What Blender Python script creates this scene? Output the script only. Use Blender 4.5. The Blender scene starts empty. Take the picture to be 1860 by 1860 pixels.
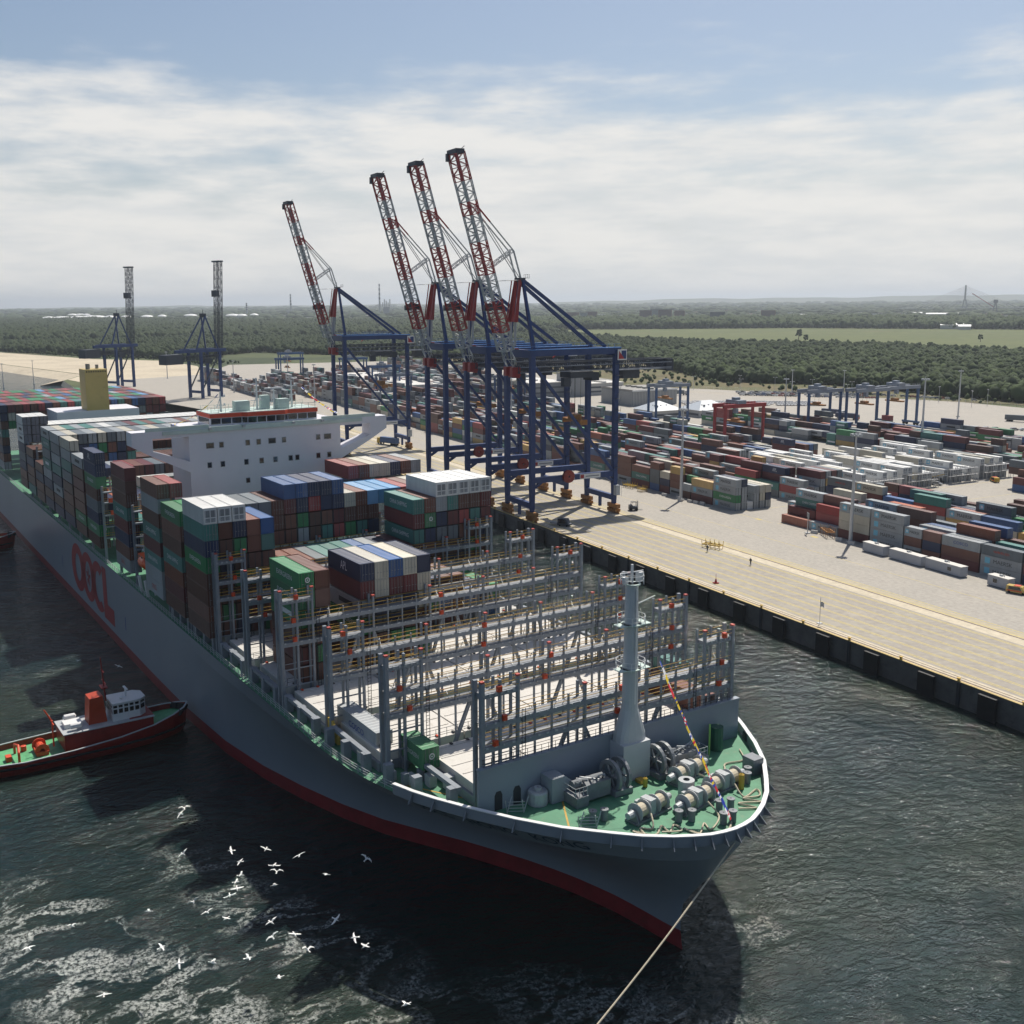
# Container port seen from the air: a large container ship in front of a quay with gantry cranes and a container yard.
# World axes: x runs along the quay (towards the viewer), y points inland, z is up (water at -1, quay at 4). Metres.
import bpy, math, random
import numpy as np
from mathutils import Matrix, Vector

rnd = random.Random(11)
R = math.radians
scene = bpy.context.scene
COL = scene.collection

# ---------------------------------------------------------------- camera
def q2(v, a=R(25.866578)):
    return Vector((math.sin(a)*v[0] - math.cos(a)*v[1], math.cos(a)*v[0] + math.sin(a)*v[1], v[2]))

def make_camera():
    pitch, roll = R(10.13525), R(-0.519146)
    r = Vector((1, 0, 0)); fw = Vector((0, math.cos(pitch), -math.sin(pitch))); u = r.cross(fw)
    cr, sr = math.cos(roll), math.sin(roll)
    r2, u2 = cr*r + sr*u, -sr*r + cr*u
    r2, u2, b2 = q2(r2), q2(u2), q2(-fw)
    m = Matrix(((r2.x, u2.x, b2.x, 0), (r2.y, u2.y, b2.y, 0), (r2.z, u2.z, b2.z, 77.3), (0, 0, 0, 1)))
    cd = bpy.data.cameras.new('camera'); cd.sensor_width = 36; cd.lens = 36.97
    cd.shift_x = 0.0412; cd.shift_y = -0.0218
    cd.clip_start = 1; cd.clip_end = 90000
    o = bpy.data.objects.new('camera', cd); o.matrix_world = m; COL.objects.link(o); scene.camera = o
make_camera()

# ---------------------------------------------------------------- sky, sun, exposure
SUN = Vector((-0.615*math.cos(R(57.5)), 0.789*math.cos(R(57.5)), math.sin(R(57.5)))).normalized()

def make_world():
    w = bpy.data.worlds.new('World'); scene.world = w; w.use_nodes = True
    nt = w.node_tree; N = nt.nodes; L = nt.links; N.clear()
    out = N.new('ShaderNodeOutputWorld')
    sky = N.new('ShaderNodeTexSky'); sky.sky_type = 'NISHITA'; sky.sun_disc = False
    sky.sun_elevation = R(57.5); sky.sun_rotation = math.atan2(SUN.x, SUN.y)
    sky.altitude = 50; sky.air_density = 1.0; sky.dust_density = 1.6; sky.ozone_density = 1.3
    b1 = N.new('ShaderNodeBackground'); b1.inputs['Strength'].default_value = 0.092
    L.new(sky.outputs[0], b1.inputs['Color'])
    tc = N.new('ShaderNodeTexCoord')
    # clouds: soft banks low over the land, thin streaks higher up
    mp = N.new('ShaderNodeMapping'); mp.inputs['Scale'].default_value = (2.6, 2.6, 11.0)
    L.new(tc.outputs['Generated'], mp.inputs['Vector'])
    n1 = N.new('ShaderNodeTexNoise'); n1.inputs['Scale'].default_value = 1.5; n1.inputs['Detail'].default_value = 9; n1.inputs['Roughness'].default_value = 0.58
    L.new(mp.outputs[0], n1.inputs['Vector'])
    mp2 = N.new('ShaderNodeMapping'); mp2.inputs['Scale'].default_value = (7, 7, 36); mp2.inputs['Location'].default_value = (3.1, 1.7, 0.4)
    L.new(tc.outputs['Generated'], mp2.inputs['Vector'])
    n2 = N.new('ShaderNodeTexNoise'); n2.inputs['Scale'].default_value = 1.6; n2.inputs['Detail'].default_value = 8; n2.inputs['Roughness'].default_value = 0.55
    L.new(mp2.outputs[0], n2.inputs['Vector'])
    sep = N.new('ShaderNodeSeparateXYZ'); L.new(tc.outputs['Generated'], sep.inputs[0])
    def mr(src, a, b, c, d, smooth=True):
        m = N.new('ShaderNodeMapRange'); m.interpolation_type = 'SMOOTHSTEP' if smooth else 'LINEAR'
        for k, v in (('From Min', a), ('From Max', b), ('To Min', c), ('To Max', d)): m.inputs[k].default_value = v
        L.new(src, m.inputs['Value']); return m.outputs[0]
    def mm(op, a, b):
        m = N.new('ShaderNodeMath'); m.operation = op
        for i, v in enumerate((a, b)):
            if isinstance(v, (int, float)): m.inputs[i].default_value = v
            else: L.new(v, m.inputs[i])
        return m.outputs[0]
    cover = mr(sep.outputs['Z'], 0.02, 0.30, 0.36, -0.10)          # more cloud near the horizon
    dens = mm('ADD', mm('ADD', mm('MULTIPLY', n1.outputs['Fac'], 0.75), mm('MULTIPLY', n2.outputs['Fac'], 0.25)), cover)
    # the cloud lies over the land ahead; the sky out to sea behind the viewer is clear
    dt = N.new('ShaderNodeVectorMath'); dt.operation = 'DOT_PRODUCT'; dt.inputs[1].default_value = (-0.90, 0.436, 0.0); L.new(tc.outputs['Generated'], dt.inputs[0])
    fac = mm('MULTIPLY', mr(dens, 0.50, 0.78, 0.0, 0.95), mr(dt.outputs['Value'], 0.05, 0.65, 0.0, 1.0))
    shade = mr(mm('ADD', mm('MULTIPLY', n2.outputs['Fac'], 0.6), mm('MULTIPLY', n1.outputs['Fac'], 0.4)), 0.36, 0.62, 0.0, 1.0)
    cc = N.new('ShaderNodeMix'); cc.data_type = 'RGBA'
    cc.inputs[6].default_value = (0.72, 0.735, 0.74, 1); cc.inputs[7].default_value = (0.86, 0.845, 0.815, 1)
    L.new(shade, cc.inputs[0])
    b2 = N.new('ShaderNodeBackground'); b2.inputs['Strength'].default_value = 1.0; L.new(cc.outputs[2], b2.inputs['Color'])
    mix = N.new('ShaderNodeMixShader'); L.new(fac, mix.inputs[0]); L.new(b1.outputs[0], mix.inputs[1]); L.new(b2.outputs[0], mix.inputs[2])
    L.new(mix.outputs[0], out.inputs['Surface'])
make_world()

sl = bpy.data.lights.new('sun', 'SUN'); sl.energy = 5.0; sl.angle = R(0.53); sl.color = (1.0, 0.94, 0.84)
so = bpy.data.objects.new('sun', sl); so.rotation_euler = SUN.to_track_quat('Z', 'Y').to_euler(); so.location = (0, 300, 400); COL.objects.link(so)

scene.view_settings.view_transform = 'Standard'; scene.view_settings.look = 'None'
scene.view_settings.exposure = 0.0; scene.view_settings.gamma = 1.0
scene.render.engine = 'CYCLES'
cy = scene.cycles
cy.max_bounces = 5; cy.diffuse_bounces = 2; cy.glossy_bounces = 3; cy.transmission_bounces = 2; cy.volume_bounces = 0; cy.transparent_max_bounces = 4
cy.sample_clamp_indirect = 4; cy.caustics_reflective = False; cy.caustics_refractive = False
cy.use_denoising = True; cy.use_adaptive_sampling = True; cy.adaptive_threshold = 0.02

# ---------------------------------------------------------------- helpers
class MB:
    """collects shapes into one mesh"""
    def __init__(s): s.v = []; s.f = []; s.m = []
    def add(s, vs, fs, mi=0):
        b = len(s.v); s.v.extend(tuple(p) for p in vs)
        for f in fs: s.f.append([b+i for i in f]); s.m.append(mi)
    def poly(s, pts, mi=0): s.add(pts, [list(range(len(pts)))], mi)
    def box(s, x0, x1, y0, y1, z0, z1, mi=0, bottom=True):
        vs = [(x0,y0,z0),(x1,y0,z0),(x1,y1,z0),(x0,y1,z0),(x0,y0,z1),(x1,y0,z1),(x1,y1,z1),(x0,y1,z1)]
        fs = [[4,5,6,7],[0,1,5,4],[1,2,6,5],[2,3,7,6],[3,0,4,7]]
        if bottom: fs.append([3,2,1,0])
        s.add(vs, fs, mi)
    def beam(s, p, q, w, h=None, mi=0, w2=None, h2=None):
        """box section bar from p to q, w wide and h deep"""
        p, q = Vector(p), Vector(q); h = h or w; w2 = w2 or w; h2 = h2 or h
        d = (q-p).normalized(); up = Vector((0,0,1)) if abs(d.z) < 0.95 else Vector((0,1,0))
        a = d.cross(up).normalized(); b = a.cross(d).normalized()
        vs = []
        for c, ww, hh in ((p, w, h), (q, w2, h2)):
            for sa, sb in ((-1,-1),(1,-1),(1,1),(-1,1)): vs.append(c + a*(sa*ww/2) + b*(sb*hh/2))
        s.add(vs, [[0,1,5,4],[1,2,6,5],[2,3,7,6],[3,0,4,7],[3,2,1,0],[4,5,6,7]], mi)
    def tube(s, p, q, r, n=8, mi=0, r2=None, cap=True):
        p, q = Vector(p), Vector(q); r2 = r if r2 is None else r2
        d = (q-p).normalized(); up = Vector((0,0,1)) if abs(d.z) < 0.95 else Vector((1,0,0))
        a = d.cross(up).normalized(); b = a.cross(d)
        vs = []
        for c, rr in ((p, r), (q, r2)):
            for i in range(n):
                t = 2*math.pi*i/n; vs.append(c + a*(rr*math.cos(t)) + b*(rr*math.sin(t)))
        fs = [[i, (i+1) % n, n+(i+1) % n, n+i] for i in range(n)]
        if cap: fs += [list(range(n))[::-1], list(range(n, 2*n))]
        s.add(vs, fs, mi)
    def path(s, pts, r, n=5, mi=0):
        for a, b in zip(pts, pts[1:]): s.tube(a, b, r, n, mi)
    def prism(s, pts, axis, a0, a1, mi=0):
        """2-D outline swept along an axis: x -> (y,z), y -> (x,z), z -> (x,y)"""
        def P(p, a): return {'x': (a, p[0], p[1]), 'y': (p[0], a, p[1]), 'z': (p[0], p[1], a)}[axis]
        n = len(pts)
        vs = [P(p, a0) for p in pts] + [P(p, a1) for p in pts]
        fs = [[i, (i+1) % n, n+(i+1) % n, n+i] for i in range(n)] + [list(range(n))[::-1], list(range(n, 2*n))]
        s.add(vs, fs, mi)
    def lathe(s, c, prof, axis='z', n=16, mi=0):
        """profile of (radius, height) turned about an axis through c"""
        vs = []; m = len(prof)
        for r, h in prof:
            for i in range(n):
                t = 2*math.pi*i/n; a, b = r*math.cos(t), r*math.sin(t)
                o = {'z': (a, b, h), 'y': (a, h, b), 'x': (h, a, b)}[axis]
                vs.append((c[0]+o[0], c[1]+o[1], c[2]+o[2]))
        fs = [[k*n+i, k*n+(i+1) % n, (k+1)*n+(i+1) % n, (k+1)*n+i] for k in range(m-1) for i in range(n)]
        s.add(vs, fs, mi)
    def mesh(s, name, mats=()):
        me = bpy.data.meshes.new(name); me.from_pydata(s.v, [], s.f); me.validate()
        for m in mats: me.materials.append(m)
        if len(mats) > 1 and len(me.polygons) == len(s.m): me.polygons.foreach_set('material_index', s.m)
        return me
    def build(s, name, mats, parent=None, loc=(0,0,0), rz=0, smooth=False, ang=None):
        if not isinstance(mats, (list, tuple)): mats = [mats]
        me = s.mesh(name, mats)
        bm_fix(me)
        if smooth: me.polygons.foreach_set('use_smooth', [True]*len(me.polygons))
        return put(name, me, parent, loc, rz)

import bmesh
def bm_fix(me):
    b = bmesh.new(); b.from_mesh(me); bmesh.ops.recalc_face_normals(b, faces=b.faces); b.to_mesh(me); b.free()

def put(name, me, parent=None, loc=(0,0,0), rz=0):
    o = bpy.data.objects.new(name, me); COL.objects.link(o); o.location = loc; o.rotation_euler = (0, 0, rz)
    if parent is not None: o.parent = parent
    return o

def tag(o, label=None, cat=None, group=None, kind=None):
    if label: o['label'] = label
    if cat: o['category'] = cat
    if group: o['group'] = group
    if kind: o['kind'] = kind
    return o

def thing(name, label, cat, loc=(0,0,0), rz=0, group=None):
    return tag(put(name, None, None, loc, rz), label, cat, group)

def copy_tree(o, parent=None, loc=None, rz=None, label=None):
    c = o.copy(); COL.objects.link(c); c.parent = parent
    if loc is not None: c.location = loc
    if rz is not None: c.rotation_euler = (0, 0, rz)
    if label: c['label'] = label
    for ch in KIDS.get(o.name, []): copy_tree_child(ch, c)
    return c
KIDS = {}
def note_kids(o):
    KIDS[o.name] = [c for c in bpy.data.objects if c.parent is o]
    for c in KIDS[o.name]: note_kids(c)
def copy_tree_child(o, parent):
    c = o.copy(); COL.objects.link(c); c.parent = parent
    for ch in KIDS.get(o.name, []): copy_tree_child(ch, c)

# ---------------------------------------------------------------- materials
def mat(name, col, rough=0.6, var=0.12, scale=0.6, metal=0.0, bump=0.0, spec=0.5, grime=None, gscale=(1, 1, 1), rand=0.0):
    m = bpy.data.materials.new(name); m.use_nodes = True
    nt = m.node_tree; N = nt.nodes; L = nt.links
    b = N['Principled BSDF']; b.inputs['Roughness'].default_value = rough; b.inputs['Metallic'].default_value = metal
    b.inputs['Specular IOR Level'].default_value = spec
    tc = N.new('ShaderNodeTexCoord'); mp = N.new('ShaderNodeMapping'); mp.inputs['Scale'].default_value = gscale
    L.new(tc.outputs['Object'], mp.inputs['Vector'])
    n = N.new('ShaderNodeTexNoise'); n.inputs['Scale'].default_value = scale; n.inputs['Detail'].default_value = 7; n.inputs['Roughness'].default_value = 0.62
    L.new(mp.outputs[0], n.inputs['Vector'])
    mx = N.new('ShaderNodeMix'); mx.data_type = 'RGBA'
    c = Vector(col)
    mx.inputs[6].default_value = (*(c*(1-var)), 1); mx.inputs[7].default_value = (*[min(1, k) for k in c*(1+var)], 1)
    r = N.new('ShaderNodeMapRange'); r.inputs['From Min'].default_value = 0.3; r.inputs['From Max'].default_value = 0.7
    L.new(n.outputs['Fac'], r.inputs['Value']); L.new(r.outputs[0], mx.inputs[0])
    last = mx.outputs[2]
    if grime:
        g = N.new('ShaderNodeTexNoise'); g.inputs['Scale'].default_value = scale*2.7; g.inputs['Detail'].default_value = 8; g.inputs['Roughness'].default_value = 0.7
        L.new(mp.outputs[0], g.inputs['Vector'])
        gr = N.new('ShaderNodeMapRange'); gr.inputs['From Min'].default_value = 0.55; gr.inputs['From Max'].default_value = 0.75; gr.inputs['To Max'].default_value = grime[1]
        L.new(g.outputs['Fac'], gr.inputs['Value'])
        gm = N.new('ShaderNodeMix'); gm.data_type = 'RGBA'; gm.inputs[7].default_value = (*grime[0], 1)
        L.new(gr.outputs[0], gm.inputs[0]); L.new(last, gm.inputs[6]); last = gm.outputs[2]
    if rand:
        oi = N.new('ShaderNodeObjectInfo'); hs = N.new('ShaderNodeHueSaturation')
        a = N.new('ShaderNodeMapRange'); a.inputs['To Min'].default_value = 1-rand; a.inputs['To Max'].default_value = 1+rand
        L.new(oi.outputs['Random'], a.inputs['Value']); L.new(a.outputs[0], hs.inputs['Value'])
        ml = N.new('ShaderNodeMath'); ml.operation = 'MULTIPLY'; ml.inputs[1].default_value = 7.31; L.new(oi.outputs['Random'], ml.inputs[0])
        fr = N.new('ShaderNodeMath'); fr.operation = 'FRACT'; L.new(ml.outputs[0], fr.inputs[0])
        a2 = N.new('ShaderNodeMapRange'); a2.inputs['To Min'].default_value = 0.72; a2.inputs['To Max'].default_value = 1.05
        L.new(fr.outputs[0], a2.inputs['Value']); L.new(a2.outputs[0], hs.inputs['Saturation'])
        L.new(last, hs.inputs['Color']); last = hs.outputs[0]
    L.new(last, b.inputs['Base Color'])
    if bump:
        bp = N.new('ShaderNodeBump'); bp.inputs['Strength'].default_value = bump; bp.inputs['Distance'].default_value = 0.1
        L.new(n.outputs['Fac'], bp.inputs['Height']); L.new(bp.outputs[0], b.inputs['Normal'])
    return m

RUST = ((0.16, 0.06, 0.025), 0.55)
DIRT = ((0.10, 0.09, 0.075), 0.5)
M = {}
M['hull'] = mat('hull grey paint', (0.21, 0.24, 0.275), 0.38, 0.07, 0.05, gscale=(1, 1, 0.25), grime=((0.25, 0.26, 0.27), 0.5))
M['boot'] = mat('boot topping red', (0.20, 0.018, 0.022), 0.5, 0.2, 0.3, grime=((0.08, 0.02, 0.02), 0.6))
M['logo_red'] = mat('funnel red lettering', (0.30, 0.012, 0.02), 0.45, 0.08, 0.2)
M['name_blue'] = mat('name lettering', (0.015, 0.05, 0.08), 0.5, 0.1)
M['deck_green'] = mat('green deck paint', (0.075, 0.235, 0.135), 0.65, 0.2, 0.35, grime=((0.22, 0.24, 0.15), 0.5))
M['deck_grey'] = mat('grey deck', (0.20, 0.22, 0.23), 0.7, 0.15, 0.4, grime=DIRT)
M['ship_grey'] = mat('lashing grey', (0.23, 0.255, 0.285), 0.5, 0.12, 0.5, grime=((0.12, 0.10, 0.09), 0.4))
M['ship_dark'] = mat('near-black steel', (0.03, 0.033, 0.038), 0.7, 0.2)  # one very dark tone for ladders, rails, frames and openings
M['hatch'] = mat('hatch cover paint', (0.60, 0.575, 0.535), 0.6, 0.08, 0.3, grime=((0.32, 0.27, 0.22), 0.55))
M['grating'] = mat('galvanised grating', (0.26, 0.265, 0.27), 0.45, 0.2, 2.0, metal=0.3)
M['rail_yellow'] = mat('yellow handrail', (0.50, 0.30, 0.05), 0.5, 0.15, 1.5)
M['box_orange'] = mat('orange box', (0.62, 0.07, 0.02), 0.5, 0.15, 2)
M['cap_red'] = mat('red post cap', (0.45, 0.07, 0.05), 0.5, 0.1)
M['white'] = mat('white paint', (0.72, 0.72, 0.71), 0.45, 0.04, 0.15, grime=((0.55, 0.54, 0.52), 0.4))
M['house'] = mat('deckhouse white', (0.70, 0.69, 0.73), 0.45, 0.04, 0.1, grime=((0.56, 0.55, 0.56), 0.35), gscale=(1, 1, 0.3))
M['house_green'] = mat('pale green steel', (0.50, 0.60, 0.55), 0.5, 0.1, 0.5)
M['band'] = mat('orange red band', (0.60, 0.065, 0.022), 0.5, 0.08)
M['glass'] = mat('dark window glass', (0.012, 0.016, 0.02), 0.08, 0.2, 1.0, spec=0.8)
M['funnel'] = mat('funnel ochre', (0.50, 0.37, 0.13), 0.5, 0.06, 0.2, grime=((0.30, 0.22, 0.10), 0.4))
M['black'] = mat('black', (0.012, 0.012, 0.013), 0.6, 0.2)
M['steel'] = mat('machine grey', (0.20, 0.215, 0.23), 0.45, 0.15, 1.0, grime=((0.10, 0.07, 0.05), 0.4))
M['steel_light'] = mat('light machine grey', (0.42, 0.44, 0.45), 0.45, 0.12, 1.0, grime=((0.2, 0.15, 0.1), 0.4))
M['rope'] = mat('pale rope', (0.52, 0.46, 0.34), 0.8, 0.15, 4)
M['crane_blue'] = mat('crane blue', (0.008, 0.038, 0.15), 0.5, 0.12, 0.15, grime=((0.02, 0.045, 0.11), 0.5))
M['crane_sky'] = mat('bright blue walkway', (0.03, 0.17, 0.48), 0.45, 0.1)
M['crane_dark'] = mat('dark girder steel', (0.035, 0.045, 0.065), 0.55, 0.2, 0.5)
M['crane_brown'] = mat('crane brown leg', (0.035, 0.024, 0.045), 0.55, 0.15)
M['red'] = mat('signal red', (0.34, 0.022, 0.025), 0.45, 0.12)
M['bogie'] = mat('bogie orange brown', (0.36, 0.15, 0.03), 0.6, 0.3, 1.0, grime=((0.06, 0.03, 0.02), 0.8))
M['yellow'] = mat('machine yellow', (0.55, 0.36, 0.05), 0.5, 0.2, 0.8, grime=((0.15, 0.09, 0.04), 0.6))
M['rtg_blue'] = mat('yard crane blue', (0.02, 0.075, 0.19), 0.45, 0.12, 0.3)
M['rtg_grey'] = mat('yard crane grey', (0.22, 0.25, 0.30), 0.5, 0.12, 0.3)
M['galv'] = mat('galvanised pole', (0.50, 0.51, 0.52), 0.4, 0.1, 0.5, metal=0.2)
M['tug_red'] = mat('tug red', (0.25, 0.02, 0.015), 0.4, 0.15, 0.5, grime=((0.08, 0.02, 0.02), 0.5))
M['tug_deck'] = mat('tug green deck', (0.10, 0.36, 0.16), 0.6, 0.25, 0.6)
M['tyre'] = mat('rubber', (0.012, 0.012, 0.012), 0.85, 0.2, 3)
M['asph_tyre'] = M['tyre']
M['roof_pale'] = mat('pale roof sheet', (0.62, 0.60, 0.56), 0.6, 0.08, 0.05, grime=((0.4, 0.37, 0.33), 0.4))
M['roof_grey'] = mat('grey roof', (0.26, 0.25, 0.23), 0.7, 0.12, 0.1)
M['wall_grey'] = mat('grey cladding', (0.24, 0.25, 0.26), 0.6, 0.12, 0.1, gscale=(1, 1, 0.2))
M['wall_pale'] = mat('pale cladding', (0.48, 0.47, 0.45), 0.6, 0.08, 0.1)
M['wall_dark'] = mat('dark cladding', (0.09, 0.10, 0.12), 0.6, 0.12, 0.1)
M['skin'] = mat('skin', (0.45, 0.28, 0.2), 0.6, 0.05)
M['cloth'] = mat('dark work clothes', (0.04, 0.045, 0.06), 0.8, 0.2, 4)
M['hivis'] = mat('hi-vis vest', (0.40, 0.5, 0.03), 0.7, 0.1, 4)
M['feather'] = mat('gull feathers', (0.80, 0.79, 0.76), 0.7, 0.06, 3)
M['flag_y'] = mat('flag yellow', (0.72, 0.52, 0.02), 0.7, 0.05); M['flag_b'] = mat('flag blue', (0.01, 0.04, 0.35), 0.7, 0.05)
M['flag_r'] = mat('flag red', (0.6, 0.02, 0.03), 0.7, 0.05); M['flag_w'] = mat('flag white', (0.75, 0.75, 0.75), 0.7, 0.03)
M['star_blue'] = mat('pale blue emblem', (0.16, 0.45, 0.60), 0.5, 0.05)
M['text_white'] = mat('white lettering', (0.70, 0.70, 0.70), 0.6, 0.05); M['text_dark'] = mat('dark lettering', (0.03, 0.035, 0.04), 0.6, 0.1)
M['text_red'] = mat('red lettering', (0.5, 0.05, 0.02), 0.6, 0.05); M['text_blue'] = mat('blue lettering', (0.01, 0.04, 0.25), 0.6, 0.05)
M['reefer_unit'] = mat('reefer machinery', (0.30, 0.32, 0.34), 0.5, 0.35, 3.0)

# lettering as flat meshes, cached
_txt = {}
def text_mesh(txt, mat_, w, h):
    key = (txt, mat_.name, w, h)
    if key in _txt: return _txt[key]
    cu = bpy.data.curves.new('lettering', 'FONT'); cu.body = txt; cu.size = 1; cu.resolution_u = 3; cu.extrude = 0.0
    o = bpy.data.objects.new('lettering', cu); COL.objects.link(o)
    dg = bpy.context.evaluated_depsgraph_get()
    me = bpy.data.meshes.new_from_object(o.evaluated_get(dg)); me.name = 'lettering'
    bpy.data.objects.remove(o); bpy.data.curves.remove(cu)
    n = len(me.vertices); co = np.empty(n*3); me.vertices.foreach_get('co', co); co = co.reshape(-1, 3)
    lo, hi = co.min(0), co.max(0)
    x = (co[:, 0]-lo[0])/(hi[0]-lo[0])*w - w/2; z = (co[:, 1]-lo[1])/(hi[1]-lo[1])*h - h/2
    out = np.zeros_like(co); out[:, 0] = x; out[:, 2] = z          # in the x-z plane, read from -y
    me.vertices.foreach_set('co', out.reshape(-1)); me.materials.clear(); me.materials.append(mat_); me.update()
    _txt[key] = me; return me
# ---------------------------------------------------------------- water
def make_water():
    m = bpy.data.materials.new('harbour water'); m.use_nodes = True
    nt = m.node_tree; N = nt.nodes; L = nt.links
    b = N['Principled BSDF']; b.inputs['Roughness'].default_value = 0.07; b.inputs['IOR'].default_value = 1.333
    tc = N.new('ShaderNodeTexCoord'); obj = tc.outputs['Object']
    def mapping(sc, rot=0.0, src=obj):
        mp = N.new('ShaderNodeMapping'); mp.inputs['Scale'].default_value = sc; mp.inputs['Rotation'].default_value = (0, 0, rot); L.new(src, mp.inputs['Vector']); return mp.outputs[0]
    def noise(vec, sc, det, ro=0.55, dist=0.0):
        n = N.new('ShaderNodeTexNoise'); n.inputs['Scale'].default_value = sc; n.inputs['Detail'].default_value = det; n.inputs['Roughness'].default_value = ro; n.inputs['Distortion'].default_value = dist
        L.new(vec, n.inputs['Vector']); return n.outputs['Fac']
    def mm(op, a, c=0.0, d=None):
        k = N.new('ShaderNodeMath'); k.operation = op
        for i, v in enumerate((a, c) if d is None else (a, c, d)):
            if isinstance(v, (int, float)): k.inputs[i].default_value = v
            else: L.new(v, k.inputs[i])
        return k.outputs[0]
    def mr(src, a, c, t0=0.0, t1=1.0):
        k = N.new('ShaderNodeMapRange'); k.interpolation_type = 'SMOOTHSTEP'
        for kk, v in (('From Min', a), ('From Max', c), ('To Min', t0), ('To Max', t1)): k.inputs[kk].default_value = v
        L.new(src, k.inputs['Value']); return k.outputs[0]
    wind = mapping((1.0, 0.55, 1.0), R(-38))
    wind2 = mapping((1.0, 0.6, 1.0), R(-15))
    h = mm('MULTIPLY', noise(wind, 0.07, 3, 0.5), 2.6)
    h = mm('ADD', h, mm('MULTIPLY', noise(wind2, 0.30, 4, 0.55, 0.4), 1.25))
    h = mm('ADD', h, mm('MULTIPLY', noise(wind, 0.95, 5, 0.62, 0.3), 0.62))
    bp = N.new('ShaderNodeBump'); bp.inputs['Strength'].default_value = 1.0; bp.inputs['Distance'].default_value = 1.0
    L.new(h, bp.inputs['Height']); L.new(bp.outputs[0], b.inputs['Normal'])
    # foam: churned patches with ragged streaks
    sep = N.new('ShaderNodeSeparateXYZ'); L.new(obj, sep.inputs[0])
    def blob(cx, cy_, rx, ry, ang, amp):
        ca, sa = math.cos(ang), math.sin(ang)
        dx = mm('SUBTRACT', sep.outputs['X'], cx); dy = mm('SUBTRACT', sep.outputs['Y'], cy_)
        u = mm('ADD', mm('MULTIPLY', dx, ca/rx), mm('MULTIPLY', dy, sa/rx)); v = mm('ADD', mm('MULTIPLY', dx, -sa/ry), mm('MULTIPLY', dy, ca/ry))
        r2 = mm('ADD', mm('MULTIPLY', u, u), mm('MULTIPLY', v, v))
        return mr(r2, 0.0, 1.0, amp, 0.0)
    mask = None
    for args in FOAM:
        k = blob(*args); mask = k if mask is None else mm('MAXIMUM', mask, k)
    fv = mapping((1.0, 0.45, 1.0), R(28))
    wn = N.new('ShaderNodeTexNoise'); wn.inputs['Scale'].default_value = 0.11; wn.inputs['Detail'].default_value = 4; L.new(obj, wn.inputs['Vector'])
    wv = N.new('ShaderNodeVectorMath'); wv.operation = 'MULTIPLY_ADD'; wv.inputs[1].default_value = (9, 9, 0); L.new(wn.outputs['Color'], wv.inputs[0]); L.new(fv, wv.inputs[2])
    ridge = mm('ABSOLUTE', mm('SUBTRACT', noise(wv.outputs[0], 0.16, 6, 0.6), 0.5))
    streak = mr(ridge, 0.0, 0.055, 1.0, 0.0)
    patch = mr(noise(wv.outputs[0], 0.10, 7, 0.68), 0.56, 0.72)
    fine = mr(noise(obj, 1.9, 5, 0.7), 0.38, 0.62)
    foam = mm('MULTIPLY', mm('MULTIPLY', mm('MAXIMUM', mm('MULTIPLY', streak, 0.75), patch), fine), mask)
    caps = mm('MULTIPLY', mr(noise(wind, 0.16, 8, 0.72), 0.735, 0.80), 0.55)
    foam = mm('MINIMUM', mm('MAXIMUM', foam, caps), 1.0)
    silt = noise(mapping((1, 0.4, 1), R(30)), 0.022, 4, 0.55)
    wc = N.new('ShaderNodeMix'); wc.data_type = 'RGBA'; wc.inputs[6].default_value = (0.006, 0.019, 0.020, 1); wc.inputs[7].default_value = (0.019, 0.030, 0.020, 1)
    L.new(mr(silt, 0.35, 0.65), wc.inputs[0])
    cm = N.new('ShaderNodeMix'); cm.data_type = 'RGBA'; cm.inputs[7].default_value = (0.62, 0.64, 0.60, 1)
    L.new(foam, cm.inputs[0]); L.new(wc.outputs[2], cm.inputs[6]); L.new(cm.outputs[2], b.inputs['Base Color'])
    L.new(mr(foam, 0.0, 0.6, 0.07, 0.7), b.inputs['Roughness'])
    me = bpy.data.meshes.new('water')
    X = [-40000, -6000, -1500, -500, 0, 1500]; Y = [-40000, -5000, -800, 0, 250, 1500]
    vs = [(a, c, 0) for c in Y for a in X]; n = len(X)
    fs = [[j*n+i, j*n+i+1, (j+1)*n+i+1, (j+1)*n+i] for j in range(len(Y)-1) for i in range(n-1)]
    me.from_pydata(vs, [], fs); me.materials.append(m)
    tag(put('water', me, None, (0, 0, -1)), 'dark green harbour water with choppy glittering waves and foam', kind='structure')
FOAM = [(-128, 6, 24, 10, R(10), 1.0), (-112, 17, 20, 9, R(25), 0.9), (-120, 32, 17, 8, R(25), 0.62), (-136, 26, 16, 7, R(20), 0.4),
        (-92, 32, 18, 8, R(20), 0.75), (-84, 62, 26, 9, R(40), 0.5), (-95, 84, 9, 5, R(20), 0.3), (-104, 40, 16, 7, R(10), 0.45),
        (-1245, 112, 75, 16, R(14), 0.95), (-1450, 48, 200, 20, R(14), 0.9), (-203, 30, 10, 3, R(80), 0.25), (-370, 8, 20, 6, R(30), 0.5)]
make_water()

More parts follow.
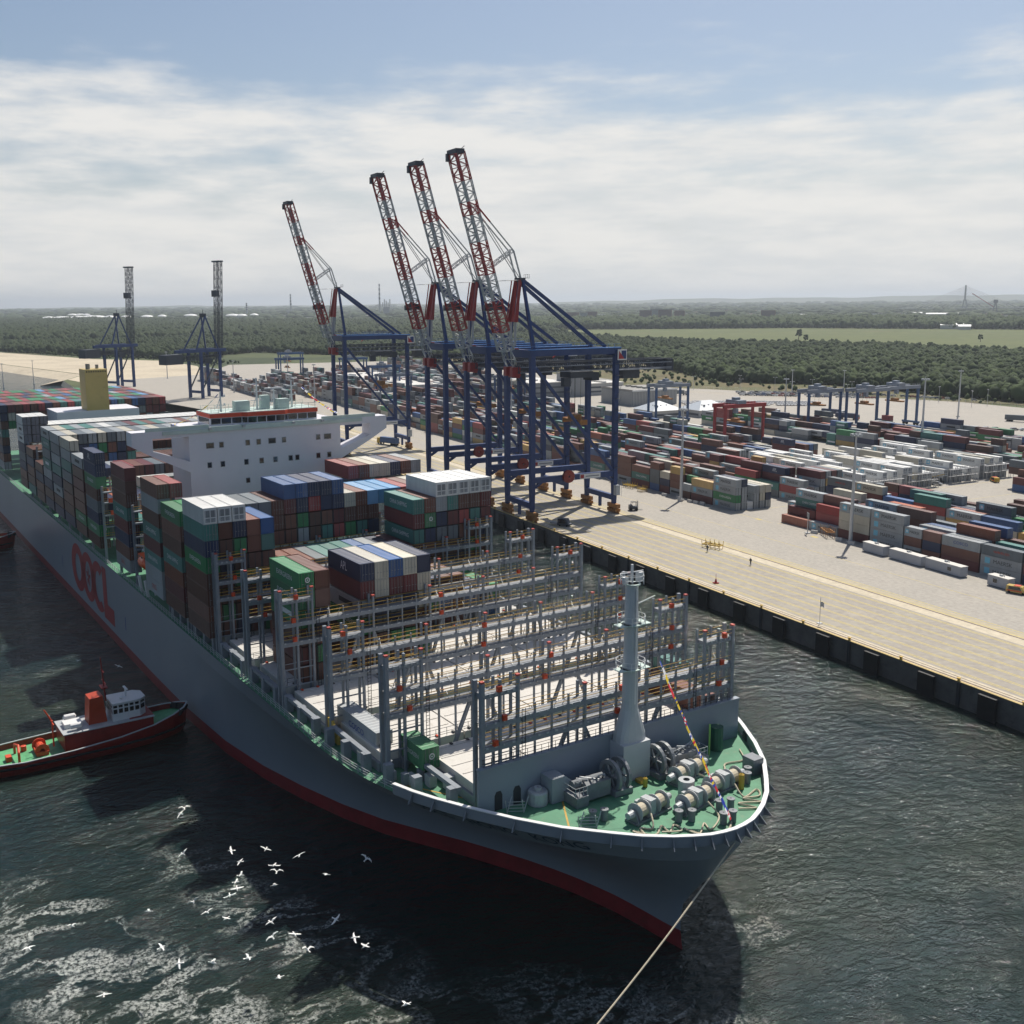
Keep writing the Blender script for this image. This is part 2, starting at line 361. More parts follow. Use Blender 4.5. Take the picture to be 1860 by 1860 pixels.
# ---------------------------------------------------------------- land
def ground_mat(name, cols, scale, rough=0.9, fine=None):
    """several soil or plant colours in patches"""
    m = bpy.data.materials.new(name); m.use_nodes = True
    nt = m.node_tree; N = nt.nodes; L = nt.links; b = N['Principled BSDF']; b.inputs['Roughness'].default_value = rough; b.inputs['Specular IOR Level'].default_value = 0.2
    tc = N.new('ShaderNodeTexCoord')
    n = N.new('ShaderNodeTexNoise'); n.inputs['Scale'].default_value = scale; n.inputs['Detail'].default_value = 9; n.inputs['Roughness'].default_value = 0.65; L.new(tc.outputs['Object'], n.inputs['Vector'])
    cr = N.new('ShaderNodeValToRGB'); el = cr.color_ramp.elements
    k = len(cols)
    el[0].position = 0.30; el[0].color = (*cols[0], 1); el[1].position = 0.70; el[1].color = (*cols[-1], 1)
    for i in range(1, k-1):
        e = el.new(0.30 + 0.40*i/(k-1)); e.color = (*cols[i], 1)
    L.new(n.outputs['Fac'], cr.inputs[0]); last = cr.outputs[0]
    if fine:
        n2 = N.new('ShaderNodeTexNoise'); n2.inputs['Scale'].default_value = fine; n2.inputs['Detail'].default_value = 6; L.new(tc.outputs['Object'], n2.inputs['Vector'])
        r = N.new('ShaderNodeMapRange'); r.inputs['To Min'].default_value = 0.72; r.inputs['To Max'].default_value = 1.28; L.new(n2.outputs['Fac'], r.inputs['Value'])
        vm = N.new('ShaderNodeVectorMath'); vm.operation = 'SCALE'; L.new(last, vm.inputs[0]); L.new(r.outputs[0], vm.inputs['Scale']); last = vm.outputs[0]
    L.new(last, b.inputs['Base Color'])
    return m

def sheet(name, pts, z, m, label=None, kind='structure'):
    me = bpy.data.meshes.new(name); me.from_pydata([(x, y, 0) for x, y in pts], [], [list(range(len(pts)))]); me.validate(); me.materials.append(m)
    bm_fix(me)
    o = put(name, me, None, (0, 0, z))
    if me.polygons and me.polygons[0].normal.z < 0: me.flip_normals()
    return tag(o, label, kind=kind)

G_LAND = ground_mat('land', [(0.028, 0.045, 0.020), (0.05, 0.07, 0.028), (0.10, 0.115, 0.05), (0.045, 0.062, 0.03), (0.15, 0.13, 0.075)], 0.0013, fine=0.02)
G_MEADOW = ground_mat('meadow grass', [(0.075, 0.10, 0.035), (0.12, 0.135, 0.05), (0.10, 0.12, 0.045), (0.16, 0.14, 0.07)], 0.006, fine=0.05)
G_SAND = ground_mat('sand', [(0.42, 0.36, 0.27), (0.52, 0.45, 0.34), (0.56, 0.49, 0.37)], 0.02, fine=0.3)
G_SCRUB = ground_mat('dry grass', [(0.09, 0.085, 0.04), (0.16, 0.13, 0.07), (0.11, 0.115, 0.05), (0.22, 0.18, 0.11)], 0.03, fine=0.4)
G_PAVE = ground_mat('block paving', [(0.33, 0.305, 0.27), (0.385, 0.355, 0.31), (0.36, 0.335, 0.295), (0.42, 0.385, 0.335)], 0.05, rough=0.8, fine=0.9)
G_ROAD = ground_mat('pale road', [(0.36, 0.33, 0.28), (0.44, 0.40, 0.34)], 0.03, fine=0.5)

COAST = [(-690, 169.4), (-1000, 95), (-1120, 95), (-1204, 122), (-1487, 51), (-1858, -30), (-3000, -300), (-9000, -1900), (-30000, -7000)]
arc = [(26000*math.cos(a), 26000*math.sin(a)) for a in [R(t) for t in range(180, 79, -8)]]
sheet('ground', [(900, 169.6)] + COAST + arc + [(900, 25000)], 3.6, G_LAND, 'flat green land with woods and fields reaching the horizon')
def shore():
    mb = MB()
    for (a, b) in zip(COAST[1:], COAST[2:]):
        d = (Vector(b)-Vector(a)).normalized(); nx, ny = -d.y, d.x
        if ny > 0: nx, ny = -nx, -ny
        w = 26 if a[0] < -1100 else 3
        mb.add([(a[0], a[1], 3.6), (b[0], b[1], 3.6), (b[0]+nx*w, b[1]+ny*w, -1.6), (a[0]+nx*w, a[1]+ny*w, -1.6)], [[0, 1, 2, 3]])
    tag(mb.build('beach_slope', G_SAND), 'wet sand sloping into the surf', kind='structure')
shore()
sheet('beach', [(-1060, 112), (-1130, 100), (-1204, 124), (-1487, 53), (-1858, -28), (-3000, -298), (-3300, -200), (-1858, 66), (-1547, 172), (-1438, 250), (-1290, 262), (-1130, 235)], 3.75, G_SAND, 'pale sandy beach curving away beyond the port')
sheet('meadow', [(-1620, 1085), (-1334, 1118), (-1150, 1228), (-904, 1215), (-560, 1260), (-300, 1500), (-420, 2450), (-1577, 2190), (-2060, 1920), (-2384, 1340), (-1900, 1150)], 3.9, G_MEADOW, 'open green meadow between two belts of trees')
sheet('dry_grass', [(-1000, 560), (-760, 520), (-400, 700), (-330, 660), (-200, 760), (-300, 800), (-484, 675), (-678, 683), (-752, 625), (-1092, 755), (-1300, 560)], 3.9, G_SCRUB, 'dry grassy verge below the forest edge')
sheet('yard_pavement', [(500, 203), (-690, 203), (-700, 165), (-1000, 100), (-1080, 118), (-1130, 235), (-1290, 300), (-1250, 500), (-1000, 560), (-760, 520), (-700, 560), (-520, 640), (-380, 640), (-150, 620), (500, 620)], 4.0, G_PAVE, 'beige block paved container yard')
sheet('sand_heap_ground', [(-330, 640), (-250, 600), (-120, 640), (-150, 720), (-330, 700)], 4.03, G_SAND, 'bare sand beside the yard road')
sheet('access_road', [(-760, 512), (-740, 500), (-560, 580), (-560, 598)], 4.03, G_ROAD, 'pale road past the car park')

# trees of the woods, one mass: lumpy crowns with real gaps between them
def foliage_mat(name, a, b, sc):
    m = mat(name, (0.05, 0.07, 0.03), 0.85, 0.1, sc, spec=0.15)
    for n in m.node_tree.nodes:
        if n.type == 'MIX': n.inputs[6].default_value = (*a, 1); n.inputs[7].default_value = (*b, 1)
        if n.type == 'TEX_NOISE': n.inputs['Scale'].default_value = sc
    return m
F_PINE = foliage_mat('pine wood', (0.016, 0.030, 0.012), (0.042, 0.060, 0.020), 0.06)
F_LEAF = foliage_mat('leafy crowns', (0.024, 0.042, 0.014), (0.060, 0.085, 0.026), 0.11)
nr = np.random.default_rng(5)
def ico(sub):
    b = bmesh.new(); bmesh.ops.create_icosphere(b, subdivisions=sub, radius=1); b.verts.ensure_lookup_table()
    v = np.array([x.co[:] for x in b.verts]); f = np.array([[x.index for x in fc.verts] for fc in b.faces]); b.free(); return v, f
def crowns(sub, n):
    v, f = ico(sub); out = []
    for _ in range(n):
        k = v*(1 + nr.uniform(-0.30, 0.26, (len(v), 1)))
        k[:, 2] = np.where(k[:, 2] > 0, k[:, 2]*1.0, k[:, 2]*0.8); k[:, :2] *= (1.12 - 0.22*np.clip(v[:, 2:3]*0.5+0.5, 0, 1))
        out.append(k)
    return out, f
C_NEAR, C_MID, C_FAR = crowns(2, 10), crowns(2, 9), crowns(1, 8)
def inside(P, x, y):
    c = np.zeros(x.shape, bool); n = len(P); j = n-1
    for i in range(n):
        (xi, yi), (xj, yj) = P[i], P[j]
        c ^= ((yi > y) != (yj > y)) & (x < (xj-xi)*(y-yi)/(yj-yi+1e-12)+xi); j = i
    return c
def tree_mesh(name, pts, size, tmpl, material, flat=1.0):
    """pts (n,2); size (n,) crown radius; crowns stand on short hidden trunks"""
    (vs, f) = tmpl; n = len(pts); V = []; F = []; off = 0
    pick = nr.integers(0, len(vs), n)
    for k in range(len(vs)):
        idx = np.where(pick == k)[0]
        if not len(idx): continue
        t = nr.uniform(0, 6.283, len(idx)); c, s = np.cos(t)[:, None], np.sin(t)[:, None]; base = vs[k]
        r = size[idx][:, None]; hz = r*nr.uniform(0.95, 1.4, (len(idx), 1))*flat
        X = (base[None, :, 0]*c - base[None, :, 1]*s)*r + pts[idx, 0:1]; Y = (base[None, :, 0]*s + base[None, :, 1]*c)*r + pts[idx, 1:2]
        Z = base[None, :, 2]*hz + 3.6 + hz*nr.uniform(0.75, 1.3, (len(idx), 1))
        V.append(np.stack([X, Y, Z], -1).reshape(-1, 3)); m = len(base)
        F.append((f[None] + (off + np.arange(len(idx))*m)[:, None, None]).reshape(-1, 3)); off += len(idx)*m
    V = np.concatenate(V); F = np.concatenate(F)
    me = bpy.data.meshes.new(name); me.vertices.add(len(V)); me.vertices.foreach_set('co', V.reshape(-1).astype(np.float32))
    me.loops.add(len(F)*3); me.loops.foreach_set('vertex_index', F.reshape(-1).astype(np.int32))
    me.polygons.add(len(F)); me.polygons.foreach_set('loop_start', np.arange(0, len(F)*3, 3, dtype=np.int32)); me.polygons.foreach_set('loop_total', np.full(len(F), 3, np.int32))
    me.update(); me.validate(); me.materials.append(material)
    return put(name, me)
def scatter(P, sp, jitter=0.5):
    xs = [p[0] for p in P]; ys = [p[1] for p in P]
    gx, gy = np.meshgrid(np.arange(min(xs), max(xs), sp), np.arange(min(ys), max(ys), sp))
    x = (gx + nr.uniform(-jitter, jitter, gx.shape)*sp).ravel(); y = (gy + nr.uniform(-jitter, jitter, gy.shape)*sp).ravel()
    k = inside(P, x, y); return np.stack([x[k], y[k]], 1)
def visible(p, pad=0.06):
    a = np.arctan2(p[:, 1], -p[:, 0]); d = np.hypot(p[:, 0], p[:, 1])
    return p[(a > -0.02-pad) & (a < R(25.87+27.5)+pad) & (d > 300)]

WOOD_A = [(-1455, 268), (-1860, 80), (-3200, -225), (-5600, -420), (-5200, 600), (-4100, 1000), (-3300, 1500), (-2400, 1340), (-1900, 1140), (-1620, 1075), (-1330, 1106), (-1150, 1215), (-900, 1200), (-560, 1240), (-330, 1180), (-250, 860), (-330, 760), (-484, 668), (-678, 676), (-752, 618), (-1092, 748), (-1306, 556), (-1606, 415)]
WOOD_B = [(-2420, 1345), (-2068, 1925), (-1577, 2195), (-450, 2440), (-500, 3100), (-2068, 2750), (-2900, 2400), (-3500, 1900), (-3300, 1500)]
def make_woods():
    p = visible(scatter(WOOD_A, 5.2)); d = np.hypot(p[:, 0], p[:, 1])
    near = p[d < 1500]; m1 = p[(d >= 1500) & (d < 2200)]; m1 = m1[nr.random(len(m1)) < 0.62]
    far = visible(scatter(WOOD_A, 9.5)); far = far[np.hypot(far[:, 0], far[:, 1]) >= 2200]
    sel = nr.random(len(near)) < 0.55
    for pts, mtl in ((near[sel], F_PINE), (near[~sel], F_LEAF)):
        tag(tree_mesh('forest', pts, nr.uniform(2.9, 4.9, len(pts)), C_NEAR, mtl), 'dense forest belt behind the container yard', kind='stuff')
    tag(tree_mesh('forest', m1, nr.uniform(3.4, 5.2, len(m1)), C_MID, F_PINE), 'pine forest behind the beach', kind='stuff')
    tag(tree_mesh('forest', far, nr.uniform(5.5, 8.5, len(far)), C_FAR, F_PINE), 'distant pine forest', kind='stuff')
    b = visible(scatter(WOOD_B, 11))
    tag(tree_mesh('forest', b, nr.uniform(5.5, 9.5, len(b)), C_FAR, F_LEAF), 'second belt of trees beyond the meadow', kind='stuff')
    # scattered copses between the far town blocks
    n = 9000; a = nr.uniform(-0.05, R(56), n); dd = 3300*np.power(14000/3300, nr.random(n)**0.9)
    q = np.stack([-dd*np.cos(a), dd*np.sin(a)], 1); keep = ~inside(WOOD_A, q[:, 0], q[:, 1]) & ~inside(WOOD_B, q[:, 0], q[:, 1]); q = q[keep]; dd = dd[keep]
    tag(tree_mesh('woodland', q, 10 + dd*nr.uniform(0.0012, 0.0042, len(q)), C_FAR, F_LEAF, 0.28), 'scattered copses over the far plain', kind='stuff')
    # scrub along the dune and verge
    s = np.concatenate([visible(scatter([(-1290, 272), (-1440, 255), (-1560, 180), (-1870, 70), (-1900, 110), (-1460, 300), (-1300, 320)], 6)),
                        visible(scatter([(-1000, 565), (-752, 535), (-700, 575), (-480, 650), (-480, 672), (-678, 682), (-752, 620), (-1090, 745), (-1280, 560)], 11))])
    s = s[nr.random(len(s)) < 0.5]
    tag(tree_mesh('scrub', s, nr.uniform(0.9, 2.3, len(s)), C_FAR, F_LEAF), 'low scrub on the dune and verge', kind='stuff')
make_woods()

# single trees standing in the meadow and by the yard
def tree_tmpl():
    t = thing('tree', None, 'tree')
    mb = MB(); mb.tube((0, 0, 0), (0.3, 0.1, 6), 0.5, 6, 0, 0.28)
    for a in range(5): mb.tube((0.2, 0, 3.5+a*0.5), (2.6*math.cos(a*1.3), 2.6*math.sin(a*1.3), 7+a*0.4), 0.2, 5, 0, 0.08)
    mb.build('trunk', mat('bark', (0.08, 0.06, 0.045), 0.9, 0.2, 2), t)
    V = []; F = []; off = 0
    for k in range(26):
        a, b = rnd.uniform(0, 6.28), rnd.uniform(0, 1); rr = 3.4*math.sqrt(b); hz = 5 + rnd.uniform(0, 7.5)*(1-0.35*b)
        base = C_MID[0][k % 9]*rnd.uniform(0.9, 1.7); V.append(base + np.array([rr*math.cos(a), rr*math.sin(a), hz])); F.append(C_MID[1]+off); off += len(base)
    V = np.concatenate(V); F = np.concatenate(F)
    me = bpy.data.meshes.new('crown'); me.from_pydata(V.tolist(), [], F.tolist()); me.materials.append(F_LEAF); put('crown', me, t)
    return t
TREE = tree_tmpl(); note_kids(TREE)
TREES = [(-1478, 1385, 1.5, 'round dark tree alone at the left of the meadow'), (-1370, 1300, 1.1, 'slender tree at the near edge of the meadow'), (-1215, 1535, 1.0, 'small tree in the middle of the meadow'),
         (-1010, 1560, 0.7, 'low bush shaped tree in the meadow'), (-985, 1770, 1.6, 'tall ragged tree far out on the meadow'), (-905, 1655, 1.2, 'small tree left of the meadow clump'), (-860, 1665, 1.3, 'small tree right beside its twin in the meadow'),
         (-800, 1690, 1.4, 'narrow tree before the wide meadow clump'), (-740, 1700, 1.9, 'widest tree of the meadow clump'), (-712, 1740, 1.8, 'tall tree behind the meadow clump'), (-650, 1720, 1.4, 'last tree at the right of the meadow clump'),
         (-430, 648, 0.75, 'pale green tree at the foot of the forest by the sand'), (-400, 665, 0.6, 'bushy small tree on the verge by the sand'), (-470, 655, 0.55, 'low tree behind the parked lorries')]
for i, (x, y, s, lab) in enumerate(TREES):
    o = TREE if i == 0 else copy_tree(TREE)
    o.location = (x, y, 3.8); o.scale = (s, s, s); o.rotation_euler = (0, 0, i*1.7); tag(o, lab, 'tree', 'single trees in the open')

# hills on the horizon
def hills():
    vs = []; fs = []; n = 160
    for j, (dist, hh) in enumerate(((17000, 0), (18500, 1), (21000, 0.9), (24000, 0))):
        for i in range(n):
            a = R(-6 + 66*i/(n-1)); t = (i/(n-1))
            h = 40 + 58*max(0, min(1, (t-0.45)/0.3)) + 9*math.sin(t*31)+6*math.sin(t*77+1)+4*math.sin(t*150)
            vs.append((-dist*math.cos(a), dist*math.sin(a), 3 + h*hh))
    for j in range(3):
        for i in range(n-1): fs.append([j*n+i, j*n+i+1, (j+1)*n+i+1, (j+1)*n+i])
    me = bpy.data.meshes.new('hills'); me.from_pydata(vs, [], fs); me.materials.append(G_LAND); bm_fix(me)
    tag(put('hills', me), 'low wooded hills on the horizon', kind='structure')
hills()
# ---------------------------------------------------------------- far town, works and bridge
M['brick'] = mat('red brown block', (0.30, 0.16, 0.12), 0.8, 0.1, 0.02); M['tank'] = mat('white tank', (0.75, 0.75, 0.74), 0.5, 0.03, 0.02)
M['town'] = mat('town walls', (0.40, 0.37, 0.34), 0.8, 0.3, 0.01)
def polar(px, dist):
    """place at a bearing (degrees right of the quay line) and distance"""
    return (-dist*math.cos(R(px)), dist*math.sin(R(px)))
def distant():
    mb = MB()
    for k in range(1700):
        b = rnd.uniform(2, 53); d = 3300 + 6500*rnd.random()**1.3; x, y = polar(b, d)
        if inside(WOOD_B, np.array([x]), np.array([y]))[0] or inside(WOOD_A, np.array([x]), np.array([y]))[0]: continue
        w, l, h = rnd.uniform(8, 26), rnd.uniform(8, 40), rnd.uniform(5, 14)
        if rnd.random() < 0.06: w *= 2.6; l *= 2
        mb.box(x-w/2, x+w/2, y-l/2, y+l/2, 3.6, 3.6+h, rnd.choice((0, 0, 1, 2, 3)))
    tag(mb.build('distant_houses', [M['town'], M['roof_pale'], M['brick'], M['wall_grey']]), 'scatter of far houses and sheds over the plain', kind='stuff')
    def block(lab, b, d, w, h, m, dep=14):
        t = thing('apartment_block', lab, 'building', (*polar(b, d), 3.6), R(-b), 'far apartment blocks')
        mb = MB(); mb.box(-dep/2, dep/2, -w/2, w/2, 0, h); mb.build('wall', m, t)
        mb = MB(); mb.box(-dep/2-.3, dep/2+.3, -w/2-.3, w/2+.3, h, h+1.2); mb.build('roof', M['roof_grey'], t)
        mb = MB()
        for k in range(int(h//3)): mb.box(dep/2, dep/2+.15, -w/2+2, w/2-2, 1.2+3*k, 2.5+3*k)
        mb.build('window_band', M['wall_dark'], t)
    px = lambda x: math.degrees(math.atan2((x-853.4), 1910)) + 25.87
    for i, (x, d, w, h, m, lab) in enumerate([
        (1037, 3700, 58, 34, 'brick', 'reddish apartment block left of the pale one, right of the cranes'), (1060, 3650, 26, 33, 'wall_pale', 'narrow pale apartment block between two reddish ones'),
        (1074, 3700, 40, 36, 'brick', 'orange brown apartment block next to the narrow pale block'), (1171, 3600, 40, 40, 'brick', 'tall reddish slab with pale neighbour to its right'),
        (1190, 3750, 42, 44, 'wall_pale', 'tall pale slab behind the reddish slabs'), (1206, 3600, 44, 42, 'brick', 'reddish tower slab in the middle of the far row'),
        (1232, 3650, 34, 38, 'brick', 'last reddish slab at the right end of the row'), (1300, 3500, 46, 34, 'wall_dark', 'dark grey tower block standing alone in the trees'),
        (1391, 3500, 44, 38, 'brick', 'single red tower block right of the others'), (1105, 3550, 80, 16, 'wall_grey', 'long low grey block before the reddish slabs')]):
        block(lab, px(x), d, w, h, M[m])
    def shed(lab, x, d, w, h, dep=40):
        t = thing('industrial_shed', lab, 'shed', (*polar(px(x), d), 3.6), R(-px(x)), 'far white sheds')
        mb = MB(); mb.box(-dep/2, dep/2, -w/2, w/2, 0, h); mb.build('wall', M['wall_pale'], t)
        mb = MB(); mb.prism([(-dep/2-.5, h), (dep/2+.5, h), (0, h+4)], 'y', -w/2-.5, w/2+.5); mb.build('roof', M['tank'], t)
    for x, d, w, h, lab in [(1519, 2950, 42, 9, 'bright white shed at the far edge of the meadow'), (1588, 3200, 36, 8, 'pale shed left of a longer grey one'), (1610, 3150, 30, 7, 'low grey shed between two pale sheds'),
                            (1640, 3300, 40, 9, 'white shed with neighbour, before the town'), (1722, 2750, 50, 10, 'long grey shed below the bridge tower'), (1745, 2700, 26, 8, 'small white shed below the bridge tower'),
                            (1703, 4300, 110, 14, 'long cream shed at the foot of the bridge'), (1655, 4700, 50, 12, 'white shed far out by the river'), (1273, 2900, 30, 8, 'white shed before the reddish slabs'), (1440, 4400, 90, 10, 'long white shed in the town')]:
        shed(lab, x, d, w, h)
    for i, (x, d, r) in enumerate([(102, 5200, 32), (126, 5200, 42), (155, 5300, 42), (176, 5500, 36), (190, 5400, 38), (145, 6700, 30), (158, 6700, 30), (170, 6600, 26), (212, 5300, 30), (240, 5200, 24), (278, 5300, 30), (305, 5400, 22), (356, 5600, 34), (432, 5400, 36), (448, 5300, 26), (470, 5500, 22)]):
        t = thing('storage_tank', f'white domed storage tank, {("first second third fourth fifth sixth seventh eighth ninth tenth eleventh twelfth thirteenth fourteenth fifteenth sixteenth".split())[i]} from the left of the tank farm', 'tank', (*polar(px(x), d), 3.6), 0, 'white tanks beyond the wood')
        mb = MB(); mb.lathe((0, 0, 0), [(r, 0), (r, 17)], n=20); mb.build('shell', M['wall_pale'], t)
        mb = MB(); mb.lathe((0, 0, 17), [(r+.5, 0), (r*.85, 4), (r*.5, 7), (0.1, 8.5)], n=20); mb.build('dome', M['tank'], t, smooth=True)
    def chimney(lab, x, d, h):
        t = thing('chimney', lab, 'chimney', (*polar(px(x), d), 3.6), 0, 'far chimneys')
        mb = MB(); mb.lathe((0, 0, 0), [(6.5, 0), (5.2, h*.5)], n=12); mb.build('shaft', M['wall_pale'], t)
        mb = MB(); n = 7
        for k in range(n): mb.lathe((0, 0, 0), [(5.2-.2*k, h*.5+h*.5*k/n), (5.0-.2*k, h*.5+h*.5*(k+1)/n)], n=12, mi=k % 2)
        mb.build('striped_top', [M['wall_dark'], M['wall_pale']], t)
    chimney('tall red and white banded chimney left of the single crane', 536, 6500, 128); chimney('tallest banded chimney just left of the boom group', 695, 6300, 182)
    chimney('short dark chimney right of the tank farm', 457, 6100, 78)
    def works(lab, x, d, s):
        t = thing('refinery_tower', lab, 'tower', (*polar(px(x), d), 3.6), R(-px(x)), 'refinery structures')
        mb = MB(); mb.box(-16*s, 16*s, -18*s, 18*s, 0, 48*s); mb.build('block', M['wall_grey'], t)
        mb = MB()
        for k in range(5): mb.lathe((0, (k-2)*10*s, 48*s), [(3.4*s, 0), (3*s, (26+9*((k*2) % 3))*s)], n=8)
        mb.build('column', M['wall_pale'], t)
    works('grey refinery block with slim columns behind the nearest chimney', 707, 6000, 1.0); works('small refinery block beside the left banded chimney', 531, 6300, 0.55); works('low refinery block with thin columns between the chimneys', 600, 6100, 0.45)
    # cable stayed bridge
    b = px(1742); t = thing('bridge', 'cable stayed bridge with one tall pylon far off on the right', 'bridge', (*polar(b, 6000), 3.6), R(-b))
    mb = MB(); mb.beam((0, -13, 0), (0, -4, 62), 6, 6); mb.beam((0, 13, 0), (0, 4, 62), 6, 6); mb.beam((0, 0, 58), (0, 0, 134), 9, 8); mb.beam((0, -9, 24), (0, 9, 24), 5, 4); mb.build('pylon', M['wall_grey'], t)
    mb = MB()
    for k in range(9):
        mb.tube((0, 0, 128-6*k), (0, -250+25*k, 22), 0.8, 4); mb.tube((0, 0, 128-6*k), (0, 250-25*k, 22), 0.8, 4)
    mb.build('stay_cable', M['wall_pale'], t)
    mb = MB(); mb.box(-9, 9, -330, 330, 18, 21); [mb.box(-2, 2, y-2, y+2, 0, 18) for y in (-300, -220, -140, 140, 220, 300)]; mb.build('deck', M['wall_pale'], t)
    b = px(1797); t = thing('shipyard_crane', 'dark shipyard crane with slanting red jib right of the bridge', 'crane', (*polar(b, 5200), 3.6), R(-b))
    mb = MB(); mb.beam((0, -10, 0), (0, 0, 52), 5); mb.beam((0, 10, 0), (0, 2, 52), 5); mb.box(-6, 6, -8, 10, 48, 62); mb.build('tower', M['wall_dark'], t)
    mb = MB(); mb.beam((0, -4, 30), (0, -95, 90), 3.0); mb.build('jib', M['red'], t)
distant()

# ---------------------------------------------------------------- quay and apron
def quay():
    x0, x1 = -690, 400
    t = thing('quay_wall', 'concrete quay wall with black fenders and a yellow cope', 'quay wall', (0, 0, 0))
    conc = mat('quay concrete', (0.12, 0.115, 0.105), 0.8, 0.25, 0.3, grime=((0.03, 0.03, 0.028), 0.7))
    mb = MB(); mb.box(x0, x1, 169.4, 170.0, -1.6, 3.98); mb.build('face', conc, t)
    mb = MB(); mb.box(x0, x1, 169.3, 169.95, 3.99, 4.12); mb.build('cope', mat('yellow cope', (0.50, 0.37, 0.14), 0.7, 0.15, 0.8, grime=((0.25, 0.2, 0.14), 0.6)), t)
    f = MB(); f.box(-1.9, 1.9, -1.15, -0.62, -3.6, 3.4); f.box(-1.2, -0.2, -0.62, 0, -1.2, 0.2); f.box(0.2, 1.2, -0.62, 0, 0.9, 2.2)
    f.box(-1.9, 1.9, -1.22, -1.15, 3.1, 3.4); fm = f.mesh('fender', [M['black']]); bm_fix(fm)
    b = MB(); b.lathe((0, 0, 0), [(0.28, 0), (0.22, 0.35), (0.42, 0.5), (0.4, 0.62), (0.05, 0.66)], n=10); bmsh = b.mesh('bollard', [M['yellow']])
    k = 0; x = -560
    while x < -60:
        o = put('fender', fm, t, (x, 169.4, 0.2)); o2 = put('bollard', bmsh, t, (x+6.6, 169.66, 4.12)); x += 14.0
    lad = MB()
    for x in range(-553, -60, 28): lad.box(x-.35, x+.35, 169.1, 169.4, -1, 3.9)
    lad.build('ladder', M['ship_dark'], t)
    apr = ground_mat('apron concrete', [(0.30, 0.27, 0.225), (0.36, 0.33, 0.28), (0.33, 0.30, 0.26), (0.40, 0.36, 0.30)], 0.06, 0.8, 0.7)
    sheet('apron', [(x0, 169.95), (x1, 169.95), (x1, 203), (x0, 203)], 4.0, apr, 'striped concrete quay apron')
    band = ground_mat('pale concrete band', [(0.50, 0.44, 0.33), (0.58, 0.51, 0.39)], 0.1, 0.8, 0.8)
    mb = MB()
    for a, c in ((170.05, 172.6), (199.7, 203.2)): mb.poly([(x0, a, 4.004), (x1, a, 4.004), (x1, c, 4.004), (x0, c, 4.004)])
    tag(mb.build('apron_band', band), 'pale concrete bands under the crane rails', kind='structure')
    yl = mat('worn yellow line', (0.52, 0.42, 0.15), 0.8, 0.2, 1.2, grime=((0.36, 0.32, 0.25), 0.7))
    mb = MB()
    for i in range(7):
        for e in (0, 0.62):
            y = 173.6 + i*4.05 + e; mb.poly([(x0, y, 4.008), (x1, y, 4.008), (x1, y+.26, 4.008), (x0, y+.26, 4.008)])
    for y, w in ((204.0, 0.5), (207.2, 0.35), (222.5, .22)): mb.poly([(x0, y, 4.008), (x1, y, 4.008), (x1, y+w, 4.008), (x0, y+w, 4.008)])
    mb.poly([(x0, 204.5, 4.006), (x1, 204.5, 4.006), (x1, 206.6, 4.006), (x0, 206.6, 4.006)], 1)
    tag(mb.build('road_markings', [yl, mat('sandy strip', (0.43, 0.37, 0.25), 0.85, 0.12, 0.5)]), 'worn yellow lane lines along the apron', kind='structure')
    mb = MB()
    for y in (170.6, 203.4): mb.poly([(x0, y-.22, 4.012), (x1, y-.22, 4.012), (x1, y+.22, 4.012), (x0, y+.22, 4.012)])
    mb.poly([(x0, 171.55, 4.012), (x1, 171.55, 4.012), (x1, 171.8, 4.012), (x0, 171.8, 4.012)])
    tag(mb.build('crane_rails', mat('rusty rail slot', (0.10, 0.05, 0.03), 0.7, 0.2, 1)), 'rusty crane rails set in the apron', kind='structure')
    # painted bay outlines and dashed lanes in the yard
    mb = MB()
    for x in (-284, -262): mb.poly([(x, 240, 4.008), (x+.25, 240, 4.008), (x+.25, 420, 4.008), (x, 420, 4.008)])
    for y in (239.6, 264.5, 272.5, 298): mb.poly([(-283, y, 4.008), (-264, y, 4.008), (-264, y+.22, 4.008), (-283, y+.22, 4.008)])
    for x, y in ((-272, 239), (-243, 236)): mb.poly([(x, y, 4.01), (x+2.6, y, 4.01), (x+2.6, y+1.4, 4.01), (x, y+1.4, 4.01)])
    tag(mb.build('yard_markings', yl), 'faded yellow bay lines on the yard paving', kind='structure')
quay()
# ---------------------------------------------------------------- the container ship
SA = R(5.843238); SO = (-107.94, 72.49)
def SH(x, y, z):
    c, s = math.cos(SA), math.sin(SA); return (SO[0]+x*c-y*s, SO[1]+x*s+y*c, z)
SHIP = thing('container_ship', 'huge grey container ship, bow towards the viewer, foredeck green and front bays empty', 'ship', (*SO, 0), SA)
BRX = [0, -14.6, -29.1, -43.7, -58.3, -72.9, -87.3, -101.6]

def interp(T, x):
    xs = [a for a, _ in T]
    for (a, p), (b, q) in zip(T, T[1:]):
        if a >= x >= b: return p + (q-p)*(a-x)/(a-b) if a > b else p
    return T[0][1] if x > T[0][0] else T[-1][1]
DECKB = [(21.7, 0), (21.55, 1.6), (21.2, 3.2), (20.4, 5.0), (19.3, 7.0), (17.3, 9.8), (15, 12.2), (11, 16.1), (6.4, 19.4), (1, 22.6), (-3, 24.7), (-6, 26.0), (-9, 27.0), (-15, 28.4), (-20, 29.1), (-26, 29.4), (-118, 29.4)]
WLB = [(13.6, 0), (12, .35), (10.4, .6), (7, 1.05), (3.3, 1.7), (-2, 3.1), (-8.3, 5.4), (-14.8, 8.6), (-21.6, 12.1), (-28.6, 16.6), (-37, 20.2), (-47, 23.3), (-58, 26.0), (-70, 27.9), (-83, 28.9), (-100, 29.4), (-118, 29.4)]
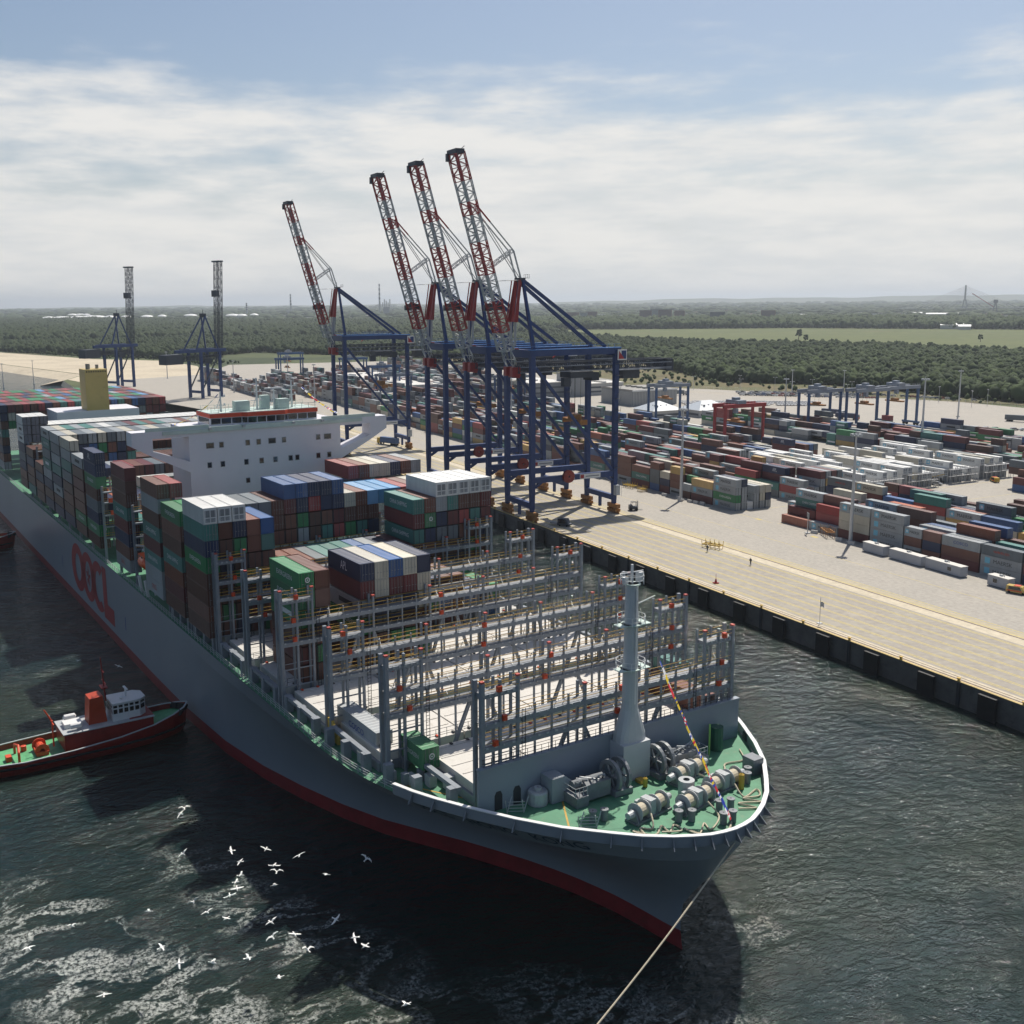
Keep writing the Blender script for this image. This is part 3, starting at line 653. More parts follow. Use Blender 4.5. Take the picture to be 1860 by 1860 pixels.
def stem(z): return interp([(18.5, 21.7), (17.1, 21.5), (14.4, 20.3), (11.2, 18.4), (7.7, 15.7), (5.2, 14.0), (3.6, 13.6), (1.3, 13.6), (-1.8, 14.2)], z)
def hull_pt(tau, z):
    """tau 0 at the stem, 1 where the parallel sides begin"""
    xs = stem(z); x = xs - tau*(xs+118)
    bd = interp(DECKB, 21.7 - tau*139.7); bw = interp(WLB, 13.6 - tau*131.6)
    if z <= 1.3: g = 0
    elif z < 14.5: g = 0.86*((z-1.3)/13.2)**1.7
    else: g = 0.86 + 0.14*min(1, (z-14.5)/2.6)
    # keep the measured outline in x, not only in tau
    xd = interp(DECKB, min(21.7, x + (21.7-xs)*(1-min(1, tau*3)))); xw = interp(WLB, min(13.6, x + (13.6-xs)*(1-min(1, tau*3))))
    return x, xw + (xd-xw)*g if tau > 0 else 0.0
TAUS = [0, .001, .003, .006, .014, .025, .04, .06, .08, .10, .125, .15, .18, .215, .25, .29, .34, .40, .47, .55, .65, .8, 1.0]
def make_hull():
    zs = [-1.8, 1.3, 3, 5, 7, 9, 11, 12.8, 14.1, 14.5, 15.4, 17.1]
    mb = MB(); rows = []
    for z in zs:
        row = [hull_pt(t, z) for t in TAUS]
        row += [(-330, 29.4), (-352, 28.6), (-370, 26.0), (-376, 25.2)]
        rows.append(row)
    for sgn in (-1, 1):
        b = len(mb.v); n = len(rows[0])
        for z, row in zip(zs, rows):
            mb.v += [(x, sgn*y, z) for x, y in row]
        for j in range(len(zs)-1):
            for i in range(n-1):
                f = [b+j*n+i, b+j*n+i+1, b+(j+1)*n+i+1, b+(j+1)*n+i]; mb.f.append(f if sgn > 0 else f[::-1]); mb.m.append(0 if zs[j] >= 1.3 else 1)
    mb.poly([(-376, -25.2, -1.8), (-376, 25.2, -1.8), (-376, 25.2, 17.1), (-376, -25.2, 17.1)])
    me = mb.mesh('hull', [M['hull'], M['boot']])
    b = bmesh.new(); b.from_mesh(me); bmesh.ops.remove_doubles(b, verts=b.verts, dist=0.002); bmesh.ops.recalc_face_normals(b, faces=b.faces)
    for f in b.faces: f.smooth = True
    for e in b.edges:
        za = [v.co.z for v in e.verts]
        if abs(za[0]-14.5) < .01 and abs(za[1]-14.5) < .01: e.smooth = False
    b.to_mesh(me); b.free()
    put('hull', me, SHIP)
    out = [hull_pt(t, 17.1) for t in TAUS]
    # decks
    mb = MB(); fore = [(x, y) for x, y in out if x > -16] + [(-16, interp(DECKB, -16))]
    mb.add([(x, -y+.05, 17.08) for x, y in fore] + [(x, y-.05, 17.08) for x, y in fore], [[i, i+1, len(fore)+i+1, len(fore)+i] for i in range(len(fore)-1)])
    mb.build('foredeck', M['deck_green'], SHIP)
    mb = MB(); a = [(x, y) for x, y in out if x < -16]; a = [(-16, interp(DECKB, -16))] + a + [(-330, 29.4), (-352, 28.6), (-370, 26), (-376, 25.2)]
    mb.add([(x, -y+.05, 17.08) for x, y in a] + [(x, y-.05, 17.08) for x, y in a], [[i, i+1, len(a)+i+1, len(a)+i] for i in range(len(a)-1)])
    mb.build('main_deck', M['deck_green'], SHIP)
    # bulwark round the bow with a white cap
    prof = [(x, y) for x, y in [(-9.2, 27.05)] + DECKB[::-1] if x >= -9.2]
    prof = sorted(set(prof), key=lambda p: p[0]); prof = prof + [(x, -y) for x, y in prof[::-1] if y > 0]
    fine = []
    for (x0, y0), (x1, y1) in zip(prof, prof[1:]):
        for k in range(3): fine.append((x0+(x1-x0)*k/3, y0+(y1-y0)*k/3))
    fine.append(prof[-1]); n = len(fine)
    def off(i, d):
        a, b_ = fine[max(0, i-1)], fine[min(n-1, i+1)]; tx, ty = b_[0]-a[0], b_[1]-a[1]; l = math.hypot(tx, ty) or 1
        return (fine[i][0] - ty/l*d*-1, fine[i][1] + tx/l*d*-1)
    mb = MB(); cap = MB(); P = [(off(i, 0.0), off(i, -0.30), off(i, 0.12), off(i, -0.42)) for i in range(n)]
    for i in range(n-1):
        (o0, i0, c0, d0), (o1, i1, c1, d1) = P[i], P[i+1]
        mb.add([(*o0, 17.1), (*o1, 17.1), (*o1, 18.4), (*o0, 18.4), (*i0, 17.1), (*i1, 17.1), (*i1, 18.4), (*i0, 18.4)], [[0, 1, 2, 3], [5, 4, 7, 6], [3, 2, 6, 7]])
        cap.add([(*c0, 18.4), (*c1, 18.4), (*d1, 18.4), (*d0, 18.4), (*c0, 18.52), (*c1, 18.52), (*d1, 18.52), (*d0, 18.52)], [[4, 5, 6, 7], [0, 1, 5, 4], [2, 3, 7, 6]])
    mb.build('bulwark', M['hull'], SHIP); cap.build('bulwark_cap', M['white'], SHIP)
    mb = MB()                                             # raking stays inside the bulwark
    for i in range(6, n-6, 3):
        o, inn, _, d = P[i]; q = off(i, -1.25)
        mb.add([(*inn, 18.3), (*inn, 17.1), (*q, 17.1)], [[0, 1, 2]]); q2_ = off(i, -1.2); mb.beam((*inn, 18.2), (*q2_, 17.15), .12, .12)
    mb.build('bulwark_stay', M['steel'], SHIP)
    fm = MB(); fm.prism([(-.9, -.8), (.9, -.8), (.7, .3), (-.7, .3)], 'y', -.1, .05); fmesh = fm.mesh('fairlead', [M['ship_dark']]); bm_fix(fmesh)
    for i in (8, 13, 18, 23, 26, 29, 33, n-34, n-24, n-14):
        if 0 < i < n-1:
            a, b_ = fine[i-1], fine[i+1]; o = put('fairlead', fmesh, SHIP, (*off(i, 0.06), 17.75), math.atan2(b_[1]-a[1], b_[0]-a[0]))
    # side rails
    for sgn in (-1, 1):
        mb = MB(); x = -9.6
        while x > -118:
            y = sgn*(interp(DECKB, x)-.25); mb.beam((x, y, 17.1), (x, y, 18.2), .07); x2 = x-1.8; y2 = sgn*(interp(DECKB, x2)-.25)
            for h in (17.5, 17.85, 18.2): mb.beam((x, y, h), (x2, y2, h), .055)
            x = x2
        for h in (17.5, 17.85, 18.2): mb.beam((-118, sgn*29.15, h), (-330, sgn*29.15, h), .055)
        for k in range(100): mb.beam((-118-2.1*k, sgn*29.15, 17.1), (-118-2.1*k, sgn*29.15, 18.2), .07)
        mb.build('side_railing', M['steel_light'], SHIP)
make_hull()

def letters_on_hull():
    """big red company letters amidships, the name at the bow"""
    def ring(cx, cz, rx, rz, wx, wz, a0=0, a1=360, n=40):
        mb = MB(); vs = []; k = n if a1-a0 >= 360 else n
        for i in range(k+1):
            t = R(a0+(a1-a0)*i/k); vs.append((cx+rx*math.cos(t), -29.46, cz+rz*math.sin(t))); vs.append((cx+(rx-wx)*math.cos(t), -29.46, cz+(rz-wz)*math.sin(t)))
        mb.add(vs, [[2*i, 2*i+2, 2*i+3, 2*i+1] for i in range(k)]); return mb
    o1 = ring(-183.4, 9.4, 8.0, 6.3, 4.7, 2.6); o1.build('logo_letter', M['logo_red'], SHIP)
    o2 = ring(-171.4, 9.4, 7.8, 6.3, 4.6, 2.3)
    for k in range(5):
        t = R(90+72*k); o2.add([(-171.4, -29.47, 9.4), (-171.4+1.5*math.cos(t-.5), -29.47, 9.4+1.9*math.sin(t-.5)), (-171.4+2.4*math.cos(t), -29.47, 9.4+2.9*math.sin(t)), (-171.4+1.0*math.cos(t+.3), -29.47, 9.4+1.3*math.sin(t+.3))], [[0, 1, 2, 3]])
    o2.build('logo_letter', M['logo_red'], SHIP)
    ring(-160.2, 9.4, 7.4, 6.3, 4.3, 2.4, 52, 308).build('logo_letter', M['logo_red'], SHIP)
    mb = MB(); mb.poly([(-155.6, -29.46, 2.9), (-145.4, -29.46, 2.9), (-145.4, -29.46, 6.9), (-151.6, -29.46, 6.9), (-151.6, -29.46, 15.7), (-155.6, -29.46, 15.7)]); mb.build('logo_letter', M['logo_red'], SHIP)
    # name near the bow, one mesh per word, wrapped on the flare
    def word(txt, xa, xb, z, h, m, sgn=-1):
        me = text_mesh(txt, m, xb-xa, h).copy()
        for v in me.vertices:
            x = (xa+xb)/2 + v.co.x; zz = z + v.co.z; lo, hi = 0.0, 1.0
            for _ in range(26):
                t = (lo+hi)/2
                if hull_pt(t, zz)[0] > x: lo = t
                else: hi = t
            y = hull_pt(t, zz)[1] + .10
            v.co = (x, sgn*y, zz)
        put('name_lettering', me, SHIP)
    word('OOCL', -7.4, -2.4, 15.9, 1.25, M['name_blue']); word('HONG', -0.2, 5.2, 15.9, 1.25, M['name_blue']); word('KONG', 7.0, 12.2, 15.8, 1.25, M['name_blue'])
    # draught marks and thruster sign
    mb = MB()
    for x in (-60, -100):
        y = hull_pt(.5, 6)[1]
    for x, y, z in ((-135, -29.46, 5), (-205, -29.46, 5)): mb.box(x, x+.3, y-.02, y, z, z+3.2)
    mb.build('tug_mark', M['text_blue'], SHIP)
letters_on_hull()

# ------------------------------------------------- hatch covers, pedestals, lashing bridges
def deck_fittings():
    cov = {}
    for i in range(7):
        xf, xb = BRX[i]-1.1, BRX[i+1]+1.1
        half = interp(DECKB, xf)-3.4 if i == 0 else (interp(DECKB, xf)-2.8 if i < 2 else 26.6)
        edges = [-half, -half*.5, 0, half*.5, half]
        for a, c in zip(edges, edges[1:]):
            mb = MB(); mb.box(xb, xf, a+.12, c-.12, 18.3, 19.62)
            for k in range(5): x = xb+.9+k*(xf-xb-1.8)/4; mb.box(x-.12, x+.12, a+.5, c-.5, 19.62, 19.70)
            mb.build('hatch_cover', M['hatch'], SHIP)
        mb = MB(); mb.box(xb-.2, xf+.2, -half-.3, half+.3, 17.1, 18.3); mb.build('hatch_coaming', M['ship_grey'], SHIP)
        mb = MB()
        for sgn in (-1, 1):
            for x in (xb+1.2, (xf+xb)/2, xf-1.2):
                y = interp(DECKB, x)-1.5
                if y > half+.4: mb.box(x-.5, x+.5, sgn*y-.55, sgn*y+.55, 17.1, 19.6)
            y = min(interp(DECKB, xf), interp(DECKB, xb))-1.5
            if y > half: mb.box(xb+.6, xf-.6, sgn*y-.35, sgn*y+.35, 19.1, 19.62)
        mb.build('stanchion', M['ship_grey'], SHIP)
        # red twist-lock pockets and pipes on the covers
        mb = MB()
        for k in range(int(half*2/2.55)):
            y = -half+1.2+k*2.55
            for x in (xb+.5, xf-.5): mb.box(x-.28, x+.28, y-.16, y+.16, 19.71, 19.86, rnd.choice((0, 1, 1)))
        mb.build('lock_pocket', [M['box_orange'], M['ship_dark']], SHIP)
        mb = MB()                                          # handrail stanchions at the cover edge
        for k in range(int(half*2/1.7)):
            y = -half+k*1.7; mb.beam((xf-.2, y, 19.7), (xf-.2, y, 20.8), .05)
        for h in (20.25, 20.8): mb.beam((xf-.2, -half, h), (xf-.2, half, h), .045)
        mb.build('cover_rail', M['ship_dark'], SHIP)
deck_fittings()

def lashing_bridge(xb, half, ztow, zin, full=True):
    posts = []; n = int(half*2/2.55); y0 = -n*2.55/2
    ys = [y0+2.55*k for k in range(n+1)]; nt = 2
    tops = [zin-4.3, zin-1.35]
    root = MB()
    for k, y in enumerate(ys):
        end = k <= nt or k >= n-nt; zt = ztow if end else zin + (0.75 if k % 4 == 2 else 0)
        w = 0.62 if k in (0, n) else (0.40 if (k % 4 == 2 or end) else 0.26)
        for dx in ((-.75, .75) if k % 4 == 2 or end else (.75,)): root.beam((xb+dx, y, 17.1), (xb+dx, y, zt), w if dx > 0 else w*.7, w*.8)
    for z in tops:
        root.box(xb+.62, xb+.92, ys[0], ys[-1], z-.62, z+.02)
        root.box(xb-.85, xb-.65, ys[0], ys[-1], z-.3, z)
    for a, c in ((0, nt), (n-nt, n)):
        for z in (20.4, 23.0): root.beam((xb+.8, ys[a], z), (xb+.8, ys[c], z), .16); root.beam((xb+.8, ys[a], z+.9), (xb+.8, ys[c], z+.9), .08)
        for z in (ztow-1.5,):
            if z > tops[-1]+.8: root.box(xb-.85, xb+.9, ys[a], ys[c], z-.5, z)
    for a in range(4, n-4, 6):                              # knee braces
        if a+4 <= n-1:
            zz = tops[0]-.4; root.beam((xb+.5, ys[a], 19.2), (xb+.5, ys[a]+2.55, zz), .42, .42); root.beam((xb+.5, ys[a]+7.65 if ys[a]+7.65 < ys[-1] else ys[-1], 19.2), (xb+.5, ys[a]+5.1, zz), .42, .42)
    lb = root.build('lashing_bridge', M['ship_grey'], SHIP)
    g = MB(); r = MB(); cp = MB(); bits = MB()
    for z in tops:
        g.box(xb-.62, xb+.62, ys[0], ys[-1], z+.02, z+.07)
        for dx in (-.9, .95):
            for h in (.55, 1.1): r.beam((xb+dx, ys[0], z+h), (xb+dx, ys[-1], z+h), .06)
        for k in range(int((ys[-1]-ys[0])/1.27)):             # lashing rods and turnbuckles stowed along the rail
            y = ys[0]+.4+1.27*k; bits.box(xb+.92, xb+1.02, y, y+rnd.uniform(.12, .42), z-.12, z+rnd.uniform(-.02, .12))
            if rnd.random() < .5: bits.beam((xb+rnd.choice((-.7, .7)), y, z+.1), (xb+rnd.choice((-.7, .7)), y+.4, z+rnd.uniform(.5, 1.2)), .07)
    for a, c in ((0, nt), (n-nt, n)):
        for z in (ztow-1.5,):
            if z > tops[-1]+.8:
                g.box(xb-.62, xb+.62, ys[a], ys[c], z+.01, z+.06)
                for dx in (-.9, .95):
                    for h in (.55, 1.1): r.beam((xb+dx, ys[a], z+h), (xb+dx, ys[c], z+h), .06)
                for k in range(6): y = ys[a]+(ys[c]-ys[a])*k/6; bits.box(xb+.92, xb+1.06, y, y+.3, z-.2, z+.1)
    for k, y in enumerate(ys):
        if k % 4 == 2 or k in (0, nt, n-nt, n): zt = ztow if (k <= nt or k >= n-nt) else zin+.75; cp.box(xb+.5, xb+1.0, y-.25, y+.25, zt, zt+.22)
    g.build('walkway', M['grating'], lb); r.build('handrail', M['rail_yellow'], lb); cp.build('post_cap', M['cap_red'], lb); bits.build('lashing_gear', M['steel_light'], lb)
    bx = MB(); bx.box(-.25, .25, -.3, .3, 0, .7); bx.box(.25, .32, -.18, .18, .15, .5); bme = bx.mesh('socket_box', [M['box_orange']]); bm_fix(bme)
    for z in tops+[ztow-1.5]:
        for k in ((1, n-1) if z > zin-1 else (1, n//2, n-1)):
            if rnd.random() < .8: put('socket_box', bme, lb, (xb+.98, ys[k]+rnd.uniform(-.9, .9), z+.12))
    ld = MB()                                               # ladders
    for k in (2, n-3):
        for dz in range(int((tops[-1]-17.4)/.45)): ld.beam((xb+1.0, ys[k]+.5, 17.4+.45*dz), (xb+1.0, ys[k]+1.0, 17.4+.45*dz), .05)
        for e in (.5, 1.0): ld.beam((xb+1.0, ys[k]+e, 17.2), (xb+1.0, ys[k]+e, tops[-1]+1), .06)
    ld.build('ladder', M['ship_dark'], lb)
LB = [(0, 20.9, 33.2, 29.3), (-14.6, 26.2, 33.2, 29.6), (-29.1, 27.9, 33.3, 30.4), (-43.7, 28.2, 35.2, 31.5), (-58.3, 28.2, 35.2, 31.5), (-72.9, 28.2, 35.1, 31.5), (-87.3, 28.2, 35, 31.5), (-101.6, 28.2, 35, 31.5)]
for a in LB: lashing_bridge(*a)
for xb in (-127.6+1.0, -140.5, -154.8, -169, -183, -197, -211, -225, -239.5, -254): # aft bridges: only the outer towers show between the stacks
    mb = MB()
    for y in (-28.2, -25.6, -23.1): mb.beam((xb, y, 17.1), (xb, y, 35), .55 if y < -28 else .35); mb.beam((xb, -y, 17.1), (xb, -y, 35), .4)
    for z in (22.6, 25.3, 28, 31, 33.6): mb.box(xb-.6, xb+.6, -28.4, -22.8, z-.3, z); mb.box(xb-.6, xb+.6, 22.8, 28.4, z-.3, z)
    lb = mb.build('lashing_bridge', M['ship_grey'], SHIP)
    r = MB()
    for z in (22.6, 25.3, 28, 31, 33.6):
        for h in (.55, 1.1): r.beam((xb+.7, -28.3, z+h), (xb+.7, -22.9, z+h), .07)
    r.build('handrail', M['rail_yellow'], lb)
    bx = MB(); bx.box(-.3, .3, -.5, .5, 0, 1.0); bme = bx.mesh('socket_box', [M['box_orange']]); bm_fix(bme)
    for z in (22.7, 28.1, 31.1): put('socket_box', bme, lb, (xb+.85, rnd.uniform(-27, -24), z))

# breakwater in front of the first bay
def breakwater():
    mb = MB(); half = 21.4
    mb.prism([(-half, 17.1), (half, 17.1), (half, 22.7), (-half, 22.7)], 'x', 1.15, 1.5)
    mb.box(.9, 1.7, -half, half, 22.62, 22.85)
    for y in range(-20, 21, 4): mb.box(.4, 1.15, y-.12, y+.12, 17.1, 22.5)
    bw = mb.build('breakwater', mat('breakwater paint', (0.255, 0.29, 0.335), 0.5, 0.06, 0.15), SHIP)
    mb = MB()
    for y in (-18.6, -15.9): mb.prism([(y-.55, 17.12), (y+.55, 17.12), (y+.55, 19.0), (y+.3, 19.5), (y-.3, 19.5), (y-.55, 19.0)], 'x', 1.5, 1.53)
    mb.build('door_opening', M['ship_dark'], bw)
    mb = MB()
    for k in range(40): y = -20.5+k*1.05; mb.beam((1.3, y, 22.85), (1.3, y, 23.85), .05)
    for h in (23.35, 23.85): mb.beam((1.3, -20.8, h), (1.3, 20.8, h), .05)
    mb.build('handrail', M['ship_dark'], bw)
breakwater()

# foremast
def foremast():
    mb = MB(); x, y = 2.6, 0.7
    mb.box(1.5, 4.2, y-2.2, y+2.2, 17.1, 22.0)
    P = [(22.0, 2.2, 1.35), (22.9, 2.1, 1.3), (26.2, 1.15, 1.05), (27, 1.02, 1.02)]
    for (z0, a0, b0), (z1, a1, b1) in zip(P, P[1:]):
        n = 16; vs = []
        for z, a, b_ in ((z0, a0, b0), (z1, a1, b1)):
            for i in range(n): t = 2*math.pi*i/n; e = .6 if z < 23 else 1; vs.append((x+b_*math.copysign(abs(math.cos(t))**e, math.cos(t)), y+a*math.copysign(abs(math.sin(t))**e, math.sin(t)), z))
        mb.add(vs, [[i, (i+1) % n, n+(i+1) % n, n+i] for i in range(n)], 0)
    mb.tube((x, y, 27), (x, y, 33), 1.02, 16, 0, .96); mb.tube((x, y, 33), (x, y, 42.6), .92, 16, 0, .8)
    m = mb.build('foremast', mat('mast grey', (0.50, 0.52, 0.54), 0.45, 0.05, 0.3), SHIP)
    for zz, r in ((31.6, 1.9), (37.4, 1.8), (42.6, 1.5)):
        mb = MB(); mb.tube((x, y, zz-.12), (x, y, zz), r*.75, 10)
        if zz < 42: mb.box(x-1, x+1.2, y+.5, y+2.3, zz-.1, zz); mb.box(x-.8, x+.8, y-2.2, y-.6, zz-.1, zz)
        mb.build('mast_platform', M['house_green'], m)
        mb = MB()
        for i in range(10):
            t = 2*math.pi*i/10; t2 = t+.63; p = (x+r*math.cos(t), y+r*math.sin(t)); q = (x+r*math.cos(t2), y+r*math.sin(t2)); mb.beam((*p, zz), (*p, zz+1.1), .06)
            for h in (.55, 1.1): mb.beam((*p, zz+h), (*q, zz+h), .05)
        mb.build('platform_rail', M['white'], m)
    mb = MB(); mb.beam((x, y, 42.6), (x, y, 45.0), .25); mb.box(x-.4, x+.4, y+.9, y+1.6, 42.7, 43.9); mb.beam((x, y-1.8, 44), (x, y+1.8, 44), .12); mb.box(x-.3, x+.3, y-1.4, y-.8, 42.7, 43.5); mb.beam((x, y+1, 39.8), (x+.3, y+3.6, 40.5), .12)
    mb.box(x+.95, x+1.02, y-.1, y+.1, 27, 42); mb.build('mast_light', M['white'], m)
foremast()
# ---------------------------------------------------------------- deckhouse
def deckhouse():
    H = M['house']
    mb = MB(); mb.box(-132, -119, -17.5, 17.5, 17.1, 50.0)
    for s in (-1, 1):
        def pr(pts): mb.prism([(s*y, z) for y, z in pts], 'x', -123.2, -119.0)
        pr([(17.5, 49.75), (29.4, 49.75), (29.4, 51.3), (17.5, 51.3)])
        pr([(25.1, 47.1), (29.4, 48.4), (29.4, 49.75), (25.1, 49.75)]); pr([(25.1, 45.95), (29.4, 48.4), (25.1, 47.1)])
        pr([(17.5, 42.1), (25.1, 45.95), (25.1, 47.1), (17.5, 44.4)])
    mb.box(-132, -123.2, -17.5, 17.5, 50.0, 51.3); mb.box(-123.2, -119, -17.5, 17.5, 50.0, 51.3)
    h = mb.build('deckhouse', H, SHIP)
    def win(y, z, w, hh):
        f = MB(); f.box(-119.0, -118.93, y-w/2-.12, y+w/2+.12, z-hh/2-.12, z+hh/2+.12); f.build('window_frame', M['wall_grey'], h)
        g = MB(); g.box(-118.95, -118.90, y-w/2, y+w/2, z-hh/2, z+hh/2); g.build('window', M['glass'], h)
    for y, w in ((-13.0, 1.5), (-10.5, .75), (-4.6, .75), (-2.1, .75), (1.0, 1.5), (3.8, .75), (12.0, .75), (14.3, 1.5)): win(y, 47.5, w, 1.0)
    for y, w in ((-13.3, .75), (-10.4, .75), (-5.1, .75), (-1.6, .75), (1.6, .75), (5.2, .75), (6.8, .75), (11.9, .75), (14.6, .75)): win(y, 43.3, w, 1.0)
    for y in (-4.9, 9.5): win(y, 39.2, .7, .9)
    g = MB()                                               # wind screen along the bridge wings
    for s in (-1, 1):
        g.box(-119.25, -119.0, s*13 if s > 0 else -26.5, 26.5 if s > 0 else -13, 51.3, 52.05)
    g.box(-118.95, -118.6, -13, 13, 50.5, 51.55); g.box(-118.98, -118.75, -23, -12, 50.4, 51.2); g.box(-118.98, -118.75, 12, 23, 50.4, 51.2)
    g.build('wind_screen', M['house_green'], SHIP)
    lm = MB()
    for y in (-13, -5.5, 6.0, 13): lm.box(-118.6, -118.2, y-.3, y+.3, 51.0, 51.5)
    lm.build('flood_light', M['steel_light'], SHIP)
    # wheelhouse with a jogged front
    front = [(-12.3, -120.0), (-5.3, -120.0), (-4.3, -119.2), (4.3, -119.2), (5.3, -120.0), (12.3, -120.0)]
    def ring(z0, z1, m, name, grow=0.0, parent=SHIP):
        mb = MB(); out = [(x+grow, y*(1+grow/12)) for y, x in front] + [(-129-grow, 12.3*(1+grow/12)), (-129-grow, -12.3*(1+grow/12))]
        mb.prism(out, 'z', z0, z1); return mb.build(name, m, parent)
    w = ring(51.3, 53.2, H, 'wheelhouse'); ring(53.2, 54.05, M['band'], 'orange_band', .18, w); ring(54.05, 54.2, M['house_green'], 'roof_deck', .05, w)
    for (y0, x0), (y1, x1) in zip(front, front[1:]):
        n = max(1, round(abs(y1-y0)/2.35))
        for k in range(n):
            a, b = (k+.06)/n, (k+.94)/n; g = MB()
            p = (x0+(x1-x0)*a+.04, y0+(y1-y0)*a); q = (x0+(x1-x0)*b+.04, y0+(y1-y0)*b)
            g.poly([(*p, 51.85), (*q, 51.85), (q[0]+.12, q[1], 53.05), (p[0]+.12, p[1], 53.05)]); g.build('bridge_window', M['glass'], w)
    g = MB(); g.box(-128, -121, -12.36, -12.3, 51.9, 53.0); g.box(-128, -121, 12.3, 12.36, 51.9, 53.0); g.build('side_window', M['glass'], w)
    # gear on the wheelhouse roof
    G = M['house_green']
    mb = MB(); mb.box(-123, -121, -6.3, -3.0, 54.2, 56.4); mb.box(-123, -121, 3.6, 6.2, 54.2, 56.4); mb.box(-124.5, -123, .4, 2.4, 54.2, 57.2); mb.build('roof_locker', G, SHIP)
    mb = MB()
    for k in range(16):
        y = -12+1.6*k; mb.beam((-120.2, y, 54.2), (-120.2, y, 55.3), .07); mb.beam((-127.5, y, 54.2), (-127.5, y, 55.3), .07)
    for hh in (54.75, 55.3): mb.beam((-120.2, -12.2, hh), (-120.2, 12.2, hh), .06); mb.beam((-127.5, -12.2, hh), (-127.5, 12.2, hh), .06)
    mb.build('roof_rail', G, SHIP)
    for y, top, arms in ((-.6, 61.2, 3), (7.6, 60.2, 2), (-8.9, 58.6, 2), (3.4, 58.6, 0)):
        mb = MB(); mb.beam((-123, y, 54.2), (-123, y, top), .42, .42, 0, .2, .2)
        for k in range(arms): z = top-1.2-1.9*k; mb.beam((-123, y-1.0-.25*k, z), (-123, y+1.0+.25*k, z), .14); mb.box(-123.2, -122.8, y+.7, y+1.0, z, z+.5)
        mb.beam((-123, y-.9, 55), (-123, y, 57.4), .12)
        if not arms: mb.box(-123.2, -122.8, y-2.1, y+2.1, top, top+.28)
        mb.build('signal_mast', M['white'], SHIP)
deckhouse()

def funnel():
    mb = MB(); mb.box(-291, -282, -3.8, 3.8, 17.1, 55.2); f = mb.build('funnel', M['funnel'], SHIP)
    mb = MB()
    for k in range(9): y = -3.1+.78*k; mb.box(-282.02, -281.97, y-.2, y+.2, 54.2, 54.7)
    mb.build('vent_slot', M['black'], f)
    mb = MB(); mb.box(-291.02, -291, -3.7, 3.7, 20, 54); mb.lathe((-284.5, -2.2, 55.2), [(.7, 0), (.7, 1.9), (.55, 1.9)], n=10); mb.lathe((-287, 1.5, 55.2), [(.55, 0), (.55, 1.4)], n=10); mb.lathe((-288, -1, 55.2), [(.4, 0), (.4, 1.5)], n=8); mb.build('exhaust_pipe', M['steel'], f)
    mb = MB(); mb.box(-300, -281.9, -14, 14, 17.1, 41); mb.build('engine_casing', M['house'], SHIP)
funnel()

# ---------------------------------------------------------------- gear on the foredeck
def drum_set(n, x, y, ang, gears):
    """a mooring winch: rope drums on a shaft with gear case and motor"""
    w = put(n, None, SHIP, (x, y, 17.12), ang); z = 1.15
    mb = MB(); mb.box(-3.2, 3.2, -1.0, 1.0, 0, .25)
    for u in (-2.9, -.55, .55, 2.9): mb.prism([(-.9, .25), (.9, .25), (.35, 1.6), (-.35, 1.6)], 'x', u-.12, u+.12)
    mb.build('frame', M['steel'], w)
    for u in (-1.7, 1.7):
        mb = MB(); mb.lathe((u, 0, z), [(.3, -.85), (1.15, -.85), (1.15, -.75), (.3, -.75)], 'x', 18); mb.lathe((u, 0, z), [(.3, .75), (1.15, .75), (1.15, .85), (.3, .85)], 'x', 18); mb.tube((u-.8, 0, z), (u+.8, 0, z), .35, 12); mb.build('flange', M['steel_light'], w)
        mb = MB(); mb.tube((u-.72, 0, z), (u+.72, 0, z), .82, 16); mb.build('rope_coil', M['rope'], w)
    mb = MB(); mb.box(-.5, .5, -.7, .9, .2, 2.15); mb.tube((2.9, 0, z), (3.9, 0, z), .48, 12, 0, .4); mb.tube((-3.9, 0, z), (-2.9, 0, z), .4, 12, 0, .48); mb.box(-.4, .4, .9, 1.9, .3, 1.3); mb.build('gear_case', M['steel_light'], w)
    return w
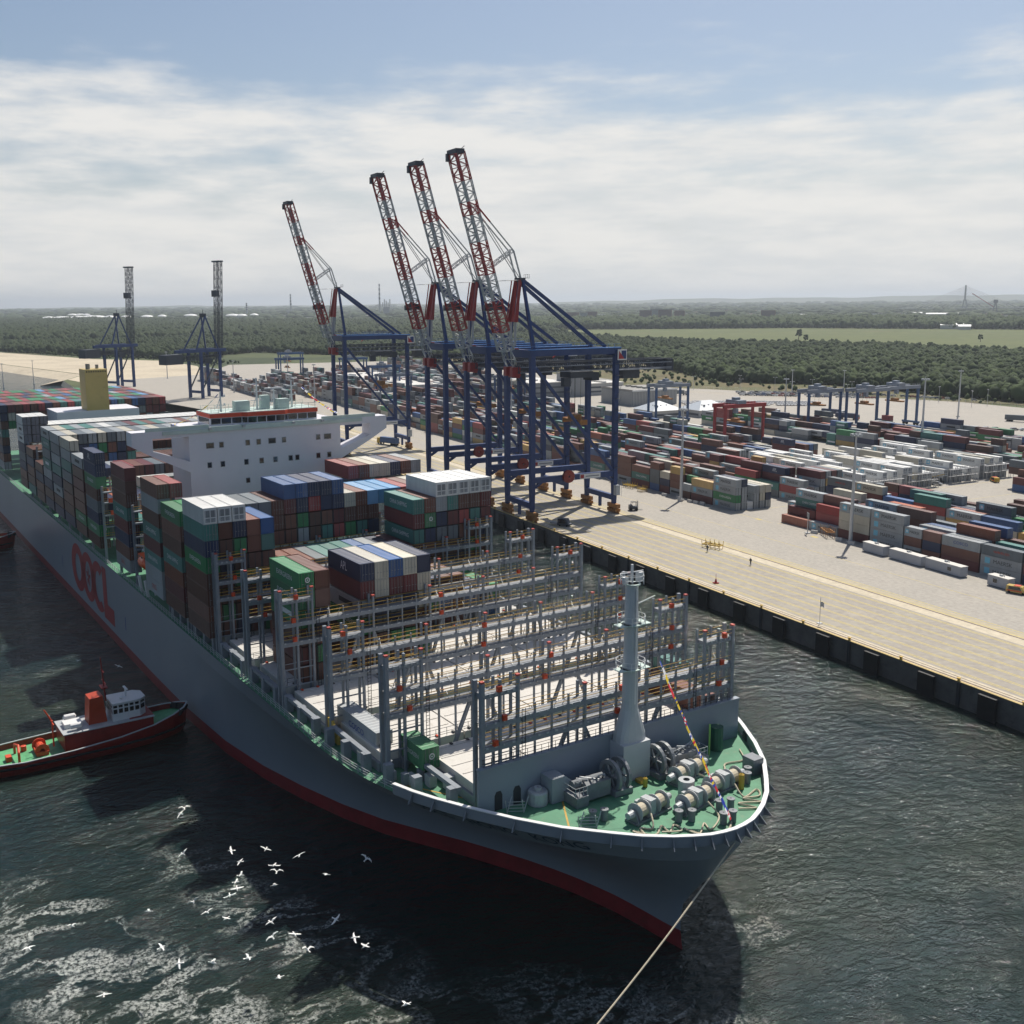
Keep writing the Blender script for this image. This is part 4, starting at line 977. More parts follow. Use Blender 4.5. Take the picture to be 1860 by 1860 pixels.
def windlass(x, y, s):
    w = put('windlass', None, SHIP, (x, y, 17.12), 0)
    for u in (-.75, .75):
        mb = MB(); n = 22
        mb.lathe((0, u, 2.05), [(1.55, -.22), (2.05, -.22), (2.05, .22), (1.55, .22), (1.55, -.22)], 'y', n); mb.tube((0, u-.2, 2.05), (0, u+.2, 2.05), .4, 10)
        for k in range(6): t = k*math.pi/3; mb.beam((.3*math.cos(t), u, 2.05+.3*math.sin(t)), (1.6*math.cos(t), u, 2.05+1.6*math.sin(t)), .22, .2)
        mb.build('wheel', M['steel'], w, smooth=False)
    mb = MB(); mb.box(-1.8, 1.8, -1.4, 1.4, 0, .7); mb.prism([(-1.7, .7), (1.7, .7), (.5, 2.0), (-.5, 2.0)], 'y', -.45, .45); mb.build('base', M['steel'], w)
    mb = MB(); mb.box(-1.1, 1.1, s*1.6 if s > 0 else -5.4, 5.4 if s > 0 else -1.6, .3, 2.3); mb.tube((-.5, s*1.5, 2.0), (-.5, s*6.4, 2.0), .55, 10); mb.box(-1.6, 1.6, s*5.4 if s > 0 else -7.2, 7.2 if s > 0 else -5.4, 0, 1.3)
    for k in range(5): mb.tube((.2-.2*k, s*(2.2+.9*k), 2.3), (.9, s*(2.5+.9*k), 2.9), .14, 6)
    mb.build('drive', M['steel'], w)
    mb = MB()
    for k in range(4): mb.beam((1.3, s*(5.4+.6*k), 1.3), (1.3, s*(5.4+.6*k), 2.4), .06)
    for h in (1.85, 2.4): mb.beam((1.3, s*5.4, h), (1.3, s*7.2, h), .05); mb.beam((1.3, s*7.2, h), (-1.3, s*7.2, h), .05)
    for k in range(6): mb.tube((rnd.uniform(-1, 1), s*rnd.uniform(1.6, 6.5), 2.3), (rnd.uniform(-1, 1), s*rnd.uniform(1.6, 6.5), rnd.uniform(2.4, 3)), .09, 5)
    mb.build('pipework', M['steel_light'], w)
windlass(4.9, -3.4, -1); windlass(4.4, 4.3, 1)
drum_set('mooring_winch', 12.2, -4.3, R(100), 1); drum_set('mooring_winch', 13.6, 1.9, R(100), 1); drum_set('mooring_winch', 12.0, 8.0, R(95), 1); drum_set('mooring_winch', 7.4, 6.4, R(100), 1)
def foredeck_bits():
    bm_ = MB()
    bm_.lathe((0, 0, 0), [(.42, 0), (.42, 1.25), (.52, 1.25), (.52, 1.4), (.1, 1.42)], n=12); bme = bm_.mesh('bollard', [M['steel']]); bm_fix(bme)
    for x, y in ((16.0, 3.4), (16.4, 4.9), (15.3, -2.4), (16.0, -1.0), (18.5, 1.6), (18.7, 2.9), (9.9, -10.9), (10.3, -9.5), (12.5, 11.8), (11.4, 13.0)): put('bollard', bme, SHIP, (x, y, 17.12))
    mb = MB(); mb.lathe((10.9, 2.9, 17.12), [(1.0, 0), (1.0, 2.1), (.4, 2.1), (.4, 2.15)], n=16); mb.build('rope_store', M['steel_light'], SHIP)
    mb = MB(); mb.lathe((2.6, -13.6, 17.12), [(1.25, 0), (1.25, 1.5), (1.1, 1.7), (.5, 1.7), (.5, 2.1), (.1, 2.1)], n=14); mb.build('ventilator', M['steel_light'], SHIP)
    mb = MB(); mb.prism([(-12.4, 17.12), (-7.4, 17.12), (-7.4, 17.9), (-10.4, 20.3), (-12.4, 20.3)], 'x', 1.55, 3.9); mb.build('companionway', mat('companion grey', (0.30, 0.33, 0.36), 0.5, .05), SHIP)
    mb = MB(); mb.box(9.6, 11.6, 13.9, 15.6, 17.1, 19.2); mb.build('deck_locker', M['steel'], SHIP)
    mb = MB(); mb.tube((3.0, 15.8, 17.1), (3.0, 15.8, 20.4), .9, 12); mb.build('green_tank', mat('dark green tank', (0.02, 0.09, 0.06), 0.5, .1), SHIP)
    mb = MB(); mb.tube((3.9, 13.6, 17.1), (3.9, 13.6, 21.5), .13, 6); mb.build('light_post', mat('pale green post', (0.25, 0.5, 0.12), 0.5, .1), SHIP)
    for x, y in ((3.2, -17.3), (10.9, -12.4)):
        mb = MB()
        for d in (-.9, .9): mb.beam((x+d*.5, y+d, 17.1), (x+d*.5+.4, y+d-.5, 19.0), .09); mb.beam((x+d*.5, y+d, 17.1), (x+d*.5-.3, y+d+.9, 18.9), .09)
        for k in range(4): mb.beam((x-.5+.2, y-.9, 17.4+.4*k), (x+.5+.2, y+.9, 17.4+.4*k), .06)
        mb.build('boarding_ladder', M['steel_light'], SHIP)
    mb = MB(); mb.box(4.5, 5.6, .2, 1.2, 17.1, 17.5); mb.lathe((6.3, .3, 17.1), [(.3, 0), (.3, 1.1), (.1, 1.3)], n=8); mb.build('hydrant', M['yellow'], SHIP)
    mb = MB(); mb.lathe((13.3, 9.9, 17.12), [(.35, 0), (.35, 1.9), (.1, 2.1)], n=8); mb.build('warping_post', M['yellow'], SHIP)
    for k, (x, y) in enumerate(((-10.5, -24.0), (-8.6, -22.2), (-6.6, -20.7), (-13.0, -25.6), (-19.5, -26.4))):
        mb = MB(); mb.box(x-.7, x+.7, y-.5, y+.5, 17.1, 18.3+.3*(k % 3)); mb.build('deck_box', M['steel_light'], SHIP)
    mb = MB(); mb.prism([(-29.2, 17.2), (-26.0, 17.2), (-26.0, 18.2), (-28.2, 20.2), (-29.2, 20.2)], 'y', -27.0, -26.6); mb.build('stair', M['yellow'], SHIP)
    mb = MB()
    for x in (-28.8, -23.8, -18.6, -15.0, -10.6): mb.box(x-.4, x+.4, -25.2, -24.4, 17.1, 18.65); mb.box(x-.4, x+.4, -22.9, -22.1, 17.1, 18.65)
    mb.build('box_pedestal', M['ship_grey'], SHIP)
    # yellow walkway lines on the green deck
    mb = MB(); mb.poly([(2.3, -10, 17.10), (10.9, -15.0, 17.10), (11.0, -14.8, 17.10), (2.4, -9.8, 17.10)]); mb.poly([(-11.8, -25.6, 17.10), (-1.2, -19, 17.10), (-1.1, -19.2, 17.10), (-11.7, -25.8, 17.10)]); mb.build('deck_line', M['rail_yellow'], SHIP)
foredeck_bits()
def ropes():
    def rope(lab, pts, r=.11):
        mb = MB(); P = []
        for i in range(len(pts)-1):
            p0, p1, p2, p3 = [Vector(pts[max(0, min(len(pts)-1, j))]) for j in (i-1, i, i+1, i+2)]
            for k in range(6):
                t = k/6; P.append(.5*((2*p1)+(p2-p0)*t+(2*p0-5*p1+4*p2-p3)*t*t+(3*p1-p0-3*p2+p3)*t**3))
        P.append(Vector(pts[-1])); mb.path([SH(*p) for p in P], r, 5)
        tag(mb.build('mooring_rope', M['rope'], None), lab, 'rope', 'ropes flaked on the foredeck')
    z = 17.25
    rope('pale rope looped on the green deck in front of the left winch', [(13.6, -5.2, z+.9), (15.1, -6.2, z), (14.3, -7.4, z), (15.7, -8.0, z), (14.4, -8.6, z), (16.4, -7.0, z), (15.2, -5.0, z), (16.8, -5.2, z), (15.8, -3.6, z), (17.3, -3.8, z), (16.6, -6.2, z+.2)])
    rope('pale rope in long bights between the middle winch and the stem', [(14.9, 2.6, z+.8), (17.2, 2.2, z), (18.9, -0.8, z), (17.4, -.4, z), (18.9, -2.6, z), (17.0, -3.2, z), (19.4, -2.2, z), (20.2, .5, z), (18.0, 3.6, z)])
    rope('pale rope in loops on the deck beside the right bulwark', [(13.4, 8.6, z+.9), (15.2, 8.4, z), (14.6, 11.2, z), (16.0, 10.2, z), (15.4, 8.0, z), (17.2, 9.2, z), (16.0, 6.6, z), (18.0, 7.6, z), (17.0, 5.6, z)])
    rope('pale rope running from the rear winch to the right side fairlead', [(8.8, 7.0, z+.8), (10.2, 8.6, z), (9.4, 10.4, z), (8.4, 12.0, z), (7.2, 13.4, z), (7.6, 16.2, z), (5.0, 18.2, z)])
ropes()
# ---------------------------------------------------------------- containers
CC = dict(rust=(.165, .055, .034), brown=(.105, .040, .028), maroon=(.125, .020, .024), red=(.30, .030, .030), navy=(.016, .030, .085), blue=(.022, .095, .27), teal=(.045, .19, .165),
          green=(.016, .20, .065), grey=(.30, .325, .34), slate=(.125, .15, .17), white=(.66, .66, .64), cream=(.50, .465, .37), orange=(.40, .105, .045), yellow=(.50, .31, .07), azure=(.10, .27, .48))
MC = {k: mat('container '+k, v, 0.5, 0.10, 0.35, rand=0.16, grime=((.10, .065, .045), .35) if k not in ('white', 'cream', 'grey') else ((.22, .16, .11), .3), gscale=(1, 1, .3)) for k, v in CC.items()}
W_, H_ = 2.44, 2.75
def box_mesh(L, name):
    """corrugated steel box: posts and rails with ribbed panels set back, ribbed roof"""
    mb = MB(); H = H_ - .03; h = W_/2; a, b = -L/2, L/2; t = .13; d = .06
    for x in (a, b-t):
        for y in (-h, h-t): mb.box(x, x+t, y, y+t, 0, H)
    for y in (-h, h-t): mb.box(a+t, b-t, y, y+t, 0, .16); mb.box(a+t, b-t, y, y+t, H-.1, H)
    for x in (a, b-t): mb.box(x, x+t, -h+t, h-t, 0, .16); mb.box(x, x+t, -h+t, h-t, H-.12, H)
    n = int(L/.42); st = (L-2*t)/n
    for s in (-1, 1):
        y0, y1 = s*(h-.02), s*(h-.02-d); vs = []
        for i in range(n):
            x = a+t+i*st
            for xx, yy in ((0, y1), (.25*st, y1), (.4*st, y0), (.85*st, y0)): vs.append((x+xx, yy))
        vs.append((b-t, y1)); k = len(vs); base = [(x, y, .16) for x, y in vs] + [(x, y, H-.1) for x, y in vs]
        mb.add(base, [[i, i+1, k+i+1, k+i] if s < 0 else [i+1, i, k+i, k+i+1] for i in range(k-1)])
    vs = []; nn = n//2; st2 = (L-2*t)/nn
    for i in range(nn):
        x = a+t+i*st2
        for xx, zz in ((0, H-.06), (.3*st2, H-.06), (.4*st2, H-.02), (.9*st2, H-.02)): vs.append((x+xx, zz))
    vs.append((b-t, H-.06)); k = len(vs)
    mb.add([(x, -h+t, z) for x, z in vs] + [(x, h-t, z) for x, z in vs], [[i, i+1, k+i+1, k+i] for i in range(k-1)])
    mb.poly([(a, -h, .02), (a, h, .02), (b, h, .02), (b, -h, .02)])
    for x in (a+.05, b-.08):
        vs = [(x, -h+t, .16), (x, h-t, .16), (x, h-t, H-.12), (x, -h+t, H-.12)]; mb.poly(vs)
    me = mb.mesh(name, [M['white']]); return me
def door_mesh():
    out = []
    for s in (0, 1):
        mb = MB(); y0, y1 = (-1.09, -.01) if s == 0 else (.01, 1.09)
        mb.box(-.05, -.01, y0, y1, .17, H_-.17)
        for z in (.35, .95, 1.55, 2.15): mb.box(-.01, .012, y0+.06, y1-.06, z, z+.36)
        for y in (y0+.28, y1-.28): mb.tube((.04, y, .12), (.04, y, H_-.1), .03, 5, 1); mb.box(.01, .06, y-.05, y+.25, 1.0, 1.07, 1)
        out.append(mb.mesh('door', [M['white'], M['grating']]))
    return out
def reefer_mesh():
    mb = MB(); h = 1.09
    mb.box(-.05, -.01, -h, h, .17, H_-.17, 1)
    mb.box(-.01, .03, -.95, .95, .3, 1.0, 2); mb.box(-.01, .03, -.95, -.1, 1.15, 2.3, 3); mb.box(-.01, .03, .1, .95, 1.15, 2.3, 3)
    for y in (-.85, -.05, .05, .85): mb.box(-.01, .05, y-.03, y+.03, .25, 2.4, 1)
    for z in (.45, .65, .85): mb.box(.03, .04, -.8, .8, z, z+.08, 3)
    return mb.mesh('machinery_end', [M['white'], M['white'], M['reefer_unit'], M['steel']])
BM = {12.19: box_mesh(12.19, 'box'), 6.06: box_mesh(6.06, 'box')}
DM = door_mesh(); RM = reefer_mesh()
def star():
    mb = MB(); s = .85
    mb.poly([(-s, 0, -s), (s, 0, -s), (s, 0, s), (-s, 0, s)], 0)
    pts = []
    for i in range(14):
        t = math.pi/2+2*math.pi*i/14; r = .68 if i % 2 == 0 else .27; pts.append((r*math.cos(t), -.006, r*math.sin(t)))
    c = (0, -.006, 0)
    for i in range(14): mb.poly([c, pts[i], pts[(i+1) % 14]], 1)
    return mb.mesh('emblem', [M['star_blue'], M['text_white']])
STAR = star()
def disc():
    mb = MB(); mb.lathe((0, 0, 0), [(.02, -.01), (.42, -.01)], 'x', 14, 0); mb.lathe((0, 0, 0), [(.12, .004), (.26, .004)], 'x', 12, 1); return mb.mesh('emblem', [M['text_white'], MC['green']])
DISC = disc()
TXT = {'maersk': ('MAERSK', 'text_dark', 5.6, 1.0), 'ever': ('EVERGREEN', 'text_white', 6.2, .75), 'china': ('CHINA SHIPPING', 'text_white', 7.0, .8), 'cosco': ('COSCO', 'text_blue', 4.6, .8),
       'apl': ('APL', 'text_white', 2.4, 1.35), 'saf': ('Safmarine', 'text_white', 4.6, 1.0), 'ham': ('HAMBURG SÜD', 'text_red', 4.6, .75), 'oocl': ('OOCL', 'text_red', 3.4, .9), 'hanjin': ('HANJIN', 'text_white', 4.2, .8)}
SPEC = []
def con(x, y, z, col, L=12.19, rz=0.0, lab='', txt=None, end='door', kind='container', grp=None, pri=0.0):
    SPEC.append(dict(x=x, y=y, z=z, col=col, L=L, rz=rz, lab=lab, txt=txt, end=end, kind=kind, grp=grp, pri=pri))
def slot_mat(o, i, m): o.material_slots[i].link = 'OBJECT'; o.material_slots[i].material = m
def build_con(s):
    reef = s['end'] == 'reefer'
    o = put('reefer_container' if reef else 'shipping_container', BM[s['L']], None, (s['x'], s['y'], s['z']), s['rz'])
    m = MC[s['col']]; slot_mat(o, 0, m); tag(o, s['lab'], 'container', s['grp'])
    e = s['L']/2
    if s['rz']: o.scale = (1, 1, 1.045)
    if reef: d = put('machinery_end', RM, o, (e, 0, 0)); slot_mat(d, 0, m)
    elif s['end'] == 'door':
        for dm in DM: d = put('door', dm, o, (e, 0, 0)); slot_mat(d, 0, m)
        if s['txt'] == 'ever': put('emblem', DISC, o, (e+.07, .1, 1.6))
    if s['txt']:
        t, mn, w, h = TXT[s['txt']]
        if s['L'] < 7: w *= .62; h *= .75
        dx = 0.0
        if s['txt'] == 'maersk':
            k = 1 if s['L'] > 7 else .7; dx = .7 if s['L'] > 7 else .55; q = put('emblem', STAR, o, (-4.0*k if s['L'] > 7 else -2.1, -W_/2-.012, 1.42)); q.scale = (k, 1, k)
        put('lettering', text_mesh(t, M[mn], w, h), o, (dx, -W_/2-.014, 1.4))
    return o

ORD = 'first second third fourth fifth sixth seventh eighth ninth tenth eleventh twelfth thirteenth fourteenth fifteenth sixteenth seventeenth eighteenth nineteenth twentieth twenty-first twenty-second twenty-third'.split()
def tier(k): return ['topmost', 'second down', 'third down', 'fourth down', 'fifth down', 'sixth down', 'seventh down', 'eighth down', 'ninth down'][k]
MIXS = ['rust']*5+['brown']*6+['maroon']*4+['navy']*4+['green']*3+['teal']*3+['grey']*2+['slate']*2+['blue']*2+['cream']+['red']
def pick_txt(c, ship=False):
    r = rnd.random()
    if c == 'green' and r < .75: return 'ever'
    if c == 'teal' and r < .5: return 'china'
    if c in ('grey', 'slate') and r < (.25 if ship else .8): return 'maersk'
    if c == 'grey' and r < .5: return 'cosco'
    if c == 'navy' and r < .12: return 'apl'
    return None

# ---- on the ship: bay -> (front x, words for the bay, {column: list of colours from the top down}); hidden ones inside are left out
NT = 8; Z0 = 19.75; Y = lambda c: -28.05+2.55*c
BAYS = []
def bay(xf, words, stacks, base=Z0): BAYS.append([xf, words, stacks, base])
def fill(cols, n, tops, rest=MIXS):
    return {c: [tops[i % len(tops)]] + [rnd.choice(rest) for _ in range(n-1)] for i, c in enumerate(cols)}
def S(**k): return {int(a[1:]): v for a, v in k.items()}
FB = 'foremost loaded bay'
b4 = {c: v for c, v in {3: ['green:ever', 'green:ever', 'brown', 'navy', 'rust', 'brown'], 2: ['green:ever', 'green', 'brown', 'navy', 'rust', 'brown'], }.items()}
bay(-44.7, 'foremost loaded bay', {2: ['green:ever', 'green:ever', 'green', 'brown', 'maroon', 'rust'], 3: ['brown', 'rust', 'navy', 'rust', 'green', 'rust'],
    6: ['navy:apl', 'maroon', 'grey', 'green:ever', 'brown', 'rust'], 7: ['cream', 'cream', 'navy', 'slate', 'brown', 'green'], 8: ['blue', 'maroon', 'slate', 'navy', 'green', 'brown'], 9: ['cream', 'maroon', 'navy', 'brown', 'green', 'rust'],
    10: ['navy', 'cream', 'cream', 'rust', 'brown', 'green']})
bay(-59.3, 'second loaded bay', {c: [rnd.choice(MIXS) for _ in range(3 if 5 < c < 17 else 2)] for c in range(4, 20)})
gb = {0: ['white:r', 'teal', 'navy', 'green:ever', 'brown', 'brown', 'rust', 'brown'], 1: ['white:r', 'brown', 'brown', 'navy', 'rust', 'brown', 'green', 'rust'], 2: ['white:r', 'navy', 'green:ever', 'brown', 'green', 'rust', 'brown', 'navy'],
      3: ['orange', 'brown', 'rust', 'green:ever', 'brown', 'maroon', 'rust'], 4: ['azure', 'blue', 'teal', 'brown', 'navy', 'rust', 'green']}
gb[3] = ['rust', 'rust', 'brown', 'green:ever', 'brown', 'maroon', 'rust']; gb[4] = ['blue', 'teal', 'brown', 'brown', 'navy', 'rust', 'green']
for c in range(5, 16): gb[c] = [rnd.choice(MIXS) for _ in range(4)]
gb.update({16: ['teal:china', 'maroon', 'teal:china', 'brown', 'rust', 'maroon', 'navy'], 17: ['rust', 'green:ever', 'navy', 'rust', 'brown', 'brown', 'green'], 18: ['white:r', 'grey', 'navy', 'slate', 'brown', 'rust', 'navy', 'brown'],
           19: ['white:r', 'teal', 'maroon', 'slate', 'brown', 'navy', 'brown', 'green'], 20: ['white:r', 'brown', 'red', 'rust', 'navy', 'brown', 'rust', 'brown'], 21: ['white:r', 'brown', 'teal', 'brown', 'green', 'rust', 'slate', 'maroon'], 22: ['white:r', 'maroon', 'maroon', 'navy', 'brown', 'rust', 'green', 'brown']})
bay(-73.9, 'third loaded bay', gb)
g2 = {0: ['green:ever', 'rust', 'brown', 'teal:china', 'rust', 'maroon', 'brown'], 1: ['green:ever', 'brown', 'rust', 'navy', 'brown', 'brown', 'rust'], 2: ['brown', 'rust', 'navy'], 3: ['rust', 'brown', 'maroon', 'navy', 'brown', 'rust', 'brown'], 4: ['green:ever', 'maroon', 'rust', 'brown', 'navy', 'brown', 'green'],
      5: ['slate', 'rust', 'brown', 'rust', 'brown', 'navy', 'rust'], 6: ['slate', 'brown', 'rust', 'brown', 'green', 'rust', 'rust'], 7: ['brown', 'brown', 'rust', 'navy', 'brown', 'rust', 'maroon']}
for c, t in zip(range(8, 13), (['blue', 'maroon', 'rust', 'rust'], ['blue', 'navy', 'green:ever', 'grey'], ['navy', 'red', 'brown', 'brown'], ['navy', 'navy', 'rust', 'teal'], ['blue', 'navy', 'maroon', 'red'])): g2[c] = t+['brown', 'rust', 'navy', 'brown']
for c, t in zip(range(13, 18), (['cream', 'brown', 'green:ever'], ['rust', 'brown', 'teal'], ['azure', 'brown', 'navy'], ['azure', 'navy', 'brown'], ['azure', 'navy', 'brown'])): g2[c] = t+['brown', 'rust', 'brown', 'navy']
for c in range(18, 23): g2[c] = ['red', 'rust', 'cream', 'brown', 'rust'][(c-18):(c-18)+1]+['brown', 'navy', 'rust', 'maroon', 'brown', 'rust']
bay(-88.3, 'fourth loaded bay', g2)
f = {0: ['rust', 'grey', 'brown', 'teal:china', 'maroon', 'teal:china', 'grey', 'grey:oocl'], 1: ['red', 'brown', 'rust', 'navy', 'brown', 'rust', 'maroon', 'brown'], 2: ['cream', 'slate', 'brown', 'rust', 'navy', 'brown'], 3: ['rust', 'brown', 'navy', 'brown'], 4: ['grey', 'slate', 'brown', 'rust'], 5: ['cream', 'navy', 'slate', 'rust']}
for c in range(6, 16): f[c] = [rnd.choice(MIXS) for _ in range(4)]
for c, t in zip(range(16, 23), ('red', 'rust', 'cream', 'cream', 'navy', 'orange', 'grey')): f[c] = [t if t != 'orange' else 'rust', 'maroon', 'brown', 'navy', 'rust', 'brown', 'green', 'brown']
bay(-102.6, 'fifth loaded bay', f)
e = {0: ['maroon', 'brown', 'brown', 'teal:china', 'maroon', 'navy', 'rust', 'grey:oocl'], 1: ['teal', 'brown', 'rust', 'navy'], 2: ['orange', 'brown', 'rust', 'navy'], 3: ['orange', 'maroon', 'rust', 'navy'], 4: ['red', 'brown', 'rust', 'navy']}
for c, t in zip(range(18, 23), ('slate', 'maroon', 'navy', 'navy', 'maroon')): e[c] = [t, 'brown', 'rust', 'navy', 'green', 'rust']
bay(-127.6, 'bay beside deckhouse', e)
def deep(xf, words, t0, tops, skip=0):
    d = {}
    for c in range(23):
        n = NT-(skip if c == 0 else 0)
        col0 = tops[c % len(tops)]
        d[c] = ([col0]+t0[1:]) if c == 0 else [col0]+[rnd.choice(MIXS) for _ in range(n-1)]
    bay(xf, words, d)
d_ = {0: ['navy:cma', 'navy', 'green:ever', 'brown', 'slate', 'navy', 'green:ever', 'brown'], 1: ['navy', 'navy', 'brown', 'rust'], 2: ['orange', 'brown', 'navy', 'rust'], 3: ['slate', 'navy', 'brown', 'rust'], 4: ['navy', 'navy', 'brown', 'rust'], 5: ['navy', 'brown', 'navy', 'rust'], 6: ['rust', 'slate', 'brown', 'navy']}
d_[0][0] = 'navy:apl'
for c in range(7, 23): d_[c] = [rnd.choice(['rust', 'slate', 'grey', 'navy'])]+['brown', 'navy', 'rust']
bay(-155.8, 'first bay aft of deckhouse', d_)
c2 = {0: ['grey', 'brown', 'maroon', 'rust', 'rust', 'green:ever', 'brown'], 1: ['cream', 'rust', 'brown', 'navy']}
for c in range(2, 23): c2[c] = [rnd.choice(MIXS) for _ in range(6)]
bay(-170, 'second bay aft of deckhouse', c2)
c_ = {0: ['cream', 'grey', 'teal', 'slate', 'brown', 'rust', 'brown', 'navy'], 1: ['cream', 'brown', 'rust'], 2: ['rust', 'brown', 'navy'], 3: ['cream', 'cream', 'navy'], 4: ['navy', 'brown', 'rust'], 5: ['rust', 'brown', 'navy'], 6: ['white', 'grey', 'brown']}
c_[2] = ['rust', 'brown', 'navy']
for c in range(7, 23): c_[c] = [['white', 'white', 'grey', 'white'][c % 4], 'grey', 'brown', 'navy']
bay(-184, 'third bay aft of deckhouse', c_)
deep(-198, 'fourth bay aft of deckhouse', ['grey', 'slate', 'grey', 'teal', 'navy', 'grey', 'brown', 'navy'], ['grey', 'cream', 'slate'])
deep(-212, 'fifth bay aft of deckhouse', ['grey', 'teal:china', 'slate', 'teal', 'grey', 'navy', 'brown', 'navy'], ['grey', 'cream', 'teal', 'grey', 'teal', 'grey', 'white', 'grey', 'slate', 'maroon', 'teal', 'rust', 'teal', 'grey', 'grey', 'rust'])
deep(-226, 'sixth bay aft of deckhouse', ['brown']*8, ['brown', 'rust'], 0)
BAYS[-1][2] = {c: ['brown', 'navy', 'rust', 'brown'] for c in range(23)}
deep(-240.5, 'seventh bay aft of deckhouse', ['brown']*8, ['brown'], 0)
BAYS[-1][2] = {c: ['brown', 'navy', 'rust', 'brown', 'teal'] for c in range(23)}
w = {}
for c in range(23): w[c] = ['white:r']*(3 if c < 3 else 2)+['navy', 'slate', 'navy', 'rust', 'brown']
w[5] = ['white:r', 'navy', 'brown', 'rust', 'navy', 'brown', 'slate']
bay(-255, 'reefer bay', w)
for i, xf in enumerate((-302, -316, -330, -344, -358)):
    deep(xf, ORD[i]+' bay behind the funnel', ['teal', 'navy', 'brown', 'teal', 'brown', 'navy', 'rust', 'grey'], [['navy', 'maroon', 'rust', 'red', 'rust', 'red', 'navy', 'rust', 'teal', 'red', 'teal', 'slate', 'orange', 'teal', 'rust', 'blue', 'teal', 'rust', 'blue'], ['rust', 'red', 'maroon', 'green', 'red', 'green', 'green', 'rust', 'green', 'azure', 'rust', 'green'], ['rust', 'blue', 'rust', 'green', 'rust', 'navy', 'rust', 'green', 'grey', 'red']][i % 3])
hgt = lambda stack, base: base + 2.9*len(stack)
def ship_boxes():
    for bi, (xf, words, st, base) in enumerate(BAYS):
        ahead = BAYS[bi-1] if bi and abs(BAYS[bi-1][0]-xf) < 16 else None
        for c, stack in st.items():
            n = len(stack)
            if n < 8 and xf > -130: z_first = Z0
            for k, spec in enumerate(stack):          # k = 0 on top
                col, _, x = spec.partition(':')
                zz = Z0 + 2.9*(n-1-k)
                if n > 8: continue
                hide = c != 0 and k > 0
                if hide:
                    if xf > -75 and c < 5: hide = False
                if hide:
                    la = len(ahead[2].get(c, [])) if ahead else 0
                    left = len(st.get(c-1, []))
                    lev = n-k
                    if lev <= la and lev <= left: continue
                    if lev <= 2 and xf < -60: continue
                    if xf < -100 and lev <= la: continue
                    if -130 < xf < -120 and lev < 5: continue
                    if xf < -140 and c > 0 and (lev < 6 or (c > 7 and xf > -250)): continue
                wx, wy, wz = SH(xf-6.095, Y(c), zz)
                txt = x if x in TXT else None
                reef = x == 'r'
                near = xf > -110
                pri = 1e6 if (near and (k < 2 or c == 0)) or (c == 0 and xf > -160) else 0
                lab = f"{col} container, {tier(k)}, {ORD[c]} stack from left, {words}"
                con(wx, wy, wz, col, 12.19, SA, lab, txt, 'reefer' if reef else ('door' if rnd.random() < .75 else 'plain'), grp='containers stacked on the ship', pri=pri+(100 if c == 0 or k == 0 else 0)-(-xf)*.1)
    def loose(x, y, z, col, L, txt, lab): con(*SH(x, y, z), col, L, SA, lab, txt, 'door', grp='containers stacked on the ship', pri=2e6)
    loose(-23.8, -24.0, 18.65, 'grey', 12.19, 'cosco', 'long pale grey container raised on pedestals at the left deck edge')
    loose(-12.7, -21.5, 18.75, 'green', 6.06, 'ever', 'short green container behind the left end of the breakwater')
    loose(-18.6, 26.9, 18.9, 'teal', 6.06, None, 'short teal container at the right deck edge behind the breakwater')
    loose(-8.0, 19.0, 19.75, 'rust', 12.19, None, 'rust red container lying on the first hatch, right of the mast')
ship_boxes()

# ---- in the yard
MIXY = ['grey']*9+['slate']*4+['rust']*5+['brown']*3+['maroon']*3+['cream']*3+['red']+['navy']*3+['blue']*2+['teal']*2+['green']*2+['orange']+['yellow']*2+['white']
def yard_row(xs, y, blockw, rowi, from_right=True, hmax=4, mix=MIXY, den=.9):
    pass
def stack(x, y, cols, L, lab_place, txts=None, reef=False, grp='containers stacked in the yard'):
    """cols from the ground up"""
    n = len(cols)
    for i, c in enumerate(cols):
        col, _, x_ = c.partition(':'); k = n-1-i
        lab = f"{col} {'short ' if L < 7 else ''}container, {tier(k)}, {lab_place}"
        d2 = x*x+y*y
        con(x, y, 4.02+H_*i, col, L, 0.0, lab, x_ if x_ in TXT else None, 'reefer' if (reef or x_ == 'r') else 'door', grp=grp, pri=3e9/d2*(1.0 if k == 0 else .55))
HT = {}
def block(x_right, x_left, y0, rows, words, hand={}, mix=MIXY, gapx=.45, pitch=2.72, mean=2.4, reef=False, hide_end=True, top=4):
    """rows of stacks along x starting at the right hand end"""
    grid = {}
    for r in range(rows):
        x = x_right; b = 0; hprev = mean
        while x > x_left:
            L = 6.06 if rnd.random() < .22 else 12.19
            if (r, b) in hand:
                L, cols = hand[(r, b)]
            else:
                hprev = max(0, min(top, hprev*.35+mean*.65+rnd.gauss(0, 1.0))); n = int(round(hprev)); 
                one = rnd.choice(mix); cols = [(one if rnd.random() < .3 else rnd.choice(mix)) for _ in range(n)]
                cols = [c if ':' in c else c+':'+(pick_txt(c) or '') for c in cols]
            grid[(r, b)] = (x-L/2, y0+W_/2+pitch*r, cols, L); x -= L+gapx; b += 1
    for (r, b), (xc, yc, cols, L) in grid.items():
        if not cols: continue
        place = f"{ORD[min(b, 22)]} stack from the right, {ORD[r]} row, {words}"
        n = len(cols); f_ = 0
        fr = grid.get((r-1, b)); fl = grid.get((r, b-1))
        hid = min(len(fr[2]) if fr else 0, len(fl[2]) if fl else 0)
        # only what can be seen past the neighbours in front and to the right
        SKIP = max(0, min(n-1, hid-1))
        k0 = len(SPEC); stack(xc, yc, cols, L, place, reef=reef)
        for s in SPEC[k0:k0+SKIP]: s['drop'] = True
G4 = ['grey:maersk']*4
